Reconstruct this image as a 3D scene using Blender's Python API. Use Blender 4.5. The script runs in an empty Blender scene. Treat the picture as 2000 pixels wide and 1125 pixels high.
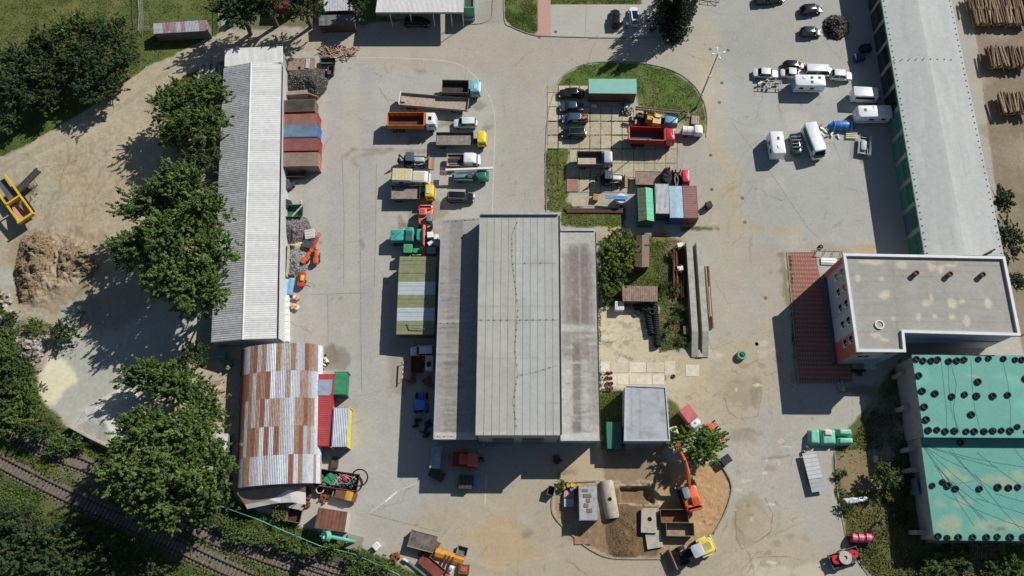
import bpy, math, random
import numpy as np
from math import radians as R, sin, cos, pi
from mathutils import Matrix, Vector
S = bpy.context.scene; C = S.collection
# ---------------- camera, sky, sun, exposure ----------------
TILT, F, H = R(19.1), 1550.0, 125.0
cd = bpy.data.cameras.new('camera'); cam = bpy.data.objects.new('camera', cd); C.objects.link(cam)
cam.location = (0, 0, H); cam.rotation_euler = (TILT, 0, 0)
cd.sensor_width = 36; cd.lens = 36 * F / 2000; cd.clip_end = 3000; S.camera = cam
SX, SY = 1.017, .87                    # ground shift of a shadow per metre of height (towards -x, -y)
EL = math.atan(1 / math.hypot(SX, SY)); AZ = math.atan2(SX, SY)
w = bpy.data.worlds.new('World'); S.world = w; w.use_nodes = True
nt = w.node_tree; bg = nt.nodes['Background']; sk = nt.nodes.new('ShaderNodeTexSky'); sk.sky_type = 'NISHITA'
sk.sun_disc = False; sk.sun_elevation = EL; sk.sun_rotation = AZ; sk.air_density = 1.0; sk.dust_density = .4
nt.links.new(sk.outputs[0], bg.inputs[0]); bg.inputs[1].default_value = .055
sl = bpy.data.lights.new('sun', 'SUN'); sl.energy = 4.9; sl.angle = R(.5); sl.color = (1, .965, .90)
so = bpy.data.objects.new('sun', sl); C.objects.link(so); so.rotation_euler = (pi / 2 - EL, 0, pi - AZ)
S.view_settings.view_transform = 'Standard'; S.view_settings.look = 'None'; S.view_settings.exposure = .12
S.view_settings.gamma = 1; S.view_settings.use_curve_mapping = False
S.render.engine = 'CYCLES'
ORD = 'first second third fourth fifth sixth seventh eighth ninth tenth eleventh twelfth thirteenth fourteenth fifteenth sixteenth seventeenth eighteenth nineteenth twentieth'.split()
random.seed(7); rng = np.random.default_rng(7); rnd = random.uniform

# ---------------- mapping between the plan and a survey pixel ----------------
def W(px, py, z=0.):
    v = (562.5 - py) / F; u = (px - 1000) / F; d = cos(TILT) - v * sin(TILT); t = (H - z) / d
    return (u * t, (sin(TILT) + v * cos(TILT)) * t)
def sc(py, z=0.):                      # pixels per metre across at a row
    return F * (cos(TILT) - (562.5 - py) / F * sin(TILT)) / (H - z)
def scy(py, z=0.):
    d = cos(TILT) - (562.5 - py) / F * sin(TILT); return F * d * d / (H - z)
def proj(X, Y, Z):
    D = H - Z; dep = D * cos(TILT) + Y * sin(TILT)
    return 1000 + F * X / dep, 562.5 - F * (Y * cos(TILT) - D * sin(TILT)) / dep
def lin(c):
    return tuple((x / 255 / 12.92) if x / 255 <= .04045 else ((x / 255 + .055) / 1.055) ** 2.4 for x in c[:3])

# ---------------- noise ----------------
TAB = rng.random((256, 256))
def vn(x, y, s=0):
    x = x + s * 37.7; y = y + s * 91.3
    xi = np.floor(x).astype(np.int64); yi = np.floor(y).astype(np.int64); fx = x - xi; fy = y - yi
    fx = fx * fx * (3 - 2 * fx); fy = fy * fy * (3 - 2 * fy)
    a = TAB[xi & 255, yi & 255]; b = TAB[(xi + 1) & 255, yi & 255]; c = TAB[xi & 255, (yi + 1) & 255]; d = TAB[(xi + 1) & 255, (yi + 1) & 255]
    return (a * (1 - fx) + b * fx) * (1 - fy) + (c * (1 - fx) + d * fx) * fy
def fbm(x, y, o=4, s=0):
    r = 0; a = .5; t = 0
    for k in range(o): r = r + a * vn(x * 2 ** k, y * 2 ** k, s + k * 3); t += a; a *= .55
    return r / t * 2 - 1

# ---------------- materials ----------------
MC = {}
def N(nt, t, **k):
    n = nt.nodes.new(t)
    for a, b in k.items(): setattr(n, a, b)
    return n
def pm(name, col, rough=.7, metal=0., var=.18, scale=1.2, bump=.15, coat=0., dirt=.0, dcol=(120, 100, 78), spec=.4, bs=18., st=None):
    if name in MC: return MC[name]
    m = bpy.data.materials.new(name); m.use_nodes = True; t = m.node_tree; L = t.links; b = t.nodes['Principled BSDF']; MC[name] = m
    g = N(t, 'ShaderNodeNewGeometry'); n1 = N(t, 'ShaderNodeTexNoise'); n1.inputs['Scale'].default_value = scale; n1.inputs['Detail'].default_value = 5
    L.new(g.outputs['Position'], n1.inputs['Vector'])
    r = N(t, 'ShaderNodeMapRange'); r.inputs[1].default_value = .3; r.inputs[2].default_value = .7; r.inputs[3].default_value = 1 - var; r.inputs[4].default_value = 1 + var * .6
    L.new(n1.outputs[0], r.inputs[0]); mx = N(t, 'ShaderNodeMix', data_type='RGBA', blend_type='MULTIPLY'); mx.inputs[0].default_value = 1
    mx.inputs[6].default_value = (*lin(col), 1); L.new(r.outputs[0], mx.inputs[7]); out = mx.outputs[2]
    if dirt > 0:
        n2 = N(t, 'ShaderNodeTexNoise'); n2.inputs['Scale'].default_value = scale * 1.7; n2.inputs['Detail'].default_value = 7; n2.inputs['Roughness'].default_value = .65
        mp = N(t, 'ShaderNodeMapping'); mp.inputs['Scale'].default_value = st or (1, 1, 1); L.new(g.outputs['Position'], mp.inputs[0]); L.new(mp.outputs[0], n2.inputs['Vector']); r2 = N(t, 'ShaderNodeMapRange'); r2.inputs[1].default_value = .62 - dirt * .3; r2.inputs[2].default_value = .72 - dirt * .15
        r2.inputs[4].default_value = min(1, .4 + dirt); L.new(n2.outputs[0], r2.inputs[0]); m2 = N(t, 'ShaderNodeMix', data_type='RGBA'); L.new(r2.outputs[0], m2.inputs[0])
        L.new(out, m2.inputs[6]); m2.inputs[7].default_value = (*lin(dcol), 1); out = m2.outputs[2]
    L.new(out, b.inputs['Base Color']); b.inputs['Roughness'].default_value = rough; b.inputs['Metallic'].default_value = metal
    b.inputs['Specular IOR Level'].default_value = spec
    if coat: b.inputs['Coat Weight'].default_value = coat; b.inputs['Coat Roughness'].default_value = .08
    if bump:
        n3 = N(t, 'ShaderNodeTexNoise'); n3.inputs['Scale'].default_value = bs; n3.inputs['Detail'].default_value = 4; L.new(g.outputs['Position'], n3.inputs['Vector'])
        bp = N(t, 'ShaderNodeBump'); bp.inputs['Strength'].default_value = bump; bp.inputs['Distance'].default_value = .05; L.new(n3.outputs[0], bp.inputs['Height']); L.new(bp.outputs[0], b.inputs['Normal'])
    return m
def am(name, rough=.9, s1=3., s2=22., v1=.14, v2=.2, bump=.35, spec=.2, sheen=0):   # colour from the painted attribute plus fine grain
    if name in MC: return MC[name]
    m = bpy.data.materials.new(name); m.use_nodes = True; t = m.node_tree; L = t.links; b = t.nodes['Principled BSDF']; MC[name] = m
    a = N(t, 'ShaderNodeAttribute', attribute_name='Col'); g = N(t, 'ShaderNodeNewGeometry'); out = a.outputs['Color']; hs = []
    for s, v in ((s1, v1), (s2, v2)):
        n = N(t, 'ShaderNodeTexNoise'); n.inputs['Scale'].default_value = s; n.inputs['Detail'].default_value = 5; n.inputs['Roughness'].default_value = .6
        L.new(g.outputs['Position'], n.inputs['Vector']); r = N(t, 'ShaderNodeMapRange'); r.inputs[1].default_value = .3; r.inputs[2].default_value = .7
        r.inputs[3].default_value = 1 - v; r.inputs[4].default_value = 1 + v; L.new(n.outputs[0], r.inputs[0])
        mx = N(t, 'ShaderNodeMix', data_type='RGBA', blend_type='MULTIPLY'); mx.inputs[0].default_value = 1; L.new(out, mx.inputs[6]); L.new(r.outputs[0], mx.inputs[7]); out = mx.outputs[2]; hs.append(n)
    L.new(out, b.inputs['Base Color']); b.inputs['Roughness'].default_value = rough; b.inputs['Specular IOR Level'].default_value = spec
    bp = N(t, 'ShaderNodeBump'); bp.inputs['Strength'].default_value = bump; bp.inputs['Distance'].default_value = .06; L.new(hs[1].outputs[0], bp.inputs['Height']); L.new(bp.outputs[0], b.inputs['Normal'])
    return m
def paint(name, col, **k):             # vehicle paint
    k.setdefault('rough', .35 if sum(col) > 260 else .2); k.setdefault('coat', .3); k.setdefault('var', .08); k.setdefault('bump', .03); k.setdefault('dirt', .12 if sum(col) > 260 else .0); k.setdefault('spec', .5)
    return pm(name, col, **k)
GL = lambda: pm('dark_glass', (22, 28, 36), rough=.06, var=.05, bump=0, spec=.8)
RUB = lambda: pm('rubber', (30, 31, 34), rough=.85, var=.25, bump=.2, dirt=.1, dcol=(95, 85, 72))
STL = lambda: pm('grey_steel', (120, 122, 122), rough=.5, metal=.3, dirt=.2, dcol=(90, 62, 45))
DRK = lambda: pm('dark_steel', (38, 38, 40), rough=.6, metal=.2, dirt=.15, dcol=(80, 60, 48))
RST = lambda: pm('rusty_steel', (118, 74, 56), rough=.9, var=.4, scale=2.5, bump=.3, dirt=.25, dcol=(70, 48, 40))
WHT = lambda: pm('white_paint', (222, 222, 218), rough=.4, coat=.2, var=.06, bump=.03, dirt=.08, dcol=(150, 145, 135))
CON = lambda: pm('old_concrete', (172, 165, 148), rough=.95, var=.22, scale=1.5, bump=.3, dirt=.2, dcol=(120, 112, 98))
WOD = lambda: pm('grey_wood', (140, 124, 108), rough=.9, var=.35, scale=4, bump=.3)

# ---------------- mesh helpers ----------------
class MB:
    def __init__(s): s.v = []; s.f = []; s.M = None
    def add(s, vs, fs):
        n = len(s.v)
        if s.M is not None: vs = [tuple(s.M @ Vector(p)) for p in vs]
        s.v += [tuple(p) for p in vs]; s.f += [tuple(i + n for i in f) for f in fs]; return s
    def at(s, x=0, y=0, z=0, rz=0, ry=0, rx=0):
        s.M = Matrix.Translation((x, y, z)) @ Matrix.Rotation(R(rz), 4, 'Z') @ Matrix.Rotation(R(ry), 4, 'Y') @ Matrix.Rotation(R(rx), 4, 'X'); return s
    def box(s, x0, x1, y0, y1, z0, z1):
        return s.add([(x, y, z) for z in (z0, z1) for y in (y0, y1) for x in (x0, x1)],
                     [(0, 2, 3, 1), (4, 5, 7, 6), (0, 1, 5, 4), (2, 6, 7, 3), (0, 4, 6, 2), (1, 3, 7, 5)])
    def loft(s, loops, cap=True):
        n = len(loops[0]); vs = [p for l in loops for p in l]; fs = []
        for k in range(len(loops) - 1):
            for i in range(n): j = (i + 1) % n; fs.append((k * n + i, k * n + j, (k + 1) * n + j, (k + 1) * n + i))
        if cap: fs.append(tuple(range(n - 1, -1, -1))); fs.append(tuple((len(loops) - 1) * n + i for i in range(n)))
        return s.add(vs, fs)
    def rbox(s, x0, x1, y0, y1, z0, z1, r=.1, t=.06, sx=0, seg=3):   # rounded footprint, chamfered top; sx slopes the front
        def ring(i, z, fx=0):
            a0, a1, b0, b1 = x0 + i, x1 - i - fx, y0 + i, y1 - i; q = max(.005, r - i * .3); o = []
            for cx, cy, st in ((a1 - q, b1 - q, 0), (a0 + q, b1 - q, 90), (a0 + q, b0 + q, 180), (a1 - q, b0 + q, 270)):
                for k in range(seg + 1): a = R(st + 90 * k / seg); o.append((cx + q * cos(a), cy + q * sin(a), z))
            return o
        return s.loft([ring(0, z0), ring(0, z0 + (z1 - z0) * .45, sx * .1), ring(0, z1 - t, sx), ring(t * .35, z1 - t * .3, sx), ring(t, z1, sx)])
    def cyl(s, p0, p1, r0, r1=None, n=10, cap=True):
        r1 = r0 if r1 is None else r1; a = Vector(p0); b = Vector(p1); d = (b - a).normalized(); u = d.orthogonal().normalized(); v = d.cross(u)
        return s.loft([[tuple(c + (u * cos(2 * pi * i / n) + v * sin(2 * pi * i / n)) * q) for i in range(n)] for c, q in ((a, r0), (b, r1))], cap)
    def pipe(s, pts, r, n=6):
        for a, b in zip(pts, pts[1:]): s.cyl(a, b, r, n=n)
        return s
    def ring(s, prof, n=16):             # closed profile (r,z) swept round z
        m = len(prof); vs = [(p[0] * cos(2 * pi * i / n), p[0] * sin(2 * pi * i / n), p[1]) for i in range(n) for p in prof]
        return s.add(vs, [(i * m + k, ((i + 1) % n) * m + k, ((i + 1) % n) * m + (k + 1) % m, i * m + (k + 1) % m) for i in range(n) for k in range(m)])
    def lathe(s, prof, n=14):
        return s.loft([[(p[0] * cos(2 * pi * i / n), p[0] * sin(2 * pi * i / n), p[1]) for i in range(n)] for p in prof])
    def sheet(s, a, b, c, d, n, amp):    # corrugated: ridges run a->d, waves counted a->b; with an underside
        a, b, c, d = map(Vector, (a, b, c, d)); nn = (b - a).cross(d - a).normalized()
        if nn.z < 0: nn = -nn
        vs = []; fs = []; k = 2 * n
        for i in range(k + 1):
            t = i / k; o = nn * (amp if i % 2 else 0); vs += [a.lerp(b, t) + o, d.lerp(c, t) + o]
        for i in range(k): fs.append((2 * i, 2 * i + 2, 2 * i + 3, 2 * i + 1))
        return s.add(vs, fs)
    def prism(s, poly, z0, z1):
        n = len(poly); return s.add([(x, y, z0) for x, y in poly] + [(x, y, z1) for x, y in poly],
            [tuple(range(n - 1, -1, -1)), tuple(range(n, 2 * n))] + [(i, (i + 1) % n, n + (i + 1) % n, n + i) for i in range(n)])
def mesh(name, mb, mat, smooth=False):
    me = bpy.data.meshes.new(name); me.from_pydata(mb.v, [], mb.f); me.materials.append(mat)
    if smooth:
        me.polygons.foreach_set('use_smooth', [True] * len(me.polygons))
        try: me.set_sharp_from_angle(angle=R(38))
        except Exception: pass
    me.update(); return me
def tag(o, label=None, cat=None, group=None, kind=None):
    if label: o['label'] = label
    if cat: o['category'] = cat
    if group: o['group'] = group
    if kind: o['kind'] = kind
    return o
def obj(name, mb, mat, parent=None, smooth=False, label=None, loc=None, rz=0):
    me = mb if isinstance(mb, bpy.types.Mesh) else mesh(name, mb, mat, smooth)
    o = bpy.data.objects.new(name, me); C.objects.link(o)
    if parent: o.parent = parent
    if loc: o.location = loc
    if rz: o.rotation_euler.z = R(rz)
    if label: o['label'] = label
    return o
def wobj(name, mb, mat, parent, **k):   # mesh given in world coordinates under an unrotated parent
    l = parent.location
    if parent.parent: l = l + parent.parent.location
    mb.v = [(x - l.x, y - l.y, z - l.z) for x, y, z in mb.v]; return obj(name, mb, mat, parent, **k)
def T(name, label, cat, px, py, z=0., rot=0., group=None, base=0.):   # an Empty at the thing's base; (px,py) is where its point at height z is surveyed
    o = bpy.data.objects.new(name, None); C.objects.link(o); x, y = W(px, py, z); o.location = (x, y, base); o.rotation_euler.z = R(rot); o.empty_display_size = .3
    return tag(o, label, cat, group)
def npmesh(name, V, Fq, mats, mi=None, col=None, smooth=False):
    me = bpy.data.meshes.new(name); V = np.asarray(V, np.float32); Fq = np.asarray(Fq, np.int32); k = Fq.shape[1]; n = len(Fq)
    me.vertices.add(len(V)); me.vertices.foreach_set('co', V.ravel()); me.loops.add(n * k); me.loops.foreach_set('vertex_index', Fq.ravel())
    me.polygons.add(n); me.polygons.foreach_set('loop_start', np.arange(0, n * k, k, dtype=np.int32)); me.polygons.foreach_set('loop_total', np.full(n, k, np.int32))
    for m in (mats if isinstance(mats, list) else [mats]): me.materials.append(m)
    if mi is not None: me.polygons.foreach_set('material_index', np.asarray(mi, np.int32))
    if smooth: me.polygons.foreach_set('use_smooth', np.ones(n, bool))
    else: me.polygons.foreach_set('use_smooth', np.zeros(n, bool))
    me.update(calc_edges=True)
    if col is not None:
        a = me.color_attributes.new('Col', 'FLOAT_COLOR', 'POINT'); a.data.foreach_set('color', np.concatenate([col, np.ones((len(col), 1))], 1).astype(np.float32).ravel())
    return me

class Paint:                             # albedo survey painting on the vertices of a surface
    def __init__(s, V, base):
        s.X, s.Y = V[:, 0], V[:, 1]; s.px, s.py = proj(V[:, 0], V[:, 1], V[:, 2]); s.C = np.tile(np.array(lin(base)), (len(V), 1)); s.R = np.zeros(len(V), int)
        s.wx = fbm(s.X * .35, s.Y * .35, 4, 11); s.wy = fbm(s.X * .35, s.Y * .35, 4, 23); s.n = fbm(s.X * .9, s.Y * .9, 4, 5)
    def _put(s, idx, a, col, reg):
        c = np.array(lin(col)); a = a[:, None]; s.C[idx] = s.C[idx] * (1 - a) + c * a
        if reg is not None: s.R[idx[a[:, 0] > .5]] = reg
    def _alpha(s, d, soft, a, rough, idx):
        d = d + s.n[idx] * rough; return np.clip(.5 - d / max(soft, .01), 0, 1) * a
    def poly(s, pts, col, a=1., soft=3., warp=4., rough=2., reg=None):
        P = np.array(pts, float); m = soft + warp + rough + 4
        idx = np.nonzero((s.px > P[:, 0].min() - m) & (s.px < P[:, 0].max() + m) & (s.py > P[:, 1].min() - m) & (s.py < P[:, 1].max() + m))[0]
        if not len(idx): return
        x = s.px[idx] + s.wx[idx] * warp; y = s.py[idx] + s.wy[idx] * warp; D = np.full(len(idx), 1e9); I = np.zeros(len(idx), bool)
        for (x0, y0), (x1, y1) in zip(P, np.roll(P, -1, 0)):
            dx, dy = x1 - x0, y1 - y0; t = np.clip(((x - x0) * dx + (y - y0) * dy) / (dx * dx + dy * dy + 1e-9), 0, 1)
            D = np.minimum(D, np.hypot(x - x0 - t * dx, y - y0 - t * dy))
            if dy != 0: I ^= ((y0 > y) != (y1 > y)) & (x < (x1 - x0) * (y - y0) / dy + x0)
        s._put(idx, s._alpha(np.where(I, -D, D), soft, a, rough, idx), col, reg)
    def stroke(s, pts, wd, col, a=1., soft=3., warp=2., rough=2., reg=None):
        P = np.array(pts, float); m = wd + soft + warp + rough + 4
        idx = np.nonzero((s.px > P[:, 0].min() - m) & (s.px < P[:, 0].max() + m) & (s.py > P[:, 1].min() - m) & (s.py < P[:, 1].max() + m))[0]
        if not len(idx): return
        x = s.px[idx] + s.wx[idx] * warp; y = s.py[idx] + s.wy[idx] * warp; D = np.full(len(idx), 1e9)
        for (x0, y0), (x1, y1) in zip(P, P[1:]):
            dx, dy = x1 - x0, y1 - y0; t = np.clip(((x - x0) * dx + (y - y0) * dy) / (dx * dx + dy * dy + 1e-9), 0, 1); D = np.minimum(D, np.hypot(x - x0 - t * dx, y - y0 - t * dy))
        s._put(idx, s._alpha(D - wd / 2, soft, a, rough, idx), col, reg)
    def blob(s, cx, cy, rx, ry, col, a=1., soft=6., warp=6., rough=4., reg=None):
        k = [(cx + rx * cos(t * pi / 8), cy + ry * sin(t * pi / 8)) for t in range(16)]; s.poly(k, col, a, soft, warp, rough, reg)
    def mul(s, f): s.C *= np.clip(f, .2, 2)[:, None]

def leaves(cen, nor, size, elong=1.4):   # a four-cornered leaf spray at each centre
    n = len(cen); nor = nor / np.linalg.norm(nor, axis=1)[:, None]; r = rng.normal(size=(n, 3)); a = np.cross(nor, r); a /= np.linalg.norm(a, axis=1)[:, None] + 1e-9; b = np.cross(nor, a)
    s = size[:, None]; V = np.stack([cen - a * s * elong * .5, cen - b * s * .5 + nor * s * .12, cen + a * s * elong * .5, cen + b * s * .5 + nor * s * .1], 1).reshape(-1, 3)
    return V, np.arange(n * 4).reshape(-1, 4)
def leafmat(name='leaf'):
    if name in MC: return MC[name]
    m = bpy.data.materials.new(name); m.use_nodes = True; t = m.node_tree; b = t.nodes['Principled BSDF']; MC[name] = m
    a = N(t, 'ShaderNodeAttribute', attribute_name='Col'); t.links.new(a.outputs['Color'], b.inputs['Base Color']); b.inputs['Roughness'].default_value = .65; b.inputs['Specular IOR Level'].default_value = .25
    tr = N(t, 'ShaderNodeBsdfTranslucent'); t.links.new(a.outputs['Color'], tr.inputs[0]); mx = N(t, 'ShaderNodeMixShader'); mx.inputs[0].default_value = .34
    t.links.new(b.outputs[0], mx.inputs[1]); t.links.new(tr.outputs[0], mx.inputs[2]); t.links.new(mx.outputs[0], t.nodes['Material Output'].inputs[0]); return m
def crown_mesh(rx, ry, rz, n, cols, size=.36, clumps=40, cone=False, gap=.0):
    u = rng.normal(size=(clumps, 3)); u /= np.linalg.norm(u, axis=1)[:, None]; u[:, 2] = np.abs(u[:, 2]) * .95 - .15; clumps = int(clumps * 1.9); u = rng.normal(size=(clumps, 3)); u /= np.linalg.norm(u, axis=1)[:, None]; u[:, 2] = np.abs(u[:, 2]) * .9 - .12
    rad = rng.uniform(.1, .88, clumps) ** .7; c = u * rad[:, None]; cr = rng.uniform(.13, .30, clumps)
    if cone: zz = rng.uniform(-.9, .95, clumps); q = (1 - (zz + 1) / 2) * .8; th = rng.uniform(0, 2 * pi, clumps); c = np.stack([np.cos(th) * q, np.sin(th) * q, zz], 1); cr = .1 + .2 * q
    n = int(n * (1.75 if n > 4000 else 1.2)); size *= .6; M = int(clumps * 5); ci = rng.integers(0, clumps, M); o_ = c[ci] + rng.normal(size=(M, 3)) * (cr[ci] * .55)[:, None]; q_ = o_ / (np.linalg.norm(o_, axis=1)[:, None] + 1e-6); dv = q_ * .8 + rng.normal(size=(M, 3)) * .5 + (0, 0, .25); dv *= (rng.uniform(.08, .3, M) * (.6 if cone else 1) / np.linalg.norm(dv, axis=1))[:, None]
    k = rng.integers(0, M, n); d = rng.normal(size=(n, 3)); d /= np.linalg.norm(d, axis=1)[:, None]; u1 = rng.random(n)[:, None]; p = o_[k] + dv[k] * u1 + d * (rng.uniform(.2, 1, n)[:, None] * (.085 * (1.15 - u1)))
    p = p * (rx, ry, rz); nor = d * .8 + rng.normal(size=(n, 3)) * .5 + (0, 0, .75)
    V, Fq = leaves(p, nor, size * rng.uniform(.6, 1.25, n)); cl = np.array([lin(x) for x in cols]); kk = rng.integers(0, len(cl), M)[k]
    cl2 = cl[kk] * rng.uniform(.7, 1.3, n)[:, None]; return npmesh('crown', V, Fq, leafmat(), col=np.repeat(cl2, 4, 0))
GRN = [(100, 126, 62), (88, 114, 56), (114, 136, 68), (78, 104, 54), (124, 140, 82), (96, 112, 60)]
DGR = [(66, 90, 58), (72, 96, 56), (58, 82, 58), (84, 102, 60), (98, 104, 58)]
BRK = lambda: pm('bark', (96, 82, 66), rough=.95, var=.3, bump=.4)
def tree(name, label, px, py, zc, rx, ry, rz, cols=GRN, n=9000, size=.36, clumps=40, cone=False, group=None, cat='tree'):
    t = T(name, label, cat, px, py, zc, rnd(0, 0), group); m = MB(); h = max(.4, zc + rz * .3); q = .035 * (zc + rz) + .05
    m.cyl((0, 0, 0), (rnd(-.2, .2), rnd(-.2, .2), h), q, q * .35, 8)
    for k in range(11):
        a = k * .9 + rnd(0, .5); z0 = h * rnd(.3, .8); e = rnd(.6, .95); m.cyl((0, 0, z0), (rx * e * cos(a), ry * e * sin(a), zc + rz * rnd(-.1, .75) * (1.2 - e)), q * .35, q * .12, 5)
    obj('trunk', m, BRK(), t); obj('crown', crown_mesh(rx, ry, rz, n, cols, size, clumps, cone), None, t, loc=(0, 0, zc)); return t
# ---------------- the ground ----------------
gx = np.concatenate([np.arange(-118, 118.01, .3)]); gy = np.arange(-24, 124.01, .3); NX, NY = len(gx), len(gy)
XX, YY = np.meshgrid(gx, gy); V = np.stack([XX.ravel(), YY.ravel(), np.zeros(XX.size)], 1)
g = Paint(V, (163, 159, 149))
YARD, GRASS, DIRT, LOG, RAIL, SOIL, SAND, ROAD = range(8)
# yard shades
g.poly([(560, 100), (960, 100), (970, 420), (860, 430), (850, 1000), (620, 1000), (640, 700), (560, 600)], (166, 164, 157), .8, 30, 15, 10)
g.poly([(1395, -100), (1700, -100), (1760, 300), (1790, 500), (1540, 490), (1400, 440), (1380, 250)], (160, 160, 155), .9, 25, 12, 10)
g.poly([(930, 100), (1110, 120), (1070, 420), (970, 420)], (165, 161, 151), .8, 20, 12, 8)
g.stroke([(400, 90), (560, 80), (800, 115), (1000, 90), (1100, 100), (1300, 100), (1400, 150), (1410, 420), (1430, 700), (1460, 900)], 44, (172, 164, 146), .5, 40, 20, 20)
g.stroke([(700, 125), (900, 120), (1010, 140), (1080, 200), (1050, 420)], 14, (168, 154, 130), .35, 20, 14, 16)
g.stroke([(1385, 60), (1380, 250), (1430, 330), (1440, 450)], 30, (178, 162, 132), .55, 30, 16, 16)
g.stroke([(1290, 790), (1430, 740), (1560, 690), (1530, 500)], 70, (168, 156, 134), .4, 60, 20, 20)
g.poly([(830, 980), (1080, 900), (1500, 1000), (1640, 1090), (1500, 1180), (700, 1180), (780, 1060)], (166, 152, 126), .6, 60, 20, 25)
g.poly([(900, 1040), (1000, 1000), (1060, 1090), (960, 1120)], (176, 152, 114), .6, 30, 16, 16)
g.poly([(1060, 880), (1180, 870), (1200, 960), (1080, 960)], (172, 152, 122), .7, 20, 12, 10)
for k, (x0, x1) in enumerate(((560, 606), (606, 640), (640, 670), (670, 703), (703, 735), (735, 772))): g.poly([(x0, 120), (x1, 120), (x1 - 4, 700), (x0 - 4, 700)], [(158, 154, 146), (170, 166, 158), (160, 158, 154), (168, 164, 154), (156, 154, 150), (166, 162, 154)][k], .45, 3, 3, 5)
for k in range(40): x0, y0 = rnd(600, 1640), rnd(60, 1090); w_, h_ = rnd(12, 60), rnd(10, 50); g.poly([(x0, y0), (x0 + w_, y0 + rnd(-4, 4)), (x0 + w_ + rnd(-5, 5), y0 + h_), (x0 + rnd(-5, 5), y0 + h_)], random.choice([(150, 148, 142), (178, 173, 160), (158, 150, 136), (170, 168, 164)]), .35, 3, 4, 6)
# roads
g.poly([(420, 60), (700, 45), (960, 40), (1290, 75), (1390, 60), (1400, 118), (1310, 110), (1190, 108), (1110, 130), (960, 122), (800, 98), (600, 96), (440, 100)], (168, 161, 146), .6, 20, 10, 8, ROAD)
# grass and dirt on the left
LG = (86, 97, 52)
g.poly([(-900, -500), (440, -500), (436, 0), (430, 70), (380, 88), (320, 116), (250, 158), (170, 215), (80, 268), (0, 308), (-900, 520)], (86, 98, 52), 1, 4, 5, 4, GRASS)
g.poly([(-900, -500), (230, -500), (215, 60), (60, 100), (-900, 300)], (96, 103, 57), .6, 60, 20, 20)
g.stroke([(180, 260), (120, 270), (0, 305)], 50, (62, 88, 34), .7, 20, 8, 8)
g.poly([(-900, 520), (0, 308), (80, 268), (170, 215), (250, 158), (320, 116), (380, 88), (430, 66), (640, 56), (640, 100), (440, 112), (430, 680), (450, 700), (450, 950), (225, 895), (130, 850), (70, 740), (60, 640), (0, 590), (-900, 700)], (164, 154, 133), 1, 4, 5, 4, DIRT)
g.stroke([(0, 330), (180, 250), (280, 170), (400, 100)], 26, (172, 163, 142), .6, 14, 6, 6)
g.poly([(70, 330), (260, 290), (300, 330), (250, 420), (190, 500), (90, 440)], (168, 153, 126), .6, 30, 16, 12)
g.poly([(285, 195), (330, 168), (400, 130), (450, 112), (450, 200), (380, 190), (300, 205)], (92, 100, 56), .95, 6, 6, 8, GRASS)
g.poly([(290, 205), (430, 190), (445, 360), (420, 620), (300, 440), (330, 330)], (118, 108, 84), .55, 30, 16, 14)
g.blob(90, 385, 26, 34, (160, 158, 142), .7, 20, 12, 12); g.blob(118, 410, 14, 36, (168, 164, 148), .5, 16, 12, 12); g.blob(40, 372, 34, 12, (88, 98, 52), .7, 10, 8, 8)
g.blob(270, 265, 36, 24, (172, 160, 128), .6, 12, 10, 10)
g.poly([(30, 450), (200, 455), (215, 560), (130, 620), (40, 600), (10, 500)], (148, 132, 108), .8, 14, 8, 8, SOIL)
g.poly([(120, 600), (230, 530), (330, 500), (410, 620), (345, 690), (265, 790), (228, 885), (140, 838), (78, 790), (72, 745), (100, 700)], (168, 168, 158), .92, 10, 8, 6, SAND)
g.poly([(75, 785), (74, 735), (100, 695), (128, 705), (150, 740), (110, 792)], (214, 206, 176), .9, 8, 6, 4)
g.poly([(140, 838), (262, 760), (262, 800), (235, 884)], (190, 188, 178), .9, 10, 6, 4); g.stroke([(145, 836), (180, 812), (215, 822)], 16, (142, 144, 142), .6, 8, 4, 4)
g.poly([(150, 560), (330, 500), (350, 560), (240, 640), (150, 640)], (128, 118, 94), .5, 20, 12, 12)
g.blob(18, 540, 22, 20, (170, 168, 160), .7, 10, 8, 8)
# green under the bushes, railway
g.poly([(-900, 700), (-900, 560), (0, 570), (25, 640), (66, 690), (74, 770), (132, 835), (225, 886), (452, 950), (470, 985), (610, 1035), (700, 1068), (820, 1120), (860, 1250), (-900, 1500)], (72, 84, 40), 1, 5, 6, 6, GRASS)
g.blob(58, 680, 28, 26, (150, 146, 138), .9, 10, 6, 8); g.blob(60, 640, 36, 12, (92, 96, 56), .8, 10, 8, 8)
for pts, wd in (([(-300, 760), (0, 903), (126, 966), (325, 1056), (420, 1101), (560, 1170)], 34), ([(60, 868), (190, 922), (374, 1030), (500, 1083), (620, 1120), (760, 1170)], 34), ([(505, 1062), (600, 1095), (740, 1140)], 26)):
    g.stroke(pts, wd + 14, (104, 100, 84), .75, 14, 6, 8); g.stroke(pts, wd, (108, 98, 86), .95, 8, 3, 5, RAIL)
g.stroke([(470, 1060), (620, 1095), (700, 1110)], 30, (92, 86, 78), .8, 16, 6, 8, RAIL)
g.poly([(100, 880), (200, 905), (200, 960), (120, 930)], (120, 118, 104), .6, 14, 8, 10)
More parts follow.
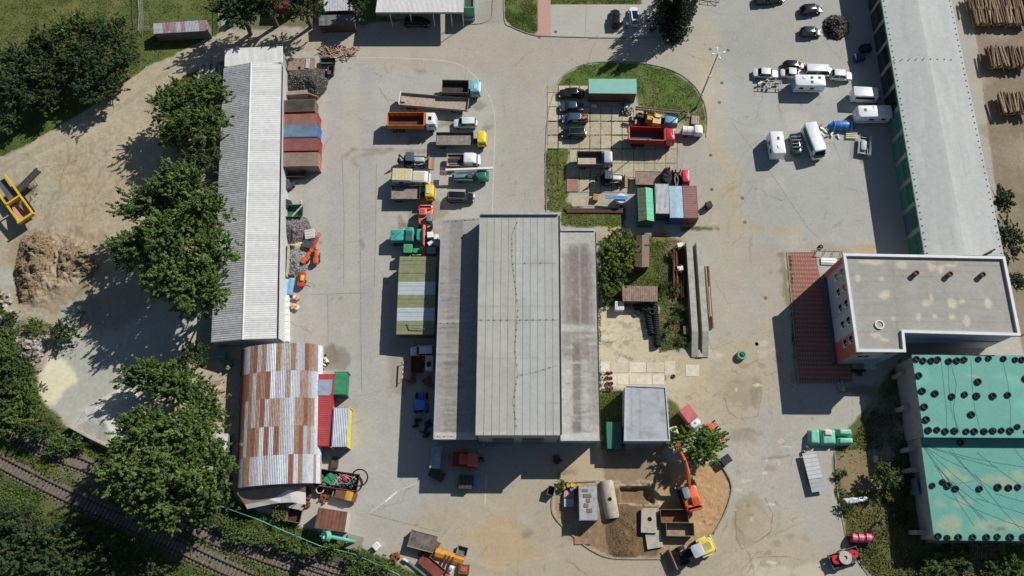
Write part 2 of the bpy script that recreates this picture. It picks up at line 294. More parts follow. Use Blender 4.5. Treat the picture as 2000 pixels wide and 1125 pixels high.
# grass plots inside the yard
IG = (82, 104, 48)
g.poly([(1088, 168), (1100, 148), (1135, 127), (1190, 121), (1252, 124), (1312, 138), (1352, 165), (1371, 195), (1379, 228), (1376, 262), (1340, 250), (1330, 240), (1245, 205), (1240, 168)], IG, 1, 1.5, 1, 1.5, GRASS)
g.stroke([(1250, 215), (1330, 240)], 14, (120, 105, 75), .5, 10, 6, 6); g.blob(1370, 235, 8, 24, (124, 116, 74), .5, 8, 4, 6)
g.poly([(1067, 292), (1112, 290), (1112, 300), (1104, 345), (1110, 395), (1140, 408), (1222, 416), (1222, 445), (1098, 441), (1092, 414), (1067, 412)], (88, 98, 48), 1, 3, 3, 5, GRASS)
g.stroke([(1090, 320), (1085, 400)], 14, (128, 120, 86), .5, 10, 8, 10)
g.poly([(1166, 470), (1200, 462), (1290, 455), (1330, 470), (1345, 560), (1350, 640), (1340, 680), (1285, 690), (1285, 600), (1175, 600)], (82, 92, 46), 1, 6, 5, 8, GRASS)
g.poly([(1165, 445), (1240, 442), (1240, 462), (1168, 470)], (168, 154, 128), .8, 6, 4, 5); g.blob(1290, 462, 16, 14, (150, 122, 84), .7, 8, 5, 6)
g.stroke([(1312, 480), (1325, 560), (1318, 650)], 40, (118, 102, 76), .8, 14, 8, 16); g.blob(1300, 640, 14, 26, (120, 108, 80), .6, 10, 6, 10)
g.poly([(1329, 443), (1405, 444), (1405, 450), (1329, 450)], (80, 92, 44), 1, 2, 1, 2, GRASS)
g.poly([(1172, 600), (1270, 606), (1292, 688), (1382, 700), (1392, 780), (1302, 800), (1302, 752), (1172, 766)], (192, 180, 152), .9, 8, 5, 6)
g.poly([(1300, 700), (1500, 650), (1520, 780), (1440, 830), (1345, 810), (1305, 770)], (172, 158, 132), .6, 30, 12, 16)
g.poly([(1172, 768), (1215, 760), (1222, 880), (1172, 880)], (84, 96, 46), 1, 4, 3, 4, GRASS)
g.poly([(1303, 775), (1318, 785), (1345, 830), (1345, 850), (1303, 870)], (84, 96, 46), 1, 4, 3, 4, GRASS)
for P_ in ([(985, -300), (1050, -300), (1050, 60), (1044, 67), (1030, 66), (1000, 54), (985, 36)], [(1075, -300), (1256, -300), (1252, 9), (1075, 9)], [(700, -300), (735, -300), (735, 30), (800, 40), (700, 45)]):
    g.poly(P_, (84, 100, 48), 1, 1.5, .6, 1.2, GRASS)
g.poly([(430, -300), (700, -300), (700, 44), (640, 50), (440, 60)], (92, 92, 60), .9, 8, 5, 6, GRASS)
g.poly([(1075, 9), (1252, 9), (1300, -20), (1300, 72), (1075, 71)], (172, 169, 160), .9, 2, 1, 1)
g.poly([(930, 5), (960, 0), (985, -100), (985, 40), (960, 45), (905, 46)], (150, 144, 132), .7, 5, 3, 5)
# right: timber yard, stains, shade side weeds
g.poly([(1858, -300), (2600, -300), (2600, 760), (2000, 700), (1990, 640), (1961, 498)], (136, 123, 105), 1, 2, 1, 1, LOG)
for k in range(26): g.blob(rnd(1890, 2080), rnd(0, 560), rnd(12, 50), rnd(8, 40), random.choice([(110, 96, 80), (168, 158, 140), (126, 112, 94), (150, 138, 118)]), .55, 20, 14, 14)
g.poly([(1625, 880), (1760, 700), (1780, 890), (1812, 1060), (2300, 1060), (2300, 1300), (1760, 1300), (1700, 1125), (1662, 1082), (1645, 1012), (1628, 960)], (84, 92, 50), 1, 5, 5, 6, GRASS)
g.poly([(1628, 886), (1740, 880), (1750, 950), (1700, 962), (1636, 960)], (136, 120, 92), .9, 8, 5, 8, DIRT)
g.poly([(1690, 770), (1785, 770), (1785, 900), (1700, 890)], (140, 136, 128), .7, 12, 6, 8)
g.blob(1722, 1020, 26, 16, (140, 128, 96), .6, 10, 6, 8); g.stroke([(1640, 965), (1665, 1000)], 12, (70, 80, 40), .7, 8, 6, 8)
g.stroke([(1530, 500), (1535, 560), (1550, 620), (1556, 740)], 12, (112, 108, 72), .7, 8, 4, 10); g.blob(1700, 760, 60, 10, (96, 100, 60), .7, 10, 6, 8)
g.stroke([(1578, 482), (1700, 490), (1712, 478)], 14, (160, 140, 108), .6, 10, 6, 8); g.blob(1692, 486, 22, 7, (176, 146, 92), .5, 8, 5, 6); g.blob(1545, 463, 27, 24, (168, 164, 150), .8, 3, 3, 2)
g.stroke([(1400, 443), (1490, 445), (1560, 450)], 10, (176, 154, 120), .6, 8, 4, 6)
g.poly([(1069, 168), (1148, 168), (1150, 212), (1240, 215), (1250, 265), (1325, 265), (1322, 345), (1235, 350), (1220, 376), (1115, 376), (1113, 292), (1069, 292)], (98, 96, 66), .85, 2, 1, 2)
# worn patches of the yard
for c in ((1450, 765, 36, 30, (146, 134, 116)), (1478, 770, 9, 34, (104, 102, 100)), (1455, 852, 32, 17, (136, 126, 110)), (1465, 1015, 33, 52, (146, 130, 106)), (1480, 1030, 24, 30, (166, 156, 136)),
          (1500, 1115, 46, 18, (190, 182, 162)), (1585, 1115, 40, 14, (188, 180, 162)), (1425, 375, 12, 9, (186, 162, 120)), (1430, 403, 10, 8, (176, 154, 118)), (820, 140, 10, 5, (120, 108, 92)),
          (872, 247, 12, 6, (104, 92, 76)), (952, 247, 9, 6, (112, 96, 76)), (936, 205, 16, 7, (116, 102, 82)), (785, 435, 8, 12, (118, 104, 86)), (798, 440, 14, 5, (118, 104, 86)), (812, 276, 14, 7, (100, 90, 76)),
          (835, 415, 40, 22, (132, 116, 96)), (845, 460, 30, 14, (136, 120, 98)), (655, 700, 30, 26, (112, 102, 88)), (650, 690, 14, 20, (92, 86, 78)), (575, 700, 24, 8, (104, 98, 88)), (780, 720, 24, 60, (140, 130, 114)),
          (752, 556, 8, 4, (96, 88, 78)), (1030, 1040, 12, 8, (120, 110, 100)), (1210, 890, 30, 14, (140, 122, 98)), (1100, 925, 22, 7, (110, 90, 72)), (1125, 920, 10, 6, (112, 92, 74)), (1538, 1050, 9, 6, (136, 120, 100)), (1575, 1055, 12, 6, (142, 124, 100)),
          (1500, 590, 9, 26, (176, 158, 128)), (1495, 640, 12, 14, (180, 160, 130)), (1330, 745, 30, 14, (196, 184, 158)), (1395, 690, 22, 8, (196, 190, 176)), (1345, 722, 18, 10, (196, 184, 158)), (1495, 690, 7, 7, (196, 190, 178)),
          (1250, 740, 50, 18, (188, 176, 150)), (1215, 640, 40, 30, (198, 186, 160)), (1350, 240, 20, 20, (150, 130, 100)), (1235, 270, 14, 8, (176, 150, 112))):
    g.blob(*c, .55, 7, 9, 8)
g.blob(790, 320, 20, 3, (132, 114, 90), .5, 6, 6, 6); g.stroke([(671, 308), (690, 292), (760, 292), (840, 296)], 6, (128, 112, 90), .6, 5, 3, 6); g.stroke([(690, 312), (705, 302), (760, 296)], 6, (134, 118, 94), .5, 5, 3, 6)
for k in range(70):                      # tyre scuffs
    cx, cy, r0, a0 = random.choice([(1480, 450, 90, 3.3), (1400, 330, 70, 2), (830, 1010, 60, 1), (1000, 900, 160, 1.2), (1340, 1000, 150, .4), (1060, 250, 200, 1.8), (680, 450, 300, 0), (1560, 380, 120, 3)])
    a0 += rnd(-1, 1); rr = r0 * rnd(.6, 1.4); q = [(cx + rr * cos(a0 + t * .1), cy + rr * sin(a0 + t * .1)) for t in range(10)]
    g.stroke(q, 2.5, (132, 128, 120) if k % 3 else (184, 176, 158), .3, 3, 5, 2)
for k in range(90): g.blob(rnd(560, 1650), rnd(60, 1110), rnd(1.5, 4), rnd(1.5, 3.5), (112, 104, 94), .5, 3, 2, 1)
# dug-out island at the bottom
OV = [(1080, 990), (1086, 955), (1100, 944), (1165, 940), (1262, 944), (1275, 950), (1300, 900), (1412, 912), (1428, 945), (1425, 975), (1412, 1010), (1395, 1042), (1360, 1060), (1300, 1088), (1200, 1089), (1160, 1076), (1125, 1050), (1086, 1014)]
g.poly(OV, (158, 138, 110), 1, 3, 2, 3, SOIL)
g.poly([(1290, 930), (1400, 905), (1425, 950), (1395, 1040), (1340, 1050), (1290, 1000)], (172, 140, 102), .9, 14, 8, 8)
g.poly([(1185, 1000), (1200, 950), (1280, 945), (1285, 1090), (1190, 1090), (1170, 1060)], (112, 92, 68), .95, 8, 6, 5)
g.poly([(1110, 1050), (1150, 1010), (1190, 1000), (1190, 1085)], (132, 108, 80), .8, 12, 8, 6); g.poly([(1175, 875), (1300, 870), (1310, 945), (1180, 942)], (126, 106, 80), .8, 10, 8, 8, SOIL)
g.poly([(1208, 950), (1268, 948), (1282, 985), (1210, 980)], (124, 104, 76), .9, 3, 3, 2)
for k in range(60):                      # wheel ruts in the dirt
    x0, y0 = rnd(80, 240), rnd(270, 440); a0 = rnd(.9, 2.3); L_ = rnd(40, 130); q = [(x0 + L_ * t * cos(a0 + t * .5), y0 + L_ * t * sin(a0 + t * .5)) for t in (0, .33, .66, 1)]; g.stroke(q, rnd(1.5, 4), (132, 116, 92) if k % 2 else (176, 162, 136), .4, 3, 5, 2)
for k in range(26): y0 = rnd(-8, 8); g.stroke([(0, 325 + y0 * 2), (180, 245 + y0), (290, 165 + y0), (400, 92 + y0)], rnd(1.5, 3), (140, 126, 102) if k % 2 else (180, 170, 148), .3, 3, 7, 2)
for k in range(22): x0 = rnd(110, 200); y0 = rnd(560, 640); g.stroke([(x0, y0 - 30), (x0 + 14, y0), (x0 + 22, y0 + 30)], rnd(1, 3), (124, 108, 84), .4, 3, 5, 2)
# general mottling
f1 = fbm(g.X * .06, g.Y * .06, 4, 31); f2 = fbm(g.X * .5, g.Y * .5, 4, 37); f3 = rng.normal(size=len(V)); f4 = fbm(g.X * .25 + 50, g.Y * 2.2, 3, 41)
gr = (g.R == GRASS) | (g.R == SOIL) | (g.R == DIRT) | (g.R == LOG)
g.mul(1 + .11 * f1 + np.where(g.R == GRASS, .17, np.where(gr, .10, .06)) * f2 + np.where(g.R == GRASS, .08, np.where(gr, .04, .018)) * f3 + .03 * f4)
dry = np.clip(fbm(g.X * .22, g.Y * .22, 4, 55) * 1.6, 0, 1) * (g.R == GRASS) * .55
g.C = g.C * (1 - dry[:, None]) + np.array(lin((120, 114, 68))) * dry[:, None]
tan = np.clip(fbm(g.X * .09, g.Y * .05, 5, 71) * 1.8 - .1, 0, 1) * ((g.R == YARD) | (g.R == ROAD)) * .34
g.C = g.C * (1 - tan[:, None]) + np.array(lin((172, 160, 136))) * tan[:, None]
# relief
Z = np.zeros(len(V)); rel = {GRASS: .10, DIRT: .07, SOIL: .16, LOG: .07, RAIL: .05, SAND: .05}
for r_, a_ in rel.items(): Z += np.where(g.R == r_, a_ * (fbm(g.X * 1.1, g.Y * 1.1, 4, 61) - 1) * .5, 0)
V[:, 2] = Z
tren = Paint(V, (0, 0, 0)); tren.poly([(1210, 953), (1266, 950), (1278, 982), (1212, 978)], (255, 255, 255), 1, 1, .5, .3); V[:, 2] -= tren.C[:, 0] * .9
tren.C[:] = 0; tren.poly([(60, 475), (110, 465), (190, 500), (190, 530), (130, 560), (70, 580)], (255, 255, 255), 1, 30, 10, 6)
V[:, 2] += tren.C[:, 0] * (.25 + .6 * np.abs(fbm(g.X * .5, g.Y * .5, 5, 77)) + .5 * fbm(g.X * .16, g.Y * .16, 2, 79))
q = np.arange(NX * NY).reshape(NY, NX); Q = np.stack([q[:-1, :-1], q[:-1, 1:], q[1:, 1:], q[1:, :-1]], -1).reshape(-1, 4); QR = g.R[Q[:, 0]]
GM = am('ground_surface', s1=2.5, s2=14, v1=.08, v2=.12, bump=.35)
def cracks(m):
    t = m.node_tree; L = t.links; b = t.nodes['Principled BSDF']; src = b.inputs['Base Color'].links[0].from_socket; g_ = N(t, 'ShaderNodeNewGeometry'); no = N(t, 'ShaderNodeTexNoise'); no.inputs['Scale'].default_value = .7; no.inputs['Detail'].default_value = 6; L.new(g_.outputs['Position'], no.inputs['Vector'])
    ad = N(t, 'ShaderNodeVectorMath', operation='MULTIPLY_ADD'); ad.inputs[1].default_value = (1.6, 1.6, 0); L.new(no.outputs['Color'], ad.inputs[0]); L.new(g_.outputs['Position'], ad.inputs[2]); vo = N(t, 'ShaderNodeTexVoronoi', feature='DISTANCE_TO_EDGE'); vo.inputs['Scale'].default_value = .13; L.new(ad.outputs[0], vo.inputs['Vector'])
    r = N(t, 'ShaderNodeMapRange'); r.inputs[1].default_value = .004; r.inputs[2].default_value = .011; r.inputs[3].default_value = 1; r.inputs[4].default_value = 0; L.new(vo.outputs['Distance'], r.inputs[0]); n2 = N(t, 'ShaderNodeTexNoise'); n2.inputs['Scale'].default_value = .16; n2.inputs['Detail'].default_value = 3; L.new(g_.outputs['Position'], n2.inputs['Vector'])
    r2 = N(t, 'ShaderNodeMapRange'); r2.inputs[1].default_value = .5; r2.inputs[2].default_value = .62; r2.inputs[4].default_value = .34; L.new(n2.outputs[0], r2.inputs[0]); mu = N(t, 'ShaderNodeMath', operation='MULTIPLY'); L.new(r.outputs[0], mu.inputs[0]); L.new(r2.outputs[0], mu.inputs[1]); mx = N(t, 'ShaderNodeMix', data_type='RGBA'); L.new(mu.outputs[0], mx.inputs[0]); L.new(src, mx.inputs[6]); mx.inputs[7].default_value = (.09, .08, .065, 1)
    n3 = N(t, 'ShaderNodeTexNoise'); n3.inputs['Scale'].default_value = 1.1; n3.inputs['Detail'].default_value = 2; L.new(g_.outputs['Position'], n3.inputs['Vector']); r3 = N(t, 'ShaderNodeMapRange'); r3.inputs[1].default_value = .72; r3.inputs[2].default_value = .78; r3.inputs[4].default_value = .4; L.new(n3.outputs[0], r3.inputs[0]); m2 = N(t, 'ShaderNodeMix', data_type='RGBA'); L.new(r3.outputs[0], m2.inputs[0]); L.new(mx.outputs[2], m2.inputs[6]); m2.inputs[7].default_value = (.13, .11, .09, 1); L.new(m2.outputs[2], b.inputs['Base Color'])
cracks(GM); GG = am('ground_rough', s1=3, s2=12, v1=.1, v2=.12, bump=.5); GD_ = am('dirt_surface', s1=1.5, s2=12, v1=.1, v2=.1, bump=.4)
for r_, nm in ((YARD, 'yard_pavement'), (ROAD, 'road'), (GRASS, 'grass'), (DIRT, 'dirt_track'), (LOG, 'timber_yard_ground'), (RAIL, 'railway_ballast'), (SOIL, 'bare_soil'), (SAND, 'grit_ground')):
    f = Q[QR == r_]; u, inv = np.unique(f, return_inverse=True)
    tag(obj(nm, npmesh(nm, V[u], inv.reshape(-1, 4), GM if r_ in (YARD, ROAD) else GG if r_ in (GRASS, RAIL) else GD_, col=g.C[u], smooth=True), None), kind='structure')
def samp(A, x, y):
    fx = np.clip((x + 118) / .3, 0, NX - 1.001); fy = np.clip((y + 24) / .3, 0, NY - 1.001); i, j = fx.astype(int), fy.astype(int); a, b = fx - i, fy - j
    if A.ndim == 2: a, b = a[:, None], b[:, None]
    return (A[j * NX + i] * (1 - a) + A[j * NX + i + 1] * a) * (1 - b) + (A[(j + 1) * NX + i] * (1 - a) + A[(j + 1) * NX + i + 1] * a) * b
def patch(name, poly, res, fn, mat, soft=14):      # finely worked ground over part of the big sheet, fading into it at its rim
    P = np.array([W(*p) for p in poly]); lo, hi = P.min(0), P.max(0); nx, ny = int((hi[0] - lo[0]) / res), int((hi[1] - lo[1]) / res); X, Y = np.meshgrid(lo[0] + np.arange(nx) * res, lo[1] + np.arange(ny) * res); v = np.stack([X.ravel(), Y.ravel(), np.zeros(X.size)], 1)
    p = Paint(v, (0, 0, 0)); p.poly(poly, (255, 255, 255), 1, soft, 0, 0); m_ = p.C[:, 0].copy(); p.C = samp(g.C, v[:, 0], v[:, 1]); base = p.C.copy(); z = fn(p); p.C = base + (p.C - base) * m_[:, None]; v[:, 2] = samp(V[:, 2], v[:, 0], v[:, 1]) + .012 + z * m_
    ids = np.arange(nx * ny).reshape(ny, nx); q_ = np.stack([ids[:-1, :-1], ids[:-1, 1:], ids[1:, 1:], ids[1:, :-1]], -1).reshape(-1, 4); q_ = q_[(m_[q_] > .02).all(1)]; u, inv = np.unique(q_, return_inverse=True); tag(obj(name, npmesh(name, v[u], inv.reshape(-1, 4), mat, col=p.C[u], smooth=True), None), kind='structure')
def f(p):
    z = .05 * fbm(p.X * 2, p.Y * 2, 5, 3); ht = Paint(np.stack([p.X, p.Y, 0 * p.X], 1), (0, 0, 0))
    for k in range(60):
        x0, y0 = rnd(1172, 1252), rnd(992, 1035); L_ = rnd(20, 60); b_ = rnd(-12, 5); q_ = [(x0, y0), (x0 + b_ * .5, y0 + L_ / 2), (x0 + b_, y0 + L_)]; w_ = rnd(1, 2.2); p.stroke(q_, w_, (88, 70, 50) if k % 2 else (150, 126, 96), .6, 1, 1.5, .6); ht.stroke(q_, w_ + .5, (255, 255, 255), .5 if k % 2 else 0, 1, 1.5, .3)
    for k in range(40): a0 = rnd(0, 6.3); r0 = rnd(20, 60); cx, cy = rnd(1320, 1380), rnd(960, 1010); p.stroke([(cx + r0 * cos(a0 + t * .2), cy + r0 * sin(a0 + t * .2)) for t in range(5)], rnd(.8, 2), (140, 110, 78) if k % 2 else (186, 158, 122), .45, 1.5, 3, 1)
    for k in range(150): p.blob(rnd(1090, 1420), rnd(940, 1085), rnd(.8, 4), rnd(.8, 3), random.choice([(96, 78, 58), (190, 172, 144), (120, 98, 72)]), .55, 2, 2, 1.5)
    for q_ in ([(1205, 947), (1268, 949)], [(1210, 984), (1262, 988), (1280, 984)], [(1268, 948), (1284, 972), (1290, 990)], [(1165, 938), (1185, 944)], [(1190, 1002), (1215, 992)]): p.stroke(q_, 4, (190, 178, 156), .8, 3, 3, 3)
    p.mul(1 + .16 * fbm(p.X * 1.6, p.Y * 1.6, 5, 9) + .05 * rng.normal(size=len(p.X))); return z - ht.C[:, 0] * .13
patch('dug_soil', OV + [(1185, 900)][:0], .12, f, GD_, 4)
def f(p):
    n1 = np.abs(fbm(p.X * .9, p.Y * .9, 6, 3)); so = Paint(np.stack([p.X, p.Y, 0 * p.X], 1), (0, 0, 0)); so.poly([(60, 470), (100, 458), (150, 480), (196, 500), (200, 530), (160, 548), (110, 575), (70, 590), (45, 570), (50, 520)], (255, 255, 255), 1, 26, 16, 10); w_ = so.C[:, 0]
    z = .03 * fbm(p.X * 2, p.Y * 2, 4, 5) + w_ * (.8 * n1 + .25 * np.abs(fbm(p.X * 3, p.Y * 3, 5, 8))); ht = Paint(np.stack([p.X, p.Y, 0 * p.X], 1), (0, 0, 0))
    for k in range(110):
        a0 = rnd(.7, 2.2); x0, y0 = rnd(70, 250), rnd(265, 600); L_ = rnd(20, 80); q_ = [(x0 + L_ * t * cos(a0 + t * .6), y0 + L_ * t * sin(a0 + t * .6)) for t in (0, .3, .6, 1)]; w2 = rnd(.8, 2.2); p.stroke(q_, w2, (122, 106, 82) if k % 2 else (182, 170, 146), .5, 1, 3, 1); ht.stroke(q_, w2, (255, 255, 255), .35, 1, 3, .3)
    for k in range(260): p.blob(rnd(50, 300), rnd(260, 640), rnd(.6, 2.6), rnd(.6, 2.2), random.choice([(104, 90, 70), (196, 186, 166), (130, 114, 90)]), .5, 1.5, 2, 1)
    p.mul(1 + .1 * fbm(p.X * 1.4, p.Y * 1.4, 5, 9) + .04 * rng.normal(size=len(p.X))); return z - ht.C[:, 0] * .12
patch('worked_dirt', [(20, 300), (200, 250), (330, 205), (330, 300), (300, 420), (250, 520), (190, 600), (110, 640), (30, 620), (10, 480), (60, 400)], .15, f, GD_, 20)
def f(p):
    for k in range(170):
        x0, y0 = (rnd(1172, 1300), rnd(600, 760)) if k % 2 else (rnd(1290, 1540), rnd(640, 1110)); p.blob(x0, y0, rnd(1.5, 12), rnd(1, 7), random.choice([(204, 196, 174), (194, 182, 154), (150, 138, 118), (206, 200, 184), (136, 126, 108), (178, 164, 136)]), rnd(.35, .75), 1.5, 5, 3)
    for k in range(80):
        x0, y0 = (rnd(1172, 1300), rnd(600, 760)) if k % 2 else (rnd(1290, 1540), rnd(640, 1110)); q_ = [(x0, y0)]
        for t in range(5): q_.append((q_[-1][0] + rnd(-8, 12), q_[-1][1] + rnd(-9, 9)))
        p.stroke(q_, rnd(.5, 1.1), (108, 96, 76), .6, .8, 2, .5)
    for q_ in ([(1415, 776), (1425, 806), (1450, 818), (1480, 812), (1488, 770)], [(1436, 1000), (1440, 1050), (1450, 1072), (1480, 1060), (1505, 1040), (1508, 1005), (1494, 975)], [(1440, 1120), (1470, 1092), (1520, 1086), (1560, 1092), (1600, 1100)]): p.stroke(q_, 1.6, (112, 98, 80), .8, 1, 4, 1)
    p.mul(1 + .07 * fbm(p.X * 1.8, p.Y * 1.8, 5, 9) + .025 * rng.normal(size=len(p.X))); return 0
patch('worn_concrete', [(1172, 602), (1275, 606), (1292, 690), (1390, 696), (1420, 650), (1500, 640), (1530, 700), (1530, 800), (1600, 860), (1560, 1110), (1430, 1116), (1436, 960), (1400, 880), (1380, 800), (1305, 770), (1300, 752), (1172, 764)], .13, f, GM, 8)
m = MB()
for x0, x1, y0, y1 in ((-900, -118, -900, 900), (118, 900, -900, 900), (-118, 118, -900, -24), (-118, 118, 124, 900)): m.box(x0, x1, y0, y1, -.6, -.03)
tag(obj('ground', m, pm('field', (92, 98, 56), rough=1, var=.3, scale=.05)), kind='structure')

def line(name, pts, wd, mat, z=.004, z1=None, label=None):   # a thin strip (or kerb when z1) along surveyed points
    P = [Vector(W(*p)) for p in pts]; m = MB(); L = []; Rr = []
    for i, p in enumerate(P):
        d = (P[min(i + 1, len(P) - 1)] - P[max(i - 1, 0)]).normalized(); n = Vector((-d.y, d.x)) * wd / 2; L.append(p + n); Rr.append(p - n)
    for i in range(len(P) - 1):
        q4 = [L[i], Rr[i], Rr[i + 1], L[i + 1]]; m.add([(a.x, a.y, z) for a in q4] + [(a.x, a.y, z1 or z + .003) for a in q4], [(3, 2, 1, 0), (4, 5, 6, 7), (0, 1, 5, 4), (1, 2, 6, 5), (2, 3, 7, 6), (3, 0, 4, 7)])
    return tag(obj(name, m, mat), kind='structure')
def smooth(pts, n=4):
    o = []; P = [pts[0]] + pts + [pts[-1]]
    for i in range(1, len(P) - 2):
        for k in range(n):
            t = k / n; o.append(tuple(.5 * (2 * b + (c - a) * t + (2 * a - 5 * b + 4 * c - d) * t * t + (3 * b - a - 3 * c + d) * t ** 3) for a, b, c, d in zip(P[i - 1], P[i], P[i + 1], P[i + 2])))
    return o + [pts[-1]]
LW = pm('worn_white_line', (190, 188, 180), var=.25, scale=3, dirt=.35, dcol=(158, 152, 140), bump=0); JN = pm('joint_dirt', (126, 120, 108), var=.4, scale=2, dirt=.6, dcol=(155, 150, 140), bump=0)
KB = pm('kerb_concrete', (150, 144, 130), var=.3, scale=3, dirt=.3, dcol=(100, 92, 76))
line('painted_line', smooth([(695, 113), (760, 113), (870, 119), (915, 138), (945, 170), (962, 205), (967, 250), (964, 330), (962, 412)]), .16, LW)
line('painted_line', [(720, 1003), (752, 980), (778, 958), (830, 938)], .14, LW)
line('painted_line', [(752, 980), (776, 960)], .26, pm('white_line', (215, 215, 212), bump=0), .008)
line('painted_line', [(879, 917), (950, 930), (947, 985)][1:], .2, LW)
for a in ([(668, 300), (672, 420), (671, 560)], [(735, 320), (734, 420), (731, 560)], [(640, 575), (641, 690)], [(702, 330), (706, 760)], [(1145, 12), (1143, 70)], [(606, 575), (720, 572)], [(720, 1003), (860, 1040)], [(1430, 240), (1500, 330), (1580, 448), (1600, 465)]): line('pavement_joint', a, .1, JN)
line('kerb', smooth([(905, 44), (925, 47), (945, 44), (958, 36), (962, 20), (963, -60)]), .15, KB, 0, .12)
line('kerb', smooth([(985, -60), (985, 36), (1000, 53), (1040, 68), (1075, 71), (1180, 74), (1290, 74)]), .15, KB, 0, .12)
line('kerb', smooth([(1067, 414), (1066, 292), (1072, 215), (1088, 168), (1102, 146), (1138, 126), (1190, 120), (1252, 123), (1312, 137), (1352, 163), (1373, 195), (1381, 228), (1379, 268)]), .14, KB, 0, .1)
line('kerb', smooth([(1165, 939), (1100, 943), (1084, 955), (1078, 985), (1085, 1012), (1125, 1051), (1160, 1077), (1200, 1090), (1290, 1091)]), .22, KB, 0, .14)
line('kerb', smooth([(1411, 911), (1425, 935), (1429, 955), (1424, 980), (1411, 1012), (1394, 1042)]), .22, KB, 0, .14)
line('kerb', [(1537, 492), (1560, 750), (1664, 747)], .15, KB, 0, .1)
line('kerb', smooth([(1630, 880), (1636, 960), (1645, 1012), (1658, 1065), (1700, 1130)]), .15, KB, 0, .08)

def sheetpoly(name, pts, z, mat):
    m = MB(); m.prism([W(*p) for p in pts], z - .03, z); return tag(obj(name, m, mat), kind='structure')
def paver_mat():
    m = pm('red_pavers', (140, 94, 84), rough=.95, var=.15, scale=1.5, bump=.1); t = m.node_tree; L = t.links; b = t.nodes['Principled BSDF']; src = b.inputs['Base Color'].links[0].from_socket
    g_ = N(t, 'ShaderNodeNewGeometry'); mp = N(t, 'ShaderNodeMapping'); L.new(g_.outputs['Position'], mp.inputs[0]); mp.inputs['Rotation'].default_value = (0, 0, R(1))
    s_ = N(t, 'ShaderNodeSeparateXYZ'); L.new(mp.outputs[0], s_.inputs[0]); last = None
    for i, (per, th) in enumerate(((.42, .55), (.78, .42))):
        d = N(t, 'ShaderNodeMath', operation='DIVIDE'); L.new(s_.outputs[i], d.inputs[0]); d.inputs[1].default_value = per; f_ = N(t, 'ShaderNodeMath', operation='FRACT'); L.new(d.outputs[0], f_.inputs[0])
        c = N(t, 'ShaderNodeMath', operation='LESS_THAN'); L.new(f_.outputs[0], c.inputs[0]); c.inputs[1].default_value = th
        if last: mm = N(t, 'ShaderNodeMath', operation='MULTIPLY'); L.new(last.outputs[0], mm.inputs[0]); L.new(c.outputs[0], mm.inputs[1]); last = mm
        else: last = c
    sc_ = N(t, 'ShaderNodeMath', operation='MULTIPLY'); L.new(last.outputs[0], sc_.inputs[0]); sc_.inputs[1].default_value = .55
    mx = N(t, 'ShaderNodeMix', data_type='RGBA'); L.new(sc_.outputs[0], mx.inputs[0]); L.new(src, mx.inputs[6]); mx.inputs[7].default_value = (*lin((178, 146, 112)), 1); L.new(mx.outputs[2], b.inputs['Base Color']); return m
sheetpoly('brick_pavement', [(1537, 493), (1593, 492), (1600, 535), (1640, 700), (1665, 704), (1664, 747), (1561, 748)], .03, paver_mat())
sheetpoly('pink_path', [(1050, -80), (1075, -80), (1076, 70), (1047, 68), (1051, 60)], .02, pm('pink_pavers', (178, 140, 128), var=.12, scale=4))

# concrete slabs of the parking plot: each slab a part of the pavement
root = T('slab_pavement', None, None, 1160, 290); root['kind'] = 'structure'; SLM = [pm('slab_%d' % i, c, rough=.95, var=.2, scale=1.2, bump=.3, dirt=.25, dcol=(140, 130, 104)) for i, c in enumerate([(178, 170, 148), (186, 176, 152), (168, 160, 140), (176, 164, 140)])]
SLB = [pm('pale_slab_%d' % i, c, rough=.95, var=.15, scale=1.2, bump=.3, dirt=.15, dcol=(150, 140, 116)) for i, c in enumerate([(200, 192, 170), (192, 182, 158), (206, 198, 178)])]
xs = [1069, 1090, 1113, 1131, 1152, 1173, 1194, 1215, 1237, 1258, 1279, 1300, 1322]; ys = [167, 181, 209, 237, 264, 291, 319, 347, 376]
def slab(p, z=.03):
    if p[0][1] > 700: z += .01
    c = [Vector(W(*a)) for a in p]; mc = sum(c, Vector((0, 0))) / 4; c = [a + (mc - a).normalized() * rnd(.06, .14) for a in c]; h = rnd(0, .02); m = MB(); m.prism([tuple(a) for a in c][::-1], -.1, z + h); wobj('slab', m, random.choice(SLM if p[0][1] < 700 else SLB), root)
for i in range(len(xs) - 1):
    for j in range(len(ys) - 1):
        x0, x1, y0, y1 = xs[i], xs[i + 1], ys[j], ys[j + 1]; k = (x0 + x1) / 2; l = (y0 + y1) / 2
        if (k < 1112 and l > 290) or (l < 209 and k > 1148) or (l < 237 and k > 1250) or (l > 347 and k > 1240) or (l < 263 and k > 1330): continue
        slab([(x0 + (y0 - 290) * -.006, y0), (x1, y0), (x1, y1), (x0, y1)])
for i, (x0, y0, x1, y1) in enumerate([(1192, 707, 1227, 728), (1228, 707, 1262, 728), (1262, 707, 1298, 728), (1298, 704, 1320, 734), (1172, 706, 1191, 728), (1205, 730, 1228, 752), (1228, 730, 1274, 752), (1274, 730, 1298, 752), (1173, 730, 1205, 756), (1338, 712, 1366, 736),
        (1115, 380, 1150, 404), (1150, 378, 1190, 404), (1190, 380, 1222, 404)]): slab([(x0, y0), (x1, y0), (x1, y1), (x0, y1)])

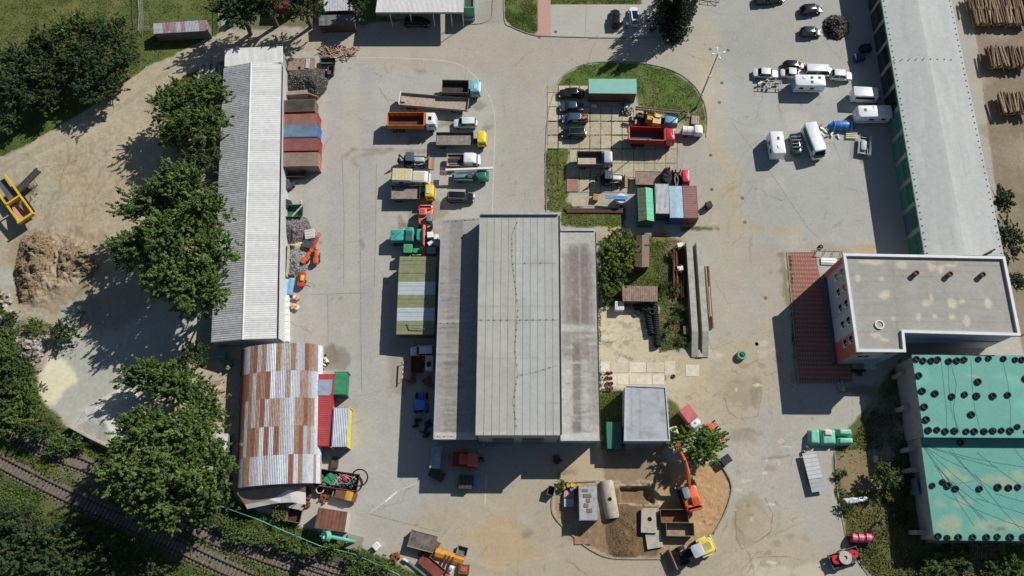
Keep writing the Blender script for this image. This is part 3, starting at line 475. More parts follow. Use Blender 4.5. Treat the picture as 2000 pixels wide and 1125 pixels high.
# ---------------- railway ----------------
def track(label, pts, sp=.62):
    t = T('railway_track', label, 'railway track', *pts[len(pts) // 2]); P = [Vector(W(*p)) for p in smooth(pts, 6)]; RM = pm('rail_steel', (70, 54, 46), rough=.7, metal=.3, var=.3); SM = pm('sleeper_wood', (122, 114, 104), var=.35, scale=3)
    for sgn in (-.75, .75):
        m = MB()
        for a, b in zip(P, P[1:]):
            d = (b - a).normalized(); n = Vector((-d.y, d.x)); q4 = [a + n * (sgn - .05), a + n * (sgn + .05), b + n * (sgn + .05), b + n * (sgn - .05)]
            m.add([(c.x, c.y, .06) for c in q4] + [(c.x, c.y, .24) for c in q4], [(3, 2, 1, 0), (4, 5, 6, 7), (0, 1, 5, 4), (1, 2, 6, 5), (2, 3, 7, 6), (3, 0, 4, 7)])
        wobj('rail', m, RM, t)
    sm = MB(); sm.box(-.13, .13, -1.25, 1.25, -.04, .1); me = mesh('sleeper', sm, SM); acc = 0
    for a, b in zip(P, P[1:]):
        L_ = (b - a).length; d = (b - a) / L_
        while acc < L_:
            c = a + d * acc; o = obj('sleeper', me, None, t); o.location = (c.x - t.location.x, c.y - t.location.y, rnd(-.02, .01)); o.rotation_euler.z = math.atan2(d.y, d.x) + rnd(-.03, .03); acc += sp
        acc -= L_
track('rusty railway track crossing the bottom left corner, nearest the corner', [(-60, 874), (0, 903), (126, 966), (325, 1056), (420, 1101), (500, 1136)])
track('rusty railway track closest to the trees and cyan fence', [(20, 848), (120, 893), (190, 922), (374, 1032), (500, 1081), (620, 1120), (700, 1146)])
track('branching railway track beside the overgrown cyan fence', [(500, 1066), (600, 1100), (720, 1140)], .7)
# ---------------- buildings ----------------
def W3(p): x, y = W(p[0], p[1], p[2]); return Vector((x, y, p[2]))
def bld(name, label, pts, z, cat='building'):
    c = sum((Vector(W(p[0], p[1], z)) for p in pts), Vector((0, 0))) / len(pts); o = bpy.data.objects.new(name, None); C.objects.link(o); o.location = (c.x, c.y, 0); return tag(o, label, cat)
def walls(t, P, z1, mat, inset=.25, th=.2, z0=-.1, mats=None, name='wall'):    # P world xy polygon
    c = sum((Vector(p[:2]) for p in P), Vector((0, 0))) / len(P); n = len(P); A = sum(P[i][0] * P[(i + 1) % n][1] - P[(i + 1) % n][0] * P[i][1] for i in range(n)); s = 1 if A > 0 else -1
    def off(d):
        o = []
        for i in range(n):
            a, b, e = Vector(P[i - 1][:2]), Vector(P[i][:2]), Vector(P[(i + 1) % n][:2]); d1 = (b - a).normalized(); d2 = (e - b).normalized(); n1 = Vector((-d1.y, d1.x)) * s; n2 = Vector((-d2.y, d2.x)) * s
            k = (n1 + n2); o.append(b + k * (d / max(.3, k.dot(n1))))
        return o
    O, I = off(inset), off(inset + th); zz = z1 if isinstance(z1, (list, tuple)) else [z1] * n
    for i in range(n):
        j = (i + 1) % n; m = MB(); m.add([(*O[i], z0), (*O[j], z0), (*I[j], z0), (*I[i], z0), (*O[i], zz[i]), (*O[j], zz[j]), (*I[j], zz[j]), (*I[i], zz[i])], [(3, 2, 1, 0), (4, 5, 6, 7), (0, 1, 5, 4), (1, 2, 6, 5), (2, 3, 7, 6), (3, 0, 4, 7)])
        wobj(name, m, (mats or {}).get(i, mat), t)
    return O
def proof(t, name, cs, nu, nv, base, fn, mat, strips=1, res=.3, bow=0, cross=1):   # painted roof surface, cs = a,b,c,d surveyed corners with height; strips run along b-c... split over a->b
    a, b, c, d = map(W3, cs); nu = max(2, int((b - a).length / res)); nv = max(2, int((d - a).length / res)); nu += (-nu) % strips; nv += (-nv) % cross
    u, v = np.meshgrid(np.linspace(0, 1, nu + 1), np.linspace(0, 1, nv + 1)); u = u.ravel()[:, None]; v = v.ravel()[:, None]; A, B, C_, D = (np.array(x) for x in (a, b, c, d))
    V = (A * (1 - u) + B * u) * (1 - v) + (D * (1 - u) + C_ * u) * v; V[:, 2] += bow * np.sin(np.pi * u[:, 0]); p = Paint(V, base); fn(p); V -= np.array(t.location)
    st = nu // strips; cr = nv // cross; k = 0; ids = np.arange((nu + 1) * (nv + 1)).reshape(nv + 1, nu + 1)
    for s in range(strips):
        for q_ in range(cross):
            I = ids[q_ * cr:(q_ + 1) * cr + 1, s * st:(s + 1) * st + 1]; hh, ww = I.shape; Vs = V[I.ravel()].copy(); Cs = p.C[I.ravel()] * rnd(.965, 1.035); off = rnd(0, .012); Vs[:, 2] += off
            top = np.arange(hh * ww).reshape(hh, ww); Qs = np.stack([top[:-1, :-1], top[:-1, 1:], top[1:, 1:], top[1:, :-1]], -1).reshape(-1, 4)
            rim = np.concatenate([top[0, :], top[1:, -1], top[-1, -2::-1], top[-2:0:-1, 0]]); nr = len(rim); lo = Vs[rim] - (0, 0, .06); k0 = len(Vs); Vs = np.concatenate([Vs, lo]); Cs = np.concatenate([Cs, Cs[rim]])
            j = np.arange(nr); Qr = np.stack([rim[j], k0 + j, k0 + (j + 1) % nr, rim[(j + 1) % nr]], -1)
            obj(name, npmesh(name, Vs, np.concatenate([Qs, Qr]), mat, col=Cs), None, t)
def und(t, cs, dz=.07, mat=None, name='roof_deck'):  # solid deck under a roof surface
    P = [W3(c) for c in cs]; m = MB(); n = len(P); m.add([(p.x, p.y, p.z - dz - .18) for p in P] + [(p.x, p.y, p.z - dz) for p in P], [tuple(range(n)), tuple(range(2 * n - 1, n - 1, -1))] + [(i, n + i, n + (i + 1) % n, (i + 1) % n) for i in range(n)]); wobj(name, m, mat or CON(), t)
def coping(t, pts, z, wd=.35, h=.22, mat=None, name='coping', closed=True):
    P = [Vector(W(*p, z)) for p in pts]; n = len(P)
    for i in range(n if closed else n - 1):
        a, b = P[i], P[(i + 1) % n]; d = (b - a).normalized(); nn = Vector((-d.y, d.x)) * wd / 2; e = d * (wd / 2 - .003 if i % 2 else -wd / 2); m = MB()
        q4 = [a - e + nn, a - e - nn, b + e - nn, b + e + nn]; m.prism([tuple(x) for x in q4], z - h, z + (.002 * i)); wobj(name, m, mat or WHT(), t)
ROOF = am('roof_membrane', rough=.85, s1=1.2, s2=9, v1=.06, v2=.08, bump=.15); ROOFR = am('roof_sheet_old', rough=.9, s1=2, s2=12, v1=.12, v2=.14, bump=.25)
def mott(p, a=.08, sx=.3, sy=.3, b=.03): p.mul(1 + a * fbm(p.X * sx, p.Y * sy, 4, 3) + b * rng.normal(size=len(p.X)))
def dots(t, pts, z, step, mat=None, name='wire_holder', r=.07):   # little feet of the lightning wire
    mat = mat or pm('black_plastic', (34, 34, 36), bump=0); mb = MB(); mb.lathe([(r, 0), (r * .8, .1), (.02, .12)], 7); me = mesh(name, mb, mat); P = [Vector(W(*p, z)) for p in pts]; w_ = MB()
    for a, b in zip(P, P[1:]):
        L_ = (b - a).length
        for k in range(int(L_ / step)): c = a + (b - a) * (k + .5 + rnd(-.08, .08)) * step / L_; obj(name, me, None, t, loc=(c.x - t.location.x, c.y - t.location.y, z + .02))
        w_.cyl((a.x, a.y, z + .13), (b.x, b.y, z + .13), .015, n=4)
    wobj('lightning_wire', w_, STL(), t)

# central workshop hall: high middle roof and two lower side roofs
HC = [(938, 417), (1092, 417), (1096, 850), (930, 850)]; WALLB = pm('grey_blue_render', (150, 156, 160), var=.12, scale=1, dirt=.1, dcol=(110, 108, 104))
t = bld('workshop_hall', 'long central workshop hall with high pale flat roof between two lower side roofs', HC, 8.7)
und(t, [(*p, 8.7) for p in HC]); und(t, [(862, 430, 5.8), (941, 425, 5.8), (931, 858, 5.8), (847, 858, 5.8)]); und(t, [(1090, 449, 5.8), (1163, 449, 5.8), (1172, 861, 5.8), (1094, 861, 5.8)])
def f(p):
    p.poly([(938, 640), (1010, 640), (1008, 850), (928, 850)], (170, 168, 158), .4, 40, 10, 10); p.poly([(1012, 420), (1094, 420), (1096, 850), (1010, 850)], (168, 170, 168), .7, 6, 1, 1)
    for k in range(18): p.blob(rnd(940, 1090), rnd(425, 845), rnd(6, 24), rnd(5, 30), random.choice([(150, 150, 142), (174, 172, 162), (156, 154, 146)]), .35, 14, 8, 8)
    for y in (475, 510, 598, 643, 700, 790): p.stroke([(935, y), (1095, y + rnd(-3, 3))], 1.5, (140, 140, 134), .5, 1.5, 1, 1)
    for x in (1010, 1012): p.stroke([(x, 430), (x - 1, 848)], 2, (182, 182, 176), .5, 2, 2, 1)
    p.stroke([(938, 424), (1092, 424)], 4, (120, 118, 112), .4, 3, 1, 1); p.stroke([(932, 845), (1096, 845)], 5, (186, 184, 176), .6, 3, 2, 2); mott(p, .05, .2, .2, .012)
proof(t, 'roof_strip', [(*p, 8.7) for p in HC], 0, 0, (164, 164, 156), f, ROOF, strips=11, cross=6)
SM2 = pm('seam', (140, 140, 134), bump=0)
for k in range(1, 11):
    a = W3((938 + 154 * k / 11, 418, 8.7)); b = W3((930 + 166 * k / 11, 850, 8.7)); m = MB(); m.add([(a.x - .04, a.y, 8.70), (a.x + .04, a.y, 8.70), (b.x + .04, b.y, 8.70), (b.x - .04, b.y, 8.70), (a.x - .03, a.y, 8.735), (a.x + .03, a.y, 8.735), (b.x + .03, b.y, 8.735), (b.x - .03, b.y, 8.735)], [(3, 2, 1, 0), (4, 5, 6, 7), (0, 1, 5, 4), (1, 2, 6, 5), (2, 3, 7, 6), (3, 0, 4, 7)]); wobj('roof_seam', m, SM2, t)
def f(p):
    p.poly([(880, 430), (905, 430), (894, 860), (866, 860)], (130, 125, 120), .8, 3, 1, 1, None); p.poly([(862, 500), (905, 600), (900, 850), (847, 850)], (142, 138, 132), .5, 30, 8, 8)
    for k in range(150): y = rnd(540, 850); p.stroke([(rnd(850, 875), y), (rnd(885, 905), y + rnd(-3, 3))], rnd(1, 3), (112, 106, 100) if k % 3 else (164, 160, 152), rnd(.25, .55), 2, 1, 1)
    p.stroke([(855, 628), (938, 628)], 7, (160, 160, 156), .8, 2, 1, 1); p.poly([(848, 845), (935, 845), (935, 860), (846, 860)], (188, 184, 174), .9, 2, 1, 1); mott(p, .06, .2, 1.5)
proof(t, 'side_roof_sheet', [(862, 430, 5.8), (940, 425, 5.8), (930, 858, 5.8), (847, 858, 5.8)], 0, 0, (150, 148, 144), f, ROOFR, strips=4, cross=18)
def f(p):
    p.poly([(1097, 490), (1160, 490), (1160, 700), (1096, 700)], (132, 125, 120), .8, 12, 3, 4); p.poly([(1110, 480), (1150, 480), (1152, 630), (1108, 630)], (118, 110, 106), .7, 8, 3, 4)
    p.stroke([(1096, 641), (1168, 641)], 12, (176, 174, 168), .9, 5, 2, 3); p.poly([(1118, 670), (1137, 670), (1137, 850), (1117, 850)], (110, 102, 98), .75, 3, 1, 3); p.poly([(1150, 660), (1170, 660), (1172, 830), (1152, 830)], (138, 132, 126), .6, 8, 2, 4)
    for k in range(110): y = rnd(655, 845); x = rnd(1098, 1150); p.stroke([(x, y), (x + rnd(8, 26), y + rnd(-2, 2))], rnd(1, 2.5), (186, 182, 174) if k % 2 else (118, 110, 106), rnd(.3, .6), 1.5, 1, 1)
    for k in range(40): x = rnd(1110, 1150); y = rnd(490, 610); p.stroke([(x, y), (x + rnd(-1, 1), y + rnd(5, 18))], .8, (182, 178, 170), .4, 1, .5, .5)
    for x in (1112, 1131, 1150): p.stroke([(x, 452), (x + 6, 858)], 1, (168, 164, 158), .6, 1, .5, .5)
    p.poly([(1094, 845), (1172, 845), (1172, 861), (1094, 861)], (184, 182, 176), .9, 4, 1, 2); mott(p, .1, .5, 1.2)
proof(t, 'side_roof_sheet', [(1092, 449, 5.8), (1163, 449, 5.8), (1172, 861, 5.8), (1095, 861, 5.8)], 0, 0, (168, 166, 160), f, ROOFR, strips=4, cross=18)
c8 = [W(*p, 8.7) for p in HC]; walls(t, c8, 8.45, WALLB, .15)
walls(t, [W(862, 430, 5.8), W(941, 427, 5.8), W(934, 852, 5.8), W(847, 857, 5.8)], 5.55, WALLB, .3); walls(t, [W(1088, 451, 5.8), W(1163, 450, 5.8), W(1172, 860, 5.8), W(1090, 858, 5.8)], 5.55, WALLB, .3)
coping(t, [(938, 417), (1092, 417)], 9.15, .3, .5, pm('zinc', (168, 174, 180), rough=.5, metal=.4, bump=0), 'parapet', False); coping(t, [(1094, 449), (1163, 449)], 6.05, .3, .3, MC['zinc'], 'parapet', False)
coping(t, [(1092.5, 420), (1096.5, 850)], 8.8, .18, .14, DRK(), 'gutter', False); coping(t, [(862, 432), (847, 857)], 5.86, .12, .12, MC['zinc'], 'gutter', False); coping(t, [(1163.5, 452), (1172.5, 860)], 5.86, .12, .12, DRK(), 'gutter', False); coping(t, [(937.5, 420), (929.5, 850)], 8.78, .14, .12, MC['zinc'], 'gutter', False)
dots(t, [(1012, 430), (1000, 460), (1001, 510), (1012, 600), (1011, 625), (1006, 680), (1012, 730), (1003, 785), (1010, 838)], 8.72, 1.0); dots(t, [(934, 625), (1010, 625), (1092, 624)], 8.72, 1.0); dots(t, [(1012, 733), (1040, 728), (1090, 713)], 8.72, 1.1)
dots(t, [(1000, 513), (1010, 514), (1088, 513)], 8.72, 2.6); dots(t, [(855, 631), (930, 629)], 5.82, 1.0); dots(t, [(848, 852), (890, 852)], 5.82, 1.0); dots(t, [(866, 433), (935, 428)], 5.82, 1.4)
gm = pm('door_grey', (96, 100, 104), rough=.6, dirt=.15); yb = min(p[1] for p in c8)
for xa, xb in ((962, 1003), (1020, 1062)):
    X0, X1 = W(xa, 862, 4)[0], W(xb, 862, 4)[0]; m = MB(); m.box(X0, X1, yb + .02, yb + .18, 0, 4.6); o = wobj('gate_door', m, pm('gate_dark_grey', (70, 74, 78), rough=.7), t)  # gate leaf in one even dark grey behind the panels
    for k in range(6): m = MB(); m.box(X0, X1, yb - .03, yb + .018, .05 + k * .76, .75 + k * .76); wobj('gate_panel', m, gm, t)

# white corrugated storage shed
t = bld('storage_shed', 'long white corrugated storage shed on the left with grey west slope half under the trees', [(438, 95), (552, 92), (548, 664), (412, 669)], 3.6)
SH = [pm('white_sheet_%d' % i, c, rough=.55, metal=.0, var=.1, scale=1.5, bump=.04, dirt=.06, dcol=(130, 126, 120)) for i, c in enumerate([(190, 191, 190), (194, 195, 193), (186, 187, 186)])]; SG = [pm('grey_sheet_%d' % i, c, rough=.6, metal=.1, var=.2, scale=1.5, bump=.1, dirt=.2, dcol=(96, 92, 86)) for i, c in enumerate([(178, 180, 183), (184, 186, 188), (173, 175, 177)])]
def slope(t, a, b, c, d, n, waves, amp, mats, name='roof_sheet', rows=1, pick=None):
    a, b, c, d = map(W3, (a, b, c, d))
    for i in range(n):
        for r_ in range(rows):
            u0, u1 = i / n, (i + 1) / n; v0, v1 = r_ / rows, (r_ + 1) / rows; q = lambda u, v: a.lerp(b, u).lerp(d.lerp(c, u), v); e = Vector((0, 0, rnd(0, .015) + r_ * .01)); m = MB()
            m.sheet(q(u0, v0) + e, q(u1, v0) + e, q(u1, v1) + e, q(u0, v1) + e, waves, amp); wobj(name, m, pick(i, r_) if pick else random.choice(mats), t)
rd, re_ = (490, 122, 4.9), (473.5, 663, 4.9); sl_, sr = (437, 131, 3.4), (549.5, 124, 3.4); ll, lr = (412.5, 669, 3.4), (540, 661, 3.6)
slope(t, sl_, ll, re_, rd, 46, 3, .055, SG); slope(t, sr, lr, re_, rd, 46, 3, .06, SH)
slope(t, (438, 130, 3.65), (552, 122, 3.65), (552.5, 90, 3.75), (439, 95, 3.75), 10, 5, .06, SH)
O = walls(t, [W(438, 96, 3.5), W(413, 668, 3.4), W(541, 661, 3.5), W(551.5, 93, 3.5)], [3.3, 3.2, 3.3, 3.3], pm('shed_wall', (150, 152, 150), rough=.6, dirt=.2), .12)
m = MB(); a, b = W3((551.5, 124, 3.4)), W3((541, 661, 3.4)); m.sheet((a.x + .12, a.y, 0), (b.x + .75, b.y, 0), (b.x + .22, b.y, 3.45), (a.x + .05, a.y, 3.3), 120, .06); wobj('side_cladding', m, SH[2], t)
m = MB(); a, b, c = W3((412.5, 669, 3.3)), W3((473.5, 663, 4.8)), W3((541, 661, 3.4)); m.add([tuple(a), tuple(b), tuple(c), (a.x, a.y + .1, 3.2), (c.x, c.y + .1, 3.2)], [(0, 3, 4, 2, 1)]); m.v = [(x, y, z - .05) for x, y, z in m.v]; wobj('gable', m, SG[2], t)
m = MB(); a, b = W3((490, 122, 4.99)), W3((473.5, 663, 4.99)); m.add([(a.x - .2, a.y, 4.92), (a.x + .2, a.y, 4.92), (b.x + .2, b.y, 4.92), (b.x - .2, b.y, 4.92), (a.x, a.y, 5.03), (b.x, b.y, 5.03)], [(0, 4, 5, 3), (4, 1, 2, 5)]); wobj('ridge_cap', m, SH[1], t)
for i in range(7): m = MB(); x, y = W(557, 582 + i * 13, .8); m.at(x, y, .8, rnd(-2, 2)).box(-.62, .58, -.55, .5, -.8, rnd(0, .05)); tag(wobj('white_panel', m, WHT(), T('panel_stack', 'white panel stack leaning along the shed, number %s from the north' % ['one', 'two', 'three', 'four', 'five', 'six', 'seven'][i], 'panel', 557, 582 + i * 13, .8, group='white panels beside the storage shed')))

# arched hall of corrugated sheets with rust
t = bld('arched_hall', 'barrel roofed corrugated hall streaked with rust', [(472, 683), (628, 690), (620, 948), (456, 960)], 4)
WS = [pm('zinc_sheet_%d' % i, c, rough=.5, metal=.1, var=.16, scale=2.4, bump=.06, dirt=.34, dcol=(146, 104, 84), st=(7, .16, 7)) for i, c in enumerate([(176, 184, 194), (164, 172, 180), (186, 192, 198)])]
RS = [pm('rust_sheet_%d' % i, c, rough=.9, var=.3, scale=3, bump=.15, dirt=.45, dcol=d, st=(7, .16, 7)) for i, (c, d) in enumerate([((134, 88, 70), (96, 66, 56)), ((120, 78, 64), (160, 120, 96)), ((150, 108, 86), (110, 78, 64)), ((146, 122, 100), (120, 84, 66))])]
MX = [pm('mixed_sheet_%d' % i, c, rough=.7, var=.2, scale=2.6, bump=.08, dirt=.5, dcol=d, st=(6, .12, 6)) for i, (c, d) in enumerate([((176, 180, 186), (122, 76, 58)), ((168, 166, 164), (132, 88, 68)), ((140, 104, 84), (172, 174, 178))])]
NS, NR = 26, 5; n0, n1 = Vector(W(540, 671, 5.0)), Vector(W(531, 945, 5.0)); ax = (n1 - n0).normalized(); pr = Vector((ax.y, -ax.x)); pr = pr if pr.x > 0 else -pr; Lh = (n1 - n0).length; RW, RH = 6.35, 3.7
runs = ["rrwrrrrrwrwwwrwwwwrrrwrrww", "rrrrrrrrrrrwwwwwrwwwwrrrww", "rrrwrrrrwrrrrwwwwwwwwwrrww", "rrrwrrrrwwrwwrwwwwwrwrwwww", "rrwrrrwrrwwrwwrwwwrwwrwwww"]
for j in range(NR):
    for i in range(NS):
        m = MB(); v0, v1 = j / NR * Lh, (j + 1) / NR * Lh + .1; k = 6; rows_ = []
        for q in range(k + 1):
            th = pi * (1 - (i + q / k) / NS); bump_ = .07 if q % 2 else 0; rx_ = (RW + bump_ + .012 * (NR - j)); p = n0 + pr * (rx_ * cos(th)); z = 1.3 + (RH + bump_ + .012 * (NR - j)) * sin(th) ** .9 if sin(th) > 0 else 1.3
            rows_ += [(p.x + ax.x * v0, p.y + ax.y * v0, z), (p.x + ax.x * v1, p.y + ax.y * v1, z)]
        m.add(rows_, [(2 * q, 2 * q + 1, 2 * q + 3, 2 * q + 2) for q in range(k)]); ch = runs[j][min(25, int((1 - cos(pi * (i + .5) / NS)) / 2 * 26))]; wobj('roof_sheet', m, random.choice(MX if rnd(0, 1) < (.28 if ch == 'w' else .3) else (WS if ch == 'w' else RS)), t)
for sgn in (-1, 1):
    m = MB(); p = n0 + pr * (RW - .05) * sgn; e = p + ax * Lh; d = pr * .2 * sgn; m.sheet((p.x, p.y, 0), (e.x, e.y, 0), (e.x, e.y, 1.45), (p.x, p.y, 1.45), 60, .05); wobj('side_wall', m, WS[0], t)
for e in (n0 + ax * .1, n0 + ax * (Lh - .1)):
    m = MB(); L_ = []
    for q in range(17): th = pi * q / 16; p = e + pr * ((RW - .1) * cos(th)); L_.append((p.x, p.y, 1.2 + (RH - .1) * max(0, sin(th)) ** .9))
    p0, p1 = e + pr * (RW - .1), e - pr * (RW - .1); m.add(L_ + [(p1.x, p1.y, 0), (p0.x, p0.y, 0)], [tuple(range(19))]); wobj('end_wall', m, WS[1], t)
t = bld('porch_awning', 'sagging brown and white tarpaulin porch at the south end of the arched hall', [(465, 955), (598, 952), (598, 985), (480, 992)], 2.6, 'awning')
ed = [(462, 962, 3.2), (500, 955, 3.3), (520, 953, 3.3), (548, 951, 3.3), (563, 951, 3.4), (597, 950, 3.2)]; mid = [(478, 985, 2.5), (503, 981, 2.6), (526, 976, 2.7), (548, 966, 2.7), (563, 956, 3.1), (597, 962, 2.6)]; fr = [(483, 994, 2.1), (503, 990, 2.2), (528, 985, 2.2), (548, 982, 2.3), (571, 981, 2.4), (597, 985, 2.1)]
for i in range(5):
    for a, b, mt in ((ed, mid, pm('brown_tarp', (150, 124, 108), rough=.8, var=.2, dirt=.2)), (mid, fr, pm('white_tarp', (222, 218, 212), rough=.7, var=.08, dirt=.0))):
        m = MB(); q4 = [W3(a[i]), W3(a[i + 1]), W3(b[i + 1]), W3(b[i])]; m.add([tuple(x) for x in q4] + [(x.x, x.y, x.z - .04) for x in q4], [(0, 3, 2, 1), (4, 5, 6, 7), (0, 1, 5, 4), (1, 2, 6, 5), (2, 3, 7, 6), (3, 0, 4, 7)]); wobj('awning_sheet', m, mt, t)
    m = MB(); p = W3(fr[i]); m.cyl((p.x, p.y, 0), (p.x, p.y, p.z), .05, n=6); wobj('post', m, STL(), t)

# long pale hall on the right
t = bld('long_hall', 'very long pale flat roofed hall on the right with green doors', [(1722, 0), (1858, 0), (1961, 499), (1807, 499)], 5.1)
xa, xb = W(1722, 0, 5.1)[0], W(1858, 0, 5.1)[0]; ya, yb_ = W(1807, 499, 5.1)[1], 132
cs = []; P4 = [(W(1807, 500, 5.1)), (W(1961, 500, 5.1)), None, None]; dxl = (Vector(W(1722, 0, 5.1)) - Vector(P4[0])); dxr = (Vector(W(1858, 0, 5.1)) - Vector(P4[1])); P4[3] = tuple(Vector(P4[0]) + dxl * 1.25); P4[2] = tuple(Vector(P4[1]) + dxr * 1.25)
def inv(x, y, z): a, b = proj(x, y, z); return (a, b, z)
def f(p):
    for k in range(60): x = rnd(1730, 1950); y = rnd(-50, 500); p.stroke([(x, y), (x + rnd(4, 14), y + rnd(30, 90))], rnd(2, 8), random.choice([(184, 188, 184), (158, 164, 162), (192, 194, 190)]), .35, 5, 3, 3)
    p.stroke([(1795, 0), (1885, 500)], 14, (190, 192, 188), .4, 10, 3, 4); mott(p, .05, .3, .12, .015)
mid0 = ((Vector(P4[0]) + Vector(P4[1])) / 2); mid1 = ((Vector(P4[3]) + Vector(P4[2])) / 2)
proof(t, 'roof_strip', [inv(*P4[0], 5.1), inv(*mid0, 5.5), inv(*mid1, 5.5), inv(*P4[3], 5.1)], 0, 0, (172, 176, 173), f, ROOF, strips=5, cross=9, res=.35)
proof(t, 'roof_strip', [inv(*mid0, 5.5), inv(*P4[1], 5.1), inv(*P4[2], 5.1), inv(*mid1, 5.5)], 0, 0, (176, 179, 176), f, ROOF, strips=5, cross=9, res=.35)
und(t, [inv(*p, 5.1) for p in P4], .09); walls(t, P4, 4.83, pm('hall_wall', (168, 162, 148), dirt=.12), .35)
GD = pm('green_door', (72, 132, 112), rough=.55, var=.12, dirt=.12); w0 = Vector(P4[0]); wd = (Vector(P4[3]) - w0).normalized()
for k in range(12):
    s0 = 1.2 + k * 4.6; gm2 = GD if k < 6 and k != 1 else (pm('blue_grey_door', (84, 104, 118), rough=.5) if k == 1 else pm('dark_door', (52, 60, 66), rough=.6)); d = obj('sliding_door', (lambda m: m)(MB()), gm2, t)
    d.data = (lambda m: mesh('sliding_door', m, gm2))(MB().box(0, .12, 0, 3.6, 0, 3.9)); pp = w0 + wd * s0 + Vector((.19, 0)); d.location = (pp.x - t.location.x, pp.y - t.location.y, 0); d.rotation_euler.z = math.atan2(wd.y, wd.x) - pi / 2
    for q in range(3): m = MB(); m.box(-.04, -.005, .1 + q * 1.18, 1.14 + q * 1.18, 2.3, 3.6); obj('door_window', m, pm('door_pane', (60, 110, 100), rough=.2) if k < 6 else GL(), d)
coping(t, [inv(*P4[0], 5.12)[:2], inv(*P4[3], 5.12)[:2]], 5.16, .2, .3, pm('green_fascia', (110, 140, 132), rough=.6), 'fascia', False)
mm = MB(); mm.box(-.08, .08, -.08, .08, 0, .1); me = mesh('roof_clip', mm, DRK())
for a, b, o_ in ((P4[0], P4[3], .35), (P4[1], P4[2], -.35)):
    for k in range(52): p = Vector(a).lerp(Vector(b), (k + .4) / 52); obj('roof_clip', me, None, t, loc=(p.x + o_ - t.location.x, p.y - t.location.y, 5.13))
for k in range(9): p = Vector(W(1748 + k * 13.8, 116, 5.4)); obj('roof_clip', me, None, t, loc=(p.x - t.location.x, p.y - t.location.y, 5.2 + .35 * (1 - abs(k - 4) / 5)))
m = MB(); a, b = W3((1920, 499, 5.5)), W3((1943, 487, 5.6)); m.cyl(tuple(a), (b.x, b.y, 5.6), .14, n=8); wobj('flue_pipe', m, DRK(), t)

# office block
OB = [(1649.5, 497), (1961, 503), (1991, 653), (1763.5, 647), (1767, 685), (1675.6, 684.5)]
t = bld('office_block', 'grey and red three storey office block with white edged flat roof', OB, 8.9); PW = [W(*p, 8.9) for p in OB]
OG = pm('office_grey_render', (150, 162, 172), var=.06, bump=.05); OR = pm('office_red_render', (172, 96, 82), var=.06, bump=.05)
O = walls(t, PW, 8.66, OG, .1, .3, mats={1: OG})
und(t, [(*p, 8.6) for p in [(1651, 499), (1960, 505), (1989, 652), (1763, 648), (1766, 684), (1677, 684)]], .05)
def f(p):
    for y in range(505, 690, 11): p.stroke([(1650, y), (1990, y + 4)], 1, (134, 132, 124), .45, 1, .5, .5)
    p.stroke([(1742, 505), (1756, 690)], 3, (132, 130, 124), .5, 2, 2, 2); p.stroke([(1840, 505), (1852, 650)], 2, (132, 130, 124), .4, 2, 2, 2)
    for c in ((1700, 512, 26, 5), (1760, 517, 12, 8), (1820, 517, 9, 12), (1838, 522, 6, 12), (1855, 514, 14, 8), (1676, 545, 6, 9), (1727, 575, 10, 10), (1808, 592, 8, 7), (1818, 585, 3, 12), (1860, 592, 9, 11), (1880, 590, 6, 4), (1930, 592, 8, 10), (1860, 620, 7, 6), (1888, 628, 6, 12), (1825, 618, 5, 4), (1715, 655, 10, 4), (1728, 662, 7, 3), (1795, 620, 4, 8), (1745, 620, 5, 5), (1722, 545, 4, 3)): p.blob(*c, (192, 184, 164), .85, 3, 4, 3)
    p.blob(1840, 512, 26, 5, (120, 116, 96), .7, 4, 3, 3); p.stroke([(1660, 508), (1955, 512)], 5, (172, 164, 142), .5, 5, 4, 5); mott(p, .08, .4, .15)
def ff(cs): proof(t, 'roof_strip', cs, 0, 0, (152, 152, 144), f, ROOF, strips=1, cross=8)
proof(t, 'roof_strip', [(1652, 500, 8.62), (1960, 506, 8.62), (1988, 651, 8.62), (1671, 648, 8.62)], 0, 0, (154, 152, 144), f, ROOF, strips=3, cross=10); proof(t, 'roof_strip', [(1671, 648.5, 8.62), (1762, 648.5, 8.62), (1765, 683, 8.62), (1676, 683, 8.62)], 0, 0, (154, 152, 144), f, ROOF, strips=1, cross=2)
coping(t, OB, 9.05, .42, .42, pm('white_coping', (200, 202, 202), rough=.5, var=.08), 'coping')
a, b = Vector(PW[0]), Vector(PW[5]); dirw = (b - a).normalized(); nout = Vector((dirw.y, -dirw.x)); nout = nout if nout.x < 0 else -nout; Lw = (b - a).length; ang = math.degrees(math.atan2(dirw.y, dirw.x))
def fac(name, s0, s1, z0, z1, mat, pr_=.0, th=.06):
    m = MB(); m.box(s0, s1, -th, pr_, z0, z1); o = obj(name, m, mat, t, loc=(a.x + nout.x * .0 - t.location.x, a.y + nout.y * .0 - t.location.y, 0), rz=ang); return o
sg = -1 if nout.dot(Vector((-dirw.y, dirw.x))) < 0 else 1
def fac(name, s0, s1, z0, z1, mat, d0, d1, par=None):   # d: distance out of the facade
    m = MB(); m.box(s0, s1, min(sg * d0, sg * d1), max(sg * d0, sg * d1), z0, z1); o = obj(name, m, mat, par or t)
    if not par: o.location = (a.x - t.location.x, a.y - t.location.y, 0); o.rotation_euler.z = R(ang)
    return o
fac('red_band', -.05, Lw, 8.0, 8.48, OR, -.1, -.07); fac('red_band', -.05, .9, 0, 7.99, OR, -.1, -.06); fac('red_band', Lw - 3.2, Lw + .05, 0, 7.99, OR, -.1, -.06)
fac('grey_panel', 8.6, 14.2, 1.2, 7.9, pm('office_light_render', (168, 178, 186), var=.05), -.1, -.08)
WF = pm('white_frame', (215, 215, 212), bump=0)
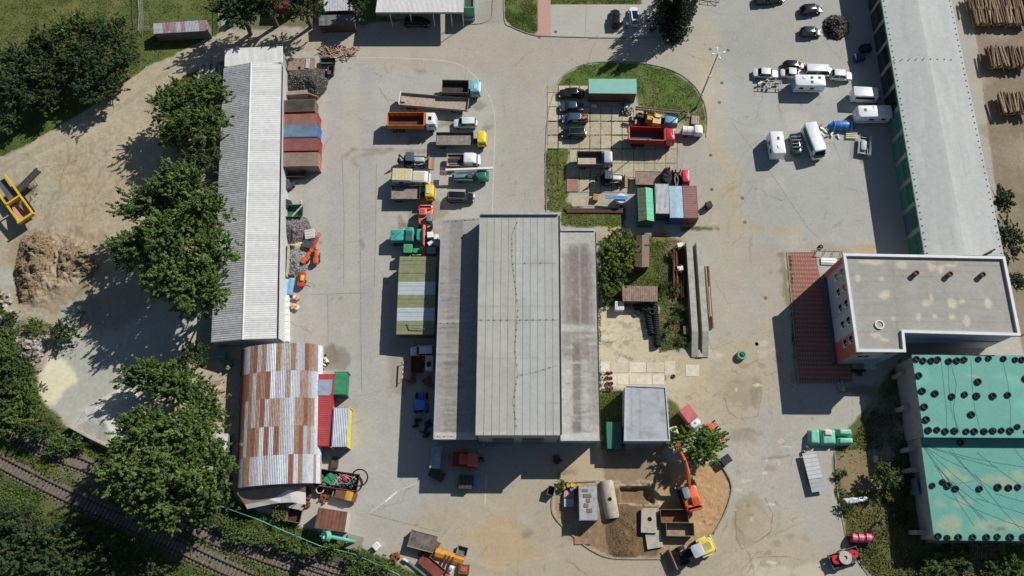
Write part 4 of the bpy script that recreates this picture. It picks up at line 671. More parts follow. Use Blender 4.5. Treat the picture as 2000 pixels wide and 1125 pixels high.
for s0 in (1.6, 4.2, 6.8, 9.6, 12.6):
    for z0 in (1.2, 4.0, 6.3):
        if z0 < 2: continue
        wv = fac('window', s0, s0 + 1.3, z0, z0 + 1.35, WF, -.1, -.03); fac('pane', s0 + .08, s0 + .78, z0 + .08, z0 + 1.27, GL(), -.03, -.02, wv); fac('pane', s0 + .86, s0 + 1.22, z0 + .45, z0 + 1.27, GL(), -.03, -.02, wv); fac('sill', s0 - .05, s0 + 1.35, z0 - .06, z0, WF, -.09, .05, wv)
fac('plinth_canopy', 1.0, Lw, 0, .9, pm('dark_plinth', (80, 84, 88)), -.1, .5)
sy = PW[5][1]; x0, x1 = PW[5][0], PW[4][0]
m = MB(); m.box(x0 + .1, x1 - .1, sy + .065, sy + .095, 6.2, 8.45); wobj('red_band', m, OR, t); m = MB(); m.box(x0 + 1.6, x1 - 2.2, sy + .03, sy + .06, 3.4, 7.9); wobj('grey_panel', m, MC['office_light_render'], t)
m = MB(); m.box(x0 + 3.4, x1 - 2.0, sy - 1.5, sy + .1, 2.9, 3.05); wobj('entrance_canopy', m, pm('canopy_glass', (150, 164, 172), rough=.3), t)
for k in range(2): m = MB(); m.box(x0 + 1.6 + k * .9, x0 + 2.3 + k * .9, sy + .01, sy + .05, 4.6, 5.6); wobj('window', m, GL(), t)
yy = PW[3][1]
for k, xx in enumerate((7, 13.5, 21)): m = MB(); m.box(PW[3][0] + xx * .8, PW[3][0] + xx * .8 + 3.2, yy + .02, yy + .08, 5.6, 6.9); wobj('window', m, GL(), t)
m = MB(); m.box(PW[3][0] + .4, PW[2][0] - .4, yy - .5, yy + .1, 4.3, 4.5); wobj('ledge', m, OG, t)
for px, py in ((1790, 533), (1856, 535), (1920, 536)):
    x, y = W(px, py, 9.3); m = MB(); m.lathe([(.38, 8.6), (.38, 9.2), (.42, 9.2), (.42, 9.45), (.3, 9.5), (.3, 9.3)], 14); m.v = [(u + x, v + y, z) for u, v, z in m.v]; wobj('roof_vent', m, pm('brown_vent', (112, 88, 78), rough=.8), t, smooth=True)
x, y = W(1718, 634, 8.8); m = MB(); m.ring([(.55, 8.6), (.55, 8.85), (.7, 8.85), (.7, 8.6)], 24); m.v = [(u + x, v + y, z) for u, v, z in m.v]; wobj('roof_hatch', m, WHT(), t); m = MB(); m.lathe([(.54, 8.6), (.54, 8.72)], 20); m.v = [(u + x, v + y, z) for u, v, z in m.v]; wobj('hatch_lid', m, pm('hatch_grey', (150, 152, 150)), t)

# barn with green tarpaulin roofs
t = bld('tarp_roofed_barn', 'barn with two turquoise tarpaulin covered roofs held down by tyres', [(1781, 693), (2060, 694), (2080, 1057), (1825, 1055)], 5.5)
TQ = am('turquoise_tarp', rough=.7, s1=2, s2=10, v1=.06, v2=.08, bump=.3, spec=.4); HW = pm('barn_wall', (160, 160, 158), var=.15, dirt=.15)
U = [(1781, 693, 6.2), (2110, 694, 6.2), (2140, 856, 6.2), (1805, 854, 6.2)]; Lq = [(1797, 852, 4.7), (2120, 853, 4.7), (2150, 1058, 4.5), (1825, 1055, 4.5)]
def f(p):
    p.poly([(1885, 705), (1910, 700), (1915, 730), (1895, 735)], (96, 162, 148), .6, 4, 2, 2); p.stroke([(1892, 733), (1915, 738)], 4, (168, 160, 140), .7, 3, 2, 2)
    for k in range(14): p.blob(rnd(1790, 2000), rnd(700, 850), rnd(10, 30), rnd(6, 20), (124, 184, 168) if k % 2 else (98, 160, 146), .35, 12, 6, 6)
    mott(p, .05, .5, .5, .02)
proof(t, 'tarpaulin', U, 0, 0, (92, 156, 142), f, TQ, strips=1, res=.2)
def f(p):
    for c in ((1850, 925, 22, 9), (1880, 935, 10, 6), (1940, 940, 24, 7), (1965, 950, 16, 8), (1855, 1025, 26, 18), (1930, 1030, 34, 12), (1880, 985, 12, 7), (1985, 1025, 20, 12), (1835, 985, 10, 6), (1990, 930, 12, 10)): p.blob(*c, (150, 158, 134), .7, 14, 8, 8)
    p.blob(1953, 1033, 12, 4, (92, 84, 62), .8, 5, 3, 3); p.blob(1935, 1030, 8, 5, (110, 106, 80), .6, 5, 3, 3)
    p.stroke([(1815, 1008), (2000, 1010)], 1, (70, 112, 104), .6, 1, 1, .3); p.stroke([(1820, 1042), (2010, 1044)], 1.2, (70, 112, 104), .6, 1, 1, .3); mott(p, .06, .5, .5, .02)
proof(t, 'tarpaulin', Lq, 0, 0, (88, 150, 137), f, TQ, strips=1, res=.2)
und(t, U, .07); und(t, Lq, .07); walls(t, [W(*p[:2], p[2]) for p in U], 5.9, HW, .2); walls(t, [W(*p[:2], p[2]) for p in Lq], 4.3, HW, .2)
m = MB(); x, y = W(1792, 950, 2.5); m.box(x - .15, x + .12, y - 1.2, y + 1.2, 0, 2.6); wobj('door', m, pm('teal_door', (70, 120, 126)), t)
for py_, h_ in ((735, 3.2), (800, 3), (880, 3), (920, 2.8), (1040, 2.5)): m = MB(); x, y = W(1763 + (py_ - 735) * .11, py_, 1); m.box(x - 1.3, x + 1.0, y - .3, y + .3, 0, h_); wobj('buttress', m, HW, t)
RP = pm('rope', (60, 104, 96), bump=0)
def rope(q): m = MB(); P = [W3(p) for p in q]; m.pipe([(a.x, a.y, a.z) for a in P], .014, 4); wobj('rope', m, RP, t)
for k in range(17):
    x0, y0 = (1802, 868) if k < 7 else (rnd(1805, 1990), rnd(870, 980)); a_ = rnd(.25, 1.35) if k < 7 else rnd(.3, 1.2); L_ = rnd(60, 210); c_ = rnd(-2, 30); d_ = rnd(0, 20)
    q = [(x0 + L_ * s * cos(a_) + s * s * c_, y0 + L_ * s * sin(a_) - s * s * d_) for s in (0, .25, .5, .75, 1)]; q = [(x, y, 4.74 - .2 * (y - 852) / 205) for x, y in q if y < 1050]
    if len(q) > 1: rope(q)
for k in range(5): x = rnd(1785, 1990); rope([(x, 700, 6.24), (x + rnd(0, 14), 750, 6.24), (x + rnd(5, 20), 800, 6.24), (x + rnd(10, 26), 848, 6.24)])
tm = MB(); tm.ring([(.28, .04), (.30, 0), (.44, 0), (.5, .06), (.5, .2), (.44, .26), (.30, .26), (.28, .22)], 18); TY = mesh('tyre', tm, RUB(), True)
tm = MB(); tm.ring([(.2, .03), (.22, 0), (.31, 0), (.36, .05), (.36, .15), (.31, .2), (.22, .2), (.2, .17)], 16); TYS = mesh('tyre', tm, RUB(), True)
def tyre(px, py, z, label, group, s=1, small=False, rx=None):
    x, y = W(px, py, z + .13); o = obj('tyre', TYS if small else TY, None, loc=(x, y, z)); o.scale = (s, s, s); o.rotation_euler = (R(rnd(-7, 7)), R(rnd(-7, 7)), rnd(0, 6)) if rx is None else rx; return tag(o, label, 'tyre', group)
G1 = 'tyres weighing down the turquoise roofs'
def zr(px, py): return 6.24 if py < 862 else 4.74 - .2 * (py - 852) / 205
for lab, L_, s in (('black tyre in the top edge row of the upper turquoise roof', [(1791, 701), (1804, 704), (1820, 704), (1832, 702), (1854, 705), (1870, 704), (1884, 702), (1912, 701), (1932, 699), (1961, 700), (1984, 702), (1997, 702), (2014, 701)], .96),
     ('black tyre in the lower edge row of the upper turquoise roof', [(1814, 840), (1831, 839), (1847, 842), (1865, 841), (1888, 842), (1904, 842), (1923, 842), (1940, 841), (1957, 840), (1974, 841), (1988, 833), (2006, 842)], .96),
     ('black tyre in the lowest edge row of the lower turquoise roof', [(1833, 1047), (1851, 1050), (1873, 1049), (1901, 1049), (1928, 1049), (1949, 1048), (1974, 1049), (2000, 1049)], .96),
     ('black tyre in the middle row of the upper turquoise roof', [(1860, 774), (1885, 770), (1908, 773), (1940, 773), (1969, 771)], 1),
     ('black tyre in the middle row of the lower turquoise roof', [(1822, 948), (1842, 941), (1852, 948), (1867, 954), (1914, 954), (1950, 951), (1971, 952), (1989, 951)], .95)):
    for k, p in enumerate(L_): tyre(p[0], p[1], zr(*p), ORD[k] + lab.replace('black tyre', ' tyre from the left'), G1, s * rnd(.86, 1.06))
for p, lab in (((1795, 733), 'upper left tyre of the three on the west edge of the upper turquoise roof'), ((1802, 763), 'middle tyre on the west edge of the upper turquoise roof'), ((1827, 768), 'tyre beside the west edge tyres on the upper turquoise roof'), ((1806, 794), 'tyre third down on the west edge of the upper turquoise roof'), ((1810, 819), 'lowest tyre on the west edge of the upper turquoise roof'),
               ((1911, 745), 'lone tyre above the middle row on the upper turquoise roof'), ((1898, 809), 'lone tyre below the middle row on the upper turquoise roof'), ((1876, 864), 'shaded tyre just below the step between the turquoise roofs'), ((2004, 739), 'tyre at the right photo edge on the upper turquoise roof')): tyre(*p, zr(*p), lab, G1, 1.02)

# north building with white canopy
t = bld('canopy_building', 'building at the top with a long white corrugated canopy roof and turquoise trim', [(733, 0), (905, 0), (905, 24), (733, 24)], 4.6)
a = [(733, 24, 4.6), (905, 24, 4.6), (906, -60, 4.9), (745, -60, 4.9)]; slope(t, *a, 14, 5, .05, SH); und(t, a, .12)
coping(t, [(733, 24.6), (905, 24.6)], 4.55, .15, .3, pm('teal_trim', (84, 150, 132), rough=.5), 'fascia', False)
for x_ in (760, 800, 845, 880, 903): m = MB(); x, y = W(x_, 24, 4.5); m.cyl((x, y + .3, 0), (x, y + .3, 4.5), .07, n=8); wobj('post', m, WHT(), t)
m = MB(); q4 = [W(745, -60, 3.2), W(905, -60, 3.2), W(905, 15, 3.2), W(745, 15, 3.2)]; y1 = W(800, 5, 0)[1] + .5; walls(t, [W(750, -2, 0), W(904, -2, 0), W(904, -80, 0), W(750, -80, 0)], 4.3, pm('cream_wall', (178, 170, 150)), 0)
walls(t, [W(905.5, 15, 3.6), W(926, 15, 3.6), W(926, -80, 3.6), W(905.5, -80, 3.6)], 3.6, MC['teal_trim'], 0); und(t, [(906, 13, 3.3), (925, 13, 3.3), (925, -80, 3.3), (906, -80, 3.3)], .05, pm('dark_felt', (70, 68, 66)))
m = MB(); x, y = W(916, 30, 1); m.at(x, y).box(-.9, .9, -.7, .7, 0, .9); wobj('counter', m, pm('beige_box', (150, 146, 134)), t)

# small block building, slat canopy shed etc.
SB = [(1222, 753), (1300, 756), (1308, 860), (1220, 860)]
t = bld('block_building', 'small square building with pale stained flat roof beside the central hall', SB, 3.9); walls(t, [W(*p, 3.9) for p in SB], 3.94, pm('block_wall', (164, 168, 172), dirt=.1), .05)
def f(p):
    for k in range(30): p.blob(rnd(1222, 1305), rnd(765, 850), rnd(2, 9), rnd(2, 5), (128, 130, 130) if k % 3 else (182, 184, 186), .5, 5, 4, 4)
    for x in (1232, 1249, 1267, 1285): p.stroke([(x, 762), (x + 2, 858)], 1, (134, 136, 138), .6, 1, .5, .5)
    mott(p, .06)
proof(t, 'roof_strip', [(1221, 754, 3.96), (1300, 757, 3.96), (1308, 860, 3.96), (1220, 860, 3.96)], 0, 0, (164, 168, 172), f, ROOF, strips=4, cross=3); und(t, [(*p, 3.96) for p in SB], .07)
coping(t, SB, 4.12, .2, .2, pm('light_coping', (176, 180, 184)), 'coping')
t = bld('panel_roof_shed', 'lean-to row with alternating mossy olive and white roof panels west of the central hall', [(780, 500), (852, 500), (848, 656), (774, 654)], 3.2)
OM = pm('mossy_panel', (128, 134, 98), rough=.85, var=.15, dirt=.25, dcol=(150, 150, 120)); WM = pm('bluewhite_panel', (176, 184, 190), rough=.5, var=.08, dirt=.06)
ysx = [501, 525, 550, 575.5, 601, 626.5, 653]; lx = [781, 779, 778, 777, 776, 775, 774]; rxx = [852, 851, 850.5, 850, 849.5, 849, 848]
for i, mt in enumerate([OM, OM, WM, OM, WM, OM]):
    for q in range(3):
        ya_, yb2 = ysx[i] + (ysx[i + 1] - ysx[i]) * q / 3, ysx[i] + (ysx[i + 1] - ysx[i]) * (q + 1) / 3; fx = lambda L_, y: np.interp(y, ysx, L_)
        p4 = [W3((float(fx(lx, ya_)), ya_ + .25, 3.0)), W3((float(fx(rxx, ya_)), ya_ + .25, 3.5)), W3((float(fx(rxx, yb2)), yb2, 3.5)), W3((float(fx(lx, yb2)), yb2, 3.0))]; dz = .04 * (q == 0) + rnd(0, .02); m = MB()
        m.add([(p.x, p.y, p.z - .08) for p in p4] + [(p.x, p.y, p.z + dz) for p in p4], [(0, 1, 2, 3), (7, 6, 5, 4), (0, 4, 5, 1), (1, 5, 6, 2), (2, 6, 7, 3), (3, 7, 4, 0)]); wobj('roof_panel', m, mt, t)
walls(t, [W(781, 503, 3), W(774, 652, 3), W(848, 652, 3.4), W(852, 503, 3.4)], 2.9, pm('shed_brown', (110, 96, 84)), .25)
m = MB(); P = [W3((799, 628, 3.6)), W3((803, 640, 3.6)), W3((852, 645, 3.7))]; m.pipe([tuple(p) for p in P], .07); wobj('conduit', m, STL(), t)

def minished(name, label, cs, h, rmat, wmat, cat='shed', ridge=None, n=4, waves=3, amp=.03):   # cs surveyed corners at height h
    t = bld(name, label, cs, h, cat); P = [(*p, h) for p in cs]
    if ridge:
        a, b = (*ridge[0], h + ridge[2]), (*ridge[1], h + ridge[2]); slope(t, P[0], P[3], b, a, n, waves, amp, [rmat]); slope(t, P[1], P[2], b, a, n, waves, amp, [rmat])
        m = MB(); A, B, D = W3(P[3]), W3(P[2]), W3(b); m.add([tuple(A), tuple(B), tuple(D)], [(0, 1, 2)]); wobj('gable', m, wmat, t); m = MB(); A, B, D = W3(P[0]), W3(P[1]), W3(a); m.add([tuple(A), tuple(B), tuple(D)], [(0, 2, 1)]); wobj('gable', m, wmat, t)
    else: slope(t, *P, n, waves, amp, [rmat] if not isinstance(rmat, list) else rmat)
    walls(t, [W(*p, h) for p in cs], h - .05, wmat, .08, .1); return t
minished('field_shelter', 'narrow shelter with purple rust and grey striped roof in the grass at the top left', [(300, 66), (407, 60), (404, 39), (299, 46)], 2.3, [pm('plum_rust', (134, 108, 112), var=.3, dirt=.3, dcol=(176, 174, 178)), pm('grey_lilac', (156, 158, 166), var=.2, dirt=.2)], pm('shelter_wall', (120, 112, 106)), n=12)
t = minished('turquoise_cabin', 'cabin with flat turquoise roof on the grass island', [(1150, 154), (1243, 154), (1244, 183), (1150, 182)], 2.9, pm('turq_roof', (124, 176, 162), rough=.5, var=.06), pm('cabin_wood', (104, 78, 60), var=.25), 'cabin', n=1, waves=1, amp=.0)
minished('brown_shed', 'brown ridged garden shed beside the round tree', [(1243, 459), (1268, 459), (1268, 521), (1239, 520)], 2.4, pm('brown_felt', (112, 92, 80), var=.12), pm('dark_boards', (84, 62, 50)), ridge=((1254, 459), (1254, 522), .5), n=3, waves=1, amp=.005)
minished('tyre_shelter', 'low shelter with rust stained sheet roof at the head of the tyre stacks', [(1216, 588), (1284, 589), (1284, 559), (1215, 558)], 2.0, [pm('rust_grey', (136, 112, 98), rough=.8, var=.35, scale=1.5, dirt=.3, dcol=(156, 150, 142))], pm('shelter_brown', (100, 86, 74)), n=8, waves=2)
minished('rusty_roof_hut', 'hut with rust brown sheet roof by the cyan fence', [(622, 991), (679, 1000), (673, 1040), (614, 1031)], 2.6, [pm('rust_brown', (120, 78, 64), var=.25, scale=1.5, dirt=.15, dcol=(96, 62, 52)), pm('rust_brown2', (112, 74, 62), var=.25)], pm('hut_wall', (190, 186, 178)), n=4, waves=2, amp=.03)
minished('striped_lean_to', 'small grey corrugated lean-to tucked between trees and the arched hall', [(422, 847), (446, 847), (444, 883), (421, 880)], 2.2, [SG[1]], pm('shed_wall2', (110, 110, 108)), n=1, waves=12, amp=.04)
minished('dark_garden_shed', 'weathered grey shed roof in the shade between the top trees and road', [(622, 30), (692, 28), (693, 48), (623, 50)], 2.2, [pm('old_felt', (104, 108, 112), var=.35, dirt=.3)], pm('dark_boards', (84, 62, 50)), n=6, waves=1)
minished('shaded_tin_shed', 'shaded tin roofed shed at the top edge between the trees', [(632, -20), (694, -20), (694, 20), (632, 22)], 2.4, [SG[0]], MC['dark_boards'], n=6, waves=2)
t = minished('green_cabin', 'dark green container cabin in the shade between the central hall and the block building', [(1184, 824), (1213, 824), (1214, 876), (1186, 876)], 2.4, pm('dark_green', (46, 104, 88), rough=.5), pm('dark_green_wall', (40, 90, 78)), 'cabin', n=1, waves=8, amp=.02)
# ---------------- vehicles and machines ----------------
def wheel_meshes(r, wd):
    k = (round(r, 2), round(wd, 2))
    if k in WC: return WC[k]
    m = MB(); m.ring([(r * .58, -wd / 2), (r * .9, -wd / 2), (r, -wd * .3), (r, wd * .3), (r * .9, wd / 2), (r * .58, wd / 2)], 16); n = MB(); n.lathe([(r * .6, -wd * .42), (r * .55, wd * .25), (r * .2, wd * .3), (r * .18, wd * .45)], 12)
    WC[k] = (mesh('tyre', m, RUB(), True), mesh('rim', n, pm('rim_grey', (150, 150, 150), rough=.4, metal=.6, dirt=.2, bump=0), True)); return WC[k]
WC = {}
def wheel(t, x, y, r=.33, wd=.22, side=1):
    a, b = wheel_meshes(r, wd); o = obj('wheel', a, None, t, loc=(x, y, r)); o.rotation_euler = (R(-90 * side), 0, 0); obj('rim', b, None, o); return o
def prof(y0, zs): pass
def car(label, px, py, rot, col, L=4.4, Wd=1.8, Hh=1.45, kind='hatch', group=None, cat='car', name='parked_car', roofcol=None, glassroof=False, rails=False):
    t = T(name, label, cat, px, py, .8, rot, group); P = paint('paint_%d_%d_%d' % tuple(col), col); hw = Wd / 2; zb = .78 if Hh < 1.6 else .95; h2 = L / 2
    st = {'hatch': (.95, .28, -.02, .5), 'sedan': (1.05, .8, .5, .65), 'wagon': (1.0, .12, .02, .35), 'suv': (.95, .18, .05, .4), 'van': (.55, .05, .0, .12), 'pickup': (1.0, L * .44, L * .42, .2)}[kind]
    X = [-1, -.97, -.88, -.7, -.4, 0, .4, .7, .88, .97, 1]; WW = [.62, .82, .94, .99, 1, 1, 1, .98, .93, .8, .55]; loops = []
    for x, ww in zip(X, WW):
        f = max(0, x); zt = zb - .16 * f ** 3 - .05 * (abs(x) > .95) - (.08 if x < -.95 else 0); y = hw * ww; z0 = .24 + .08 * (abs(x) > .9)
        loops.append([(x * h2, -y * .93, z0), (x * h2, -y, z0 + .2), (x * h2, -y, zt - .18), (x * h2, -y * .86, zt), (x * h2, -y * .4, zt + .035), (x * h2, y * .4, zt + .035), (x * h2, y * .86, zt), (x * h2, y, zt - .18), (x * h2, y, z0 + .2), (x * h2, y * .93, z0)])
    m = MB(); m.loft(loops); obj('body', m, P, t, True)
    xf, xr = h2 - st[0], -h2 + st[1]; rf, rr = xf - (.62 if kind != 'van' else .45), xr + st[3] * .8; gy, ry_ = hw * .87, hw * .70; gz = zb - .03; rz = Hh - .05
    m = MB(); m.loft([[(xr, -gy, gz), (xf, -gy * .93, gz), (xf, gy * .93, gz), (xr, gy, gz)], [(rr, -ry_, rz), (rf, -ry_, rz), (rf, ry_, rz), (rr, ry_, rz)]]); obj('windows', m, GL(), t)
    m = MB(); m.rbox(rr - .05, rf + .06, -ry_ - .05, ry_ + .05, rz - .07, Hh, .18, .05); obj('roof', m, GL() if glassroof else (paint('paint_%d_%d_%d' % tuple(roofcol), roofcol) if roofcol else P), t, True)
    if glassroof:
        for s in (-1, 1): m = MB(); m.rbox(rr - .06, rf + .08, s * (ry_ - .02) - .1, s * (ry_ - .02) + .1, rz - .08, Hh + .01, .06, .03); obj('roof_side', m, P, t, True)
        m = MB(); m.rbox(rr - .1, rr + .25, -ry_ - .05, ry_ + .05, rz - .09, Hh + .012, .1, .03); obj('roof_rear', m, P, t, True)
    for s in (-1, 1):
        m = MB()
        for (xa, xb) in ((xr, rr), (xf, rf), ((xr + xf) / 2 - .1, (rr + rf) / 2 + .05)): m.cyl((xa, s * gy * .97, gz + .0), (xb, s * (ry_ + .005), rz), .045, n=5)
        obj('pillar', m, P, t); m = MB(); m.rbox(xf - .5, xf - .28, s * hw * .98 + (0 if s > 0 else -.2), s * hw * .98 + (.2 if s > 0 else 0), zb - .02, zb + .14, .05, .03); obj('mirror', m, P, t, True)
        m = MB(); m.rbox(h2 - .42, h2 - .06, s * hw * .62 - .17, s * hw * .62 + .17, zb - .26, zb - .11, .06, .03); obj('headlight', m, pm('lamp_glass', (190, 194, 198), rough=.1, bump=0), t, True)
        m = MB(); m.rbox(-h2 + .0, -h2 + .14, s * hw * .66 - .13, s * hw * .66 + .13, zb - .24, zb - .06, .04, .03); obj('tail_light', m, pm('tail_red', (130, 20, 18), rough=.2, bump=0), t, True)
        if rails: m = MB(); m.cyl((rr, s * ry_ * .95, Hh + .06), (rf, s * ry_ * .95, Hh + .06), .03, n=5); obj('roof_rail', m, pm('rail_silver', (180, 182, 186), rough=.3, metal=.6, bump=0), t)
        for x in (h2 - .85, -h2 + .82): wheel(t, x, s * (hw - .12), .33, .22, s)
    return t
IGp = 'cars parked on the slabs beside the turquoise cabin'
car('black sedan in the row beside the turquoise cabin, northernmost', 1116, 181, 182, (30, 32, 38), 4.7, 1.8, 1.45, 'sedan', IGp)
car('dark blue grey sedan with shiny roof, second from the turquoise cabin', 1116, 208, 181, (58, 70, 88), 4.3, 1.78, 1.45, 'sedan', IGp)
t = car('blue pickup with open load bed, third car from the turquoise cabin', 1123, 231, 180, (62, 84, 106), 4.7, 1.8, 1.55, 'hatch', IGp, 'pickup', 'pickup_car')
m = MB(); m.box(-2.35, -.95, -.72, .72, .82, .86); obj('load_bed', m, DRK(), t); m = MB(); m.at(-1.7, .1, .86, 20).box(-.5, .4, -.3, .2, 0, .35); obj('orange_load', m, pm('orange_rusty', (196, 104, 50)), t)
for c in t.children:
    if c.name.startswith(('windows', 'roof', 'pillar')): c.location.x = .35; c.scale.x = .8
car('black wagon parked last in the row on the slabs, southernmost', 1121, 259, 181, (28, 34, 38), 4.5, 1.82, 1.5, 'wagon', IGp, rails=True)
car('black estate car with silver roof rails standing alone north of the central hall', 900, 385, -2, (26, 30, 36), 4.75, 1.85, 1.6, 'wagon', rails=True)
car('silver white family van car between the white truck cab and green flatbed', 909, 240, 181, (206, 210, 214), 4.2, 1.75, 1.7, 'suv')
car('black car parked nose up beside the white glass roofed car', 1203, 35, 92, (26, 30, 32), 4.2, 1.8, 1.5, 'suv')
car('white car with black glass roof parked near the conifers', 1239, 31, 94, (205, 214, 224), 4.3, 1.82, 1.5, 'hatch', glassroof=True)
car('black car north of the teal one near the scrap mound', 1585, 17, 5, (30, 36, 38), 4.2, 1.8, 1.5, 'hatch')
car('small dark teal car beside the round scrap mound', 1584, 61, -2, (40, 62, 66), 4.0, 1.72, 1.45, 'hatch')
car('white sedan, westernmost of the white cars', 1496, 142, -4, (214, 216, 218), 4.5, 1.8, 1.42, 'sedan')
car('dark car with red and white striped load on its bonnet', 1551, 127, -4, (34, 38, 40), 4.0, 1.72, 1.4, 'hatch')
car('white car between the white sedan and the long white minibus', 1548, 142, -4, (214, 216, 218), 4.2, 1.78, 1.45, 'sedan')
car('long white minibus above the camper trailer', 1598, 139, -2, (222, 224, 226), 5.0, 1.95, 1.95, 'van', cat='minibus', name='minibus')
car('white off-roader with dark sunroof, easternmost of the white cars', 1643, 147, -5, (222, 224, 226), 3.9, 1.75, 1.7, 'suv')
car('dark car in the shade under the white canopy roof', 814, 42, 0, (26, 30, 34), 4.8, 1.85, 1.5, 'wagon')
car('white estate car in the shade behind the panel roofed lean-to', 825, 685, 182, (214, 216, 218), 4.0, 1.75, 1.5, 'wagon')
car('dark car cut off by the top photo edge, left of the pair', 1492, -2, 4, (28, 30, 36), 3.6, 1.7, 1.45, 'hatch'); car('dark car cut off by the top photo edge, right of the pair', 1515, -4, 4, (28, 30, 36), 3.6, 1.7, 1.45, 'hatch')
for s in range(14):
    m = MB(); m.at(0, 0, 0, rnd(0, 180), rnd(-20, 20)).box(-.35, .35, -.05, .05, -.04, .04); x, y = W(1560 + rnd(-5, 5), 129 + rnd(-9, 8), 1); o = obj('barrier_tape', m, pm('tape_red', (196, 40, 60)) if s % 2 else WHT(), None, loc=(x, y, .9 + .03 * s)); tag(o, 'red and white striped barrier board heaped on the dark car bonnet', 'barrier board', 'barrier boards on the dark car')

def van(label, px, py, rot, L=5.6, Wd=2.0, Hh=2.5, col=(222, 224, 226), side=None, cat='van', name='parked_van', nose=.7):
    t = T(name, label, cat, px, py, Hh / 2, rot); P = paint('paint_%d_%d_%d' % tuple(col), col, var=.04); h = L / 2; w_ = Wd / 2
    m = MB(); m.rbox(-h, h - nose, -w_, w_, .4, Hh, .14, .12, .25); obj('body', m, P, t, True); m = MB(); m.rbox(h - nose - .5, h, -w_ * .96, w_ * .96, .38, 1.25, .25, .15, .2); obj('bonnet', m, P, t, True)
    m = MB(); m.add([(h - nose - .26, -w_ * .88, Hh - .2), (h - nose - .26, w_ * .88, Hh - .2), (h - nose + .45, w_ * .9, 1.22), (h - nose + .45, -w_ * .9, 1.22), (h - nose - .4, -w_ * .88, Hh - .2), (h - nose - .4, w_ * .88, Hh - .2), (h - nose - .4, w_ * .9, 1.2), (h - nose - .4, -w_ * .9, 1.2)], [(0, 3, 2, 1), (4, 5, 6, 7), (0, 1, 5, 4), (1, 2, 6, 5), (2, 3, 7, 6), (3, 0, 4, 7)]); obj('windscreen', m, GL(), t)
    for s in (-1, 1):
        m = MB(); m.box(-h + .5, h - nose - .8, s * (w_ + .005) - .01, s * (w_ + .005) + .01, 1.35, Hh - .35); obj('side_panel', m, pm('van_%s' % side[0], side[1]) if side else GL(), t)
        m = MB(); m.rbox(h - nose - .2, h - nose, s * (w_ + .12) - .1, s * (w_ + .12) + .1, 1.2, 1.5, .04, .03); obj('mirror', m, DRK(), t)
        for x in (-h + .9, h - .85): wheel(t, x, s * (w_ - .12), .36, .22, s)
    return t
van('white panel van by the long hall, above the big touring caravan', 1692, 186, -3, 5.4, 2.0, 2.4)
van('white and green delivery van slanting among the caravans', 1589, 276, -78, 6.3, 2.1, 2.7, side=('green', (40, 110, 84)), nose=.35)
def caravan(label, px, py, rot, L, Wd=2.3, Hh=2.6, blue=False, tow=1, hatches=((.3, .3), (-.2, .1))):
    t = T('caravan', label, 'caravan', px, py, Hh / 2, rot, 'caravans and campers beside the long hall'); P = paint('caravan_white', (226, 228, 230), var=.04, dirt=.04); h = L / 2; w_ = Wd / 2
    m = MB(); m.rbox(-h, h, -w_, w_, .45, Hh, .28, .22, .15, 4); obj('body', m, P, t, True)
    for s in (-1, 1):
        m = MB(); m.box(-h + .3, h - .4, s * (w_ + .01) - .012, s * (w_ + .01) + .012, .95, 1.05); obj('stripe', m, pm('stripe_grey', (140, 146, 152), bump=0), t)
        for x in (-h * .55, h * .15): m = MB(); m.rbox(x - .4, x + .4, s * (w_ + .01) - .02, s * (w_ + .01) + .02, 1.4, 1.95, .01, .01); obj('window', m, GL(), t)
        wheel(t, -.1, s * (w_ - .15), .32, .2, s)
    for (u, v) in hatches: m = MB(); m.rbox(u * L - .28, u * L + .28, v * Wd - .25, v * Wd + .25, Hh - .01, Hh + .09, .06, .03); obj('roof_hatch', m, pm('hatch_tint', (96, 104, 112), rough=.2, bump=0) if (u > 0) else P, t, True)
    m = MB(); m.box(h - .35, h - .08, -w_ * .7, w_ * .7, 1.35, 2.0); obj('front_window', m, GL(), t)
    m = MB(); m.cyl((h - .1, .5, .45), (h + 1.0 * tow, 0, .45), .05, n=6); m.cyl((h - .1, -.5, .45), (h + 1.0 * tow, 0, .45), .05, n=6); obj('drawbar', m, STL(), t)
    if blue: m = MB(); m.rbox(-h - .03, -h + .5, -w_ * .96, w_ * .96, .6, Hh - .25, .12, .06); obj('blue_front', m, pm('sky_blue', (110, 158, 200), rough=.3), t, True)
    return t
caravan('camper trailer with blue end and four roof hatches below the minibus', 1579, 164, -1, 5.6, 2.35, 2.6, True, .1, ((-.2, .2), (.05, .2), (.3, .2), (.05, -.18)))
caravan('big touring caravan with its drawbar to the west by the long hall', 1703, 224, 181, 6.2, 2.4, 2.6, False, 1, ((.25, -.1), (0, -.3), (-.25, 0)))
caravan('white caravan parked end on, westernmost of the caravans', 1515, 284, 92, 4.6, 2.35, 2.6, False, .8, ((.15, -.1), (-.2, 0)))
t = T('car_transporter_frame', 'dark green low vehicle with a pale rack between the caravan and the slanting van', 'vehicle', 1554, 281, 1, 93); m = MB(); m.rbox(-2, 2, -.8, .8, .4, 1.3, .3, .2); obj('body', m, paint('deep_green', (44, 72, 62)), t, True); m = MB(); m.rbox(-1.2, .8, -.6, .6, 1.25, 1.6, .2, .15); obj('cab_top', m, GL(), t, True)
for x in (-1, -.3, .4, 1.1): m = MB(); m.cyl((x, -.85, 1.7), (x, .85, 1.7), .035, n=5); obj('rack_bar', m, WHT(), t)
for s in (-1, 1):
    for x in (-1.3, 1.3): wheel(t, x, s * .72, .33, .2, s)

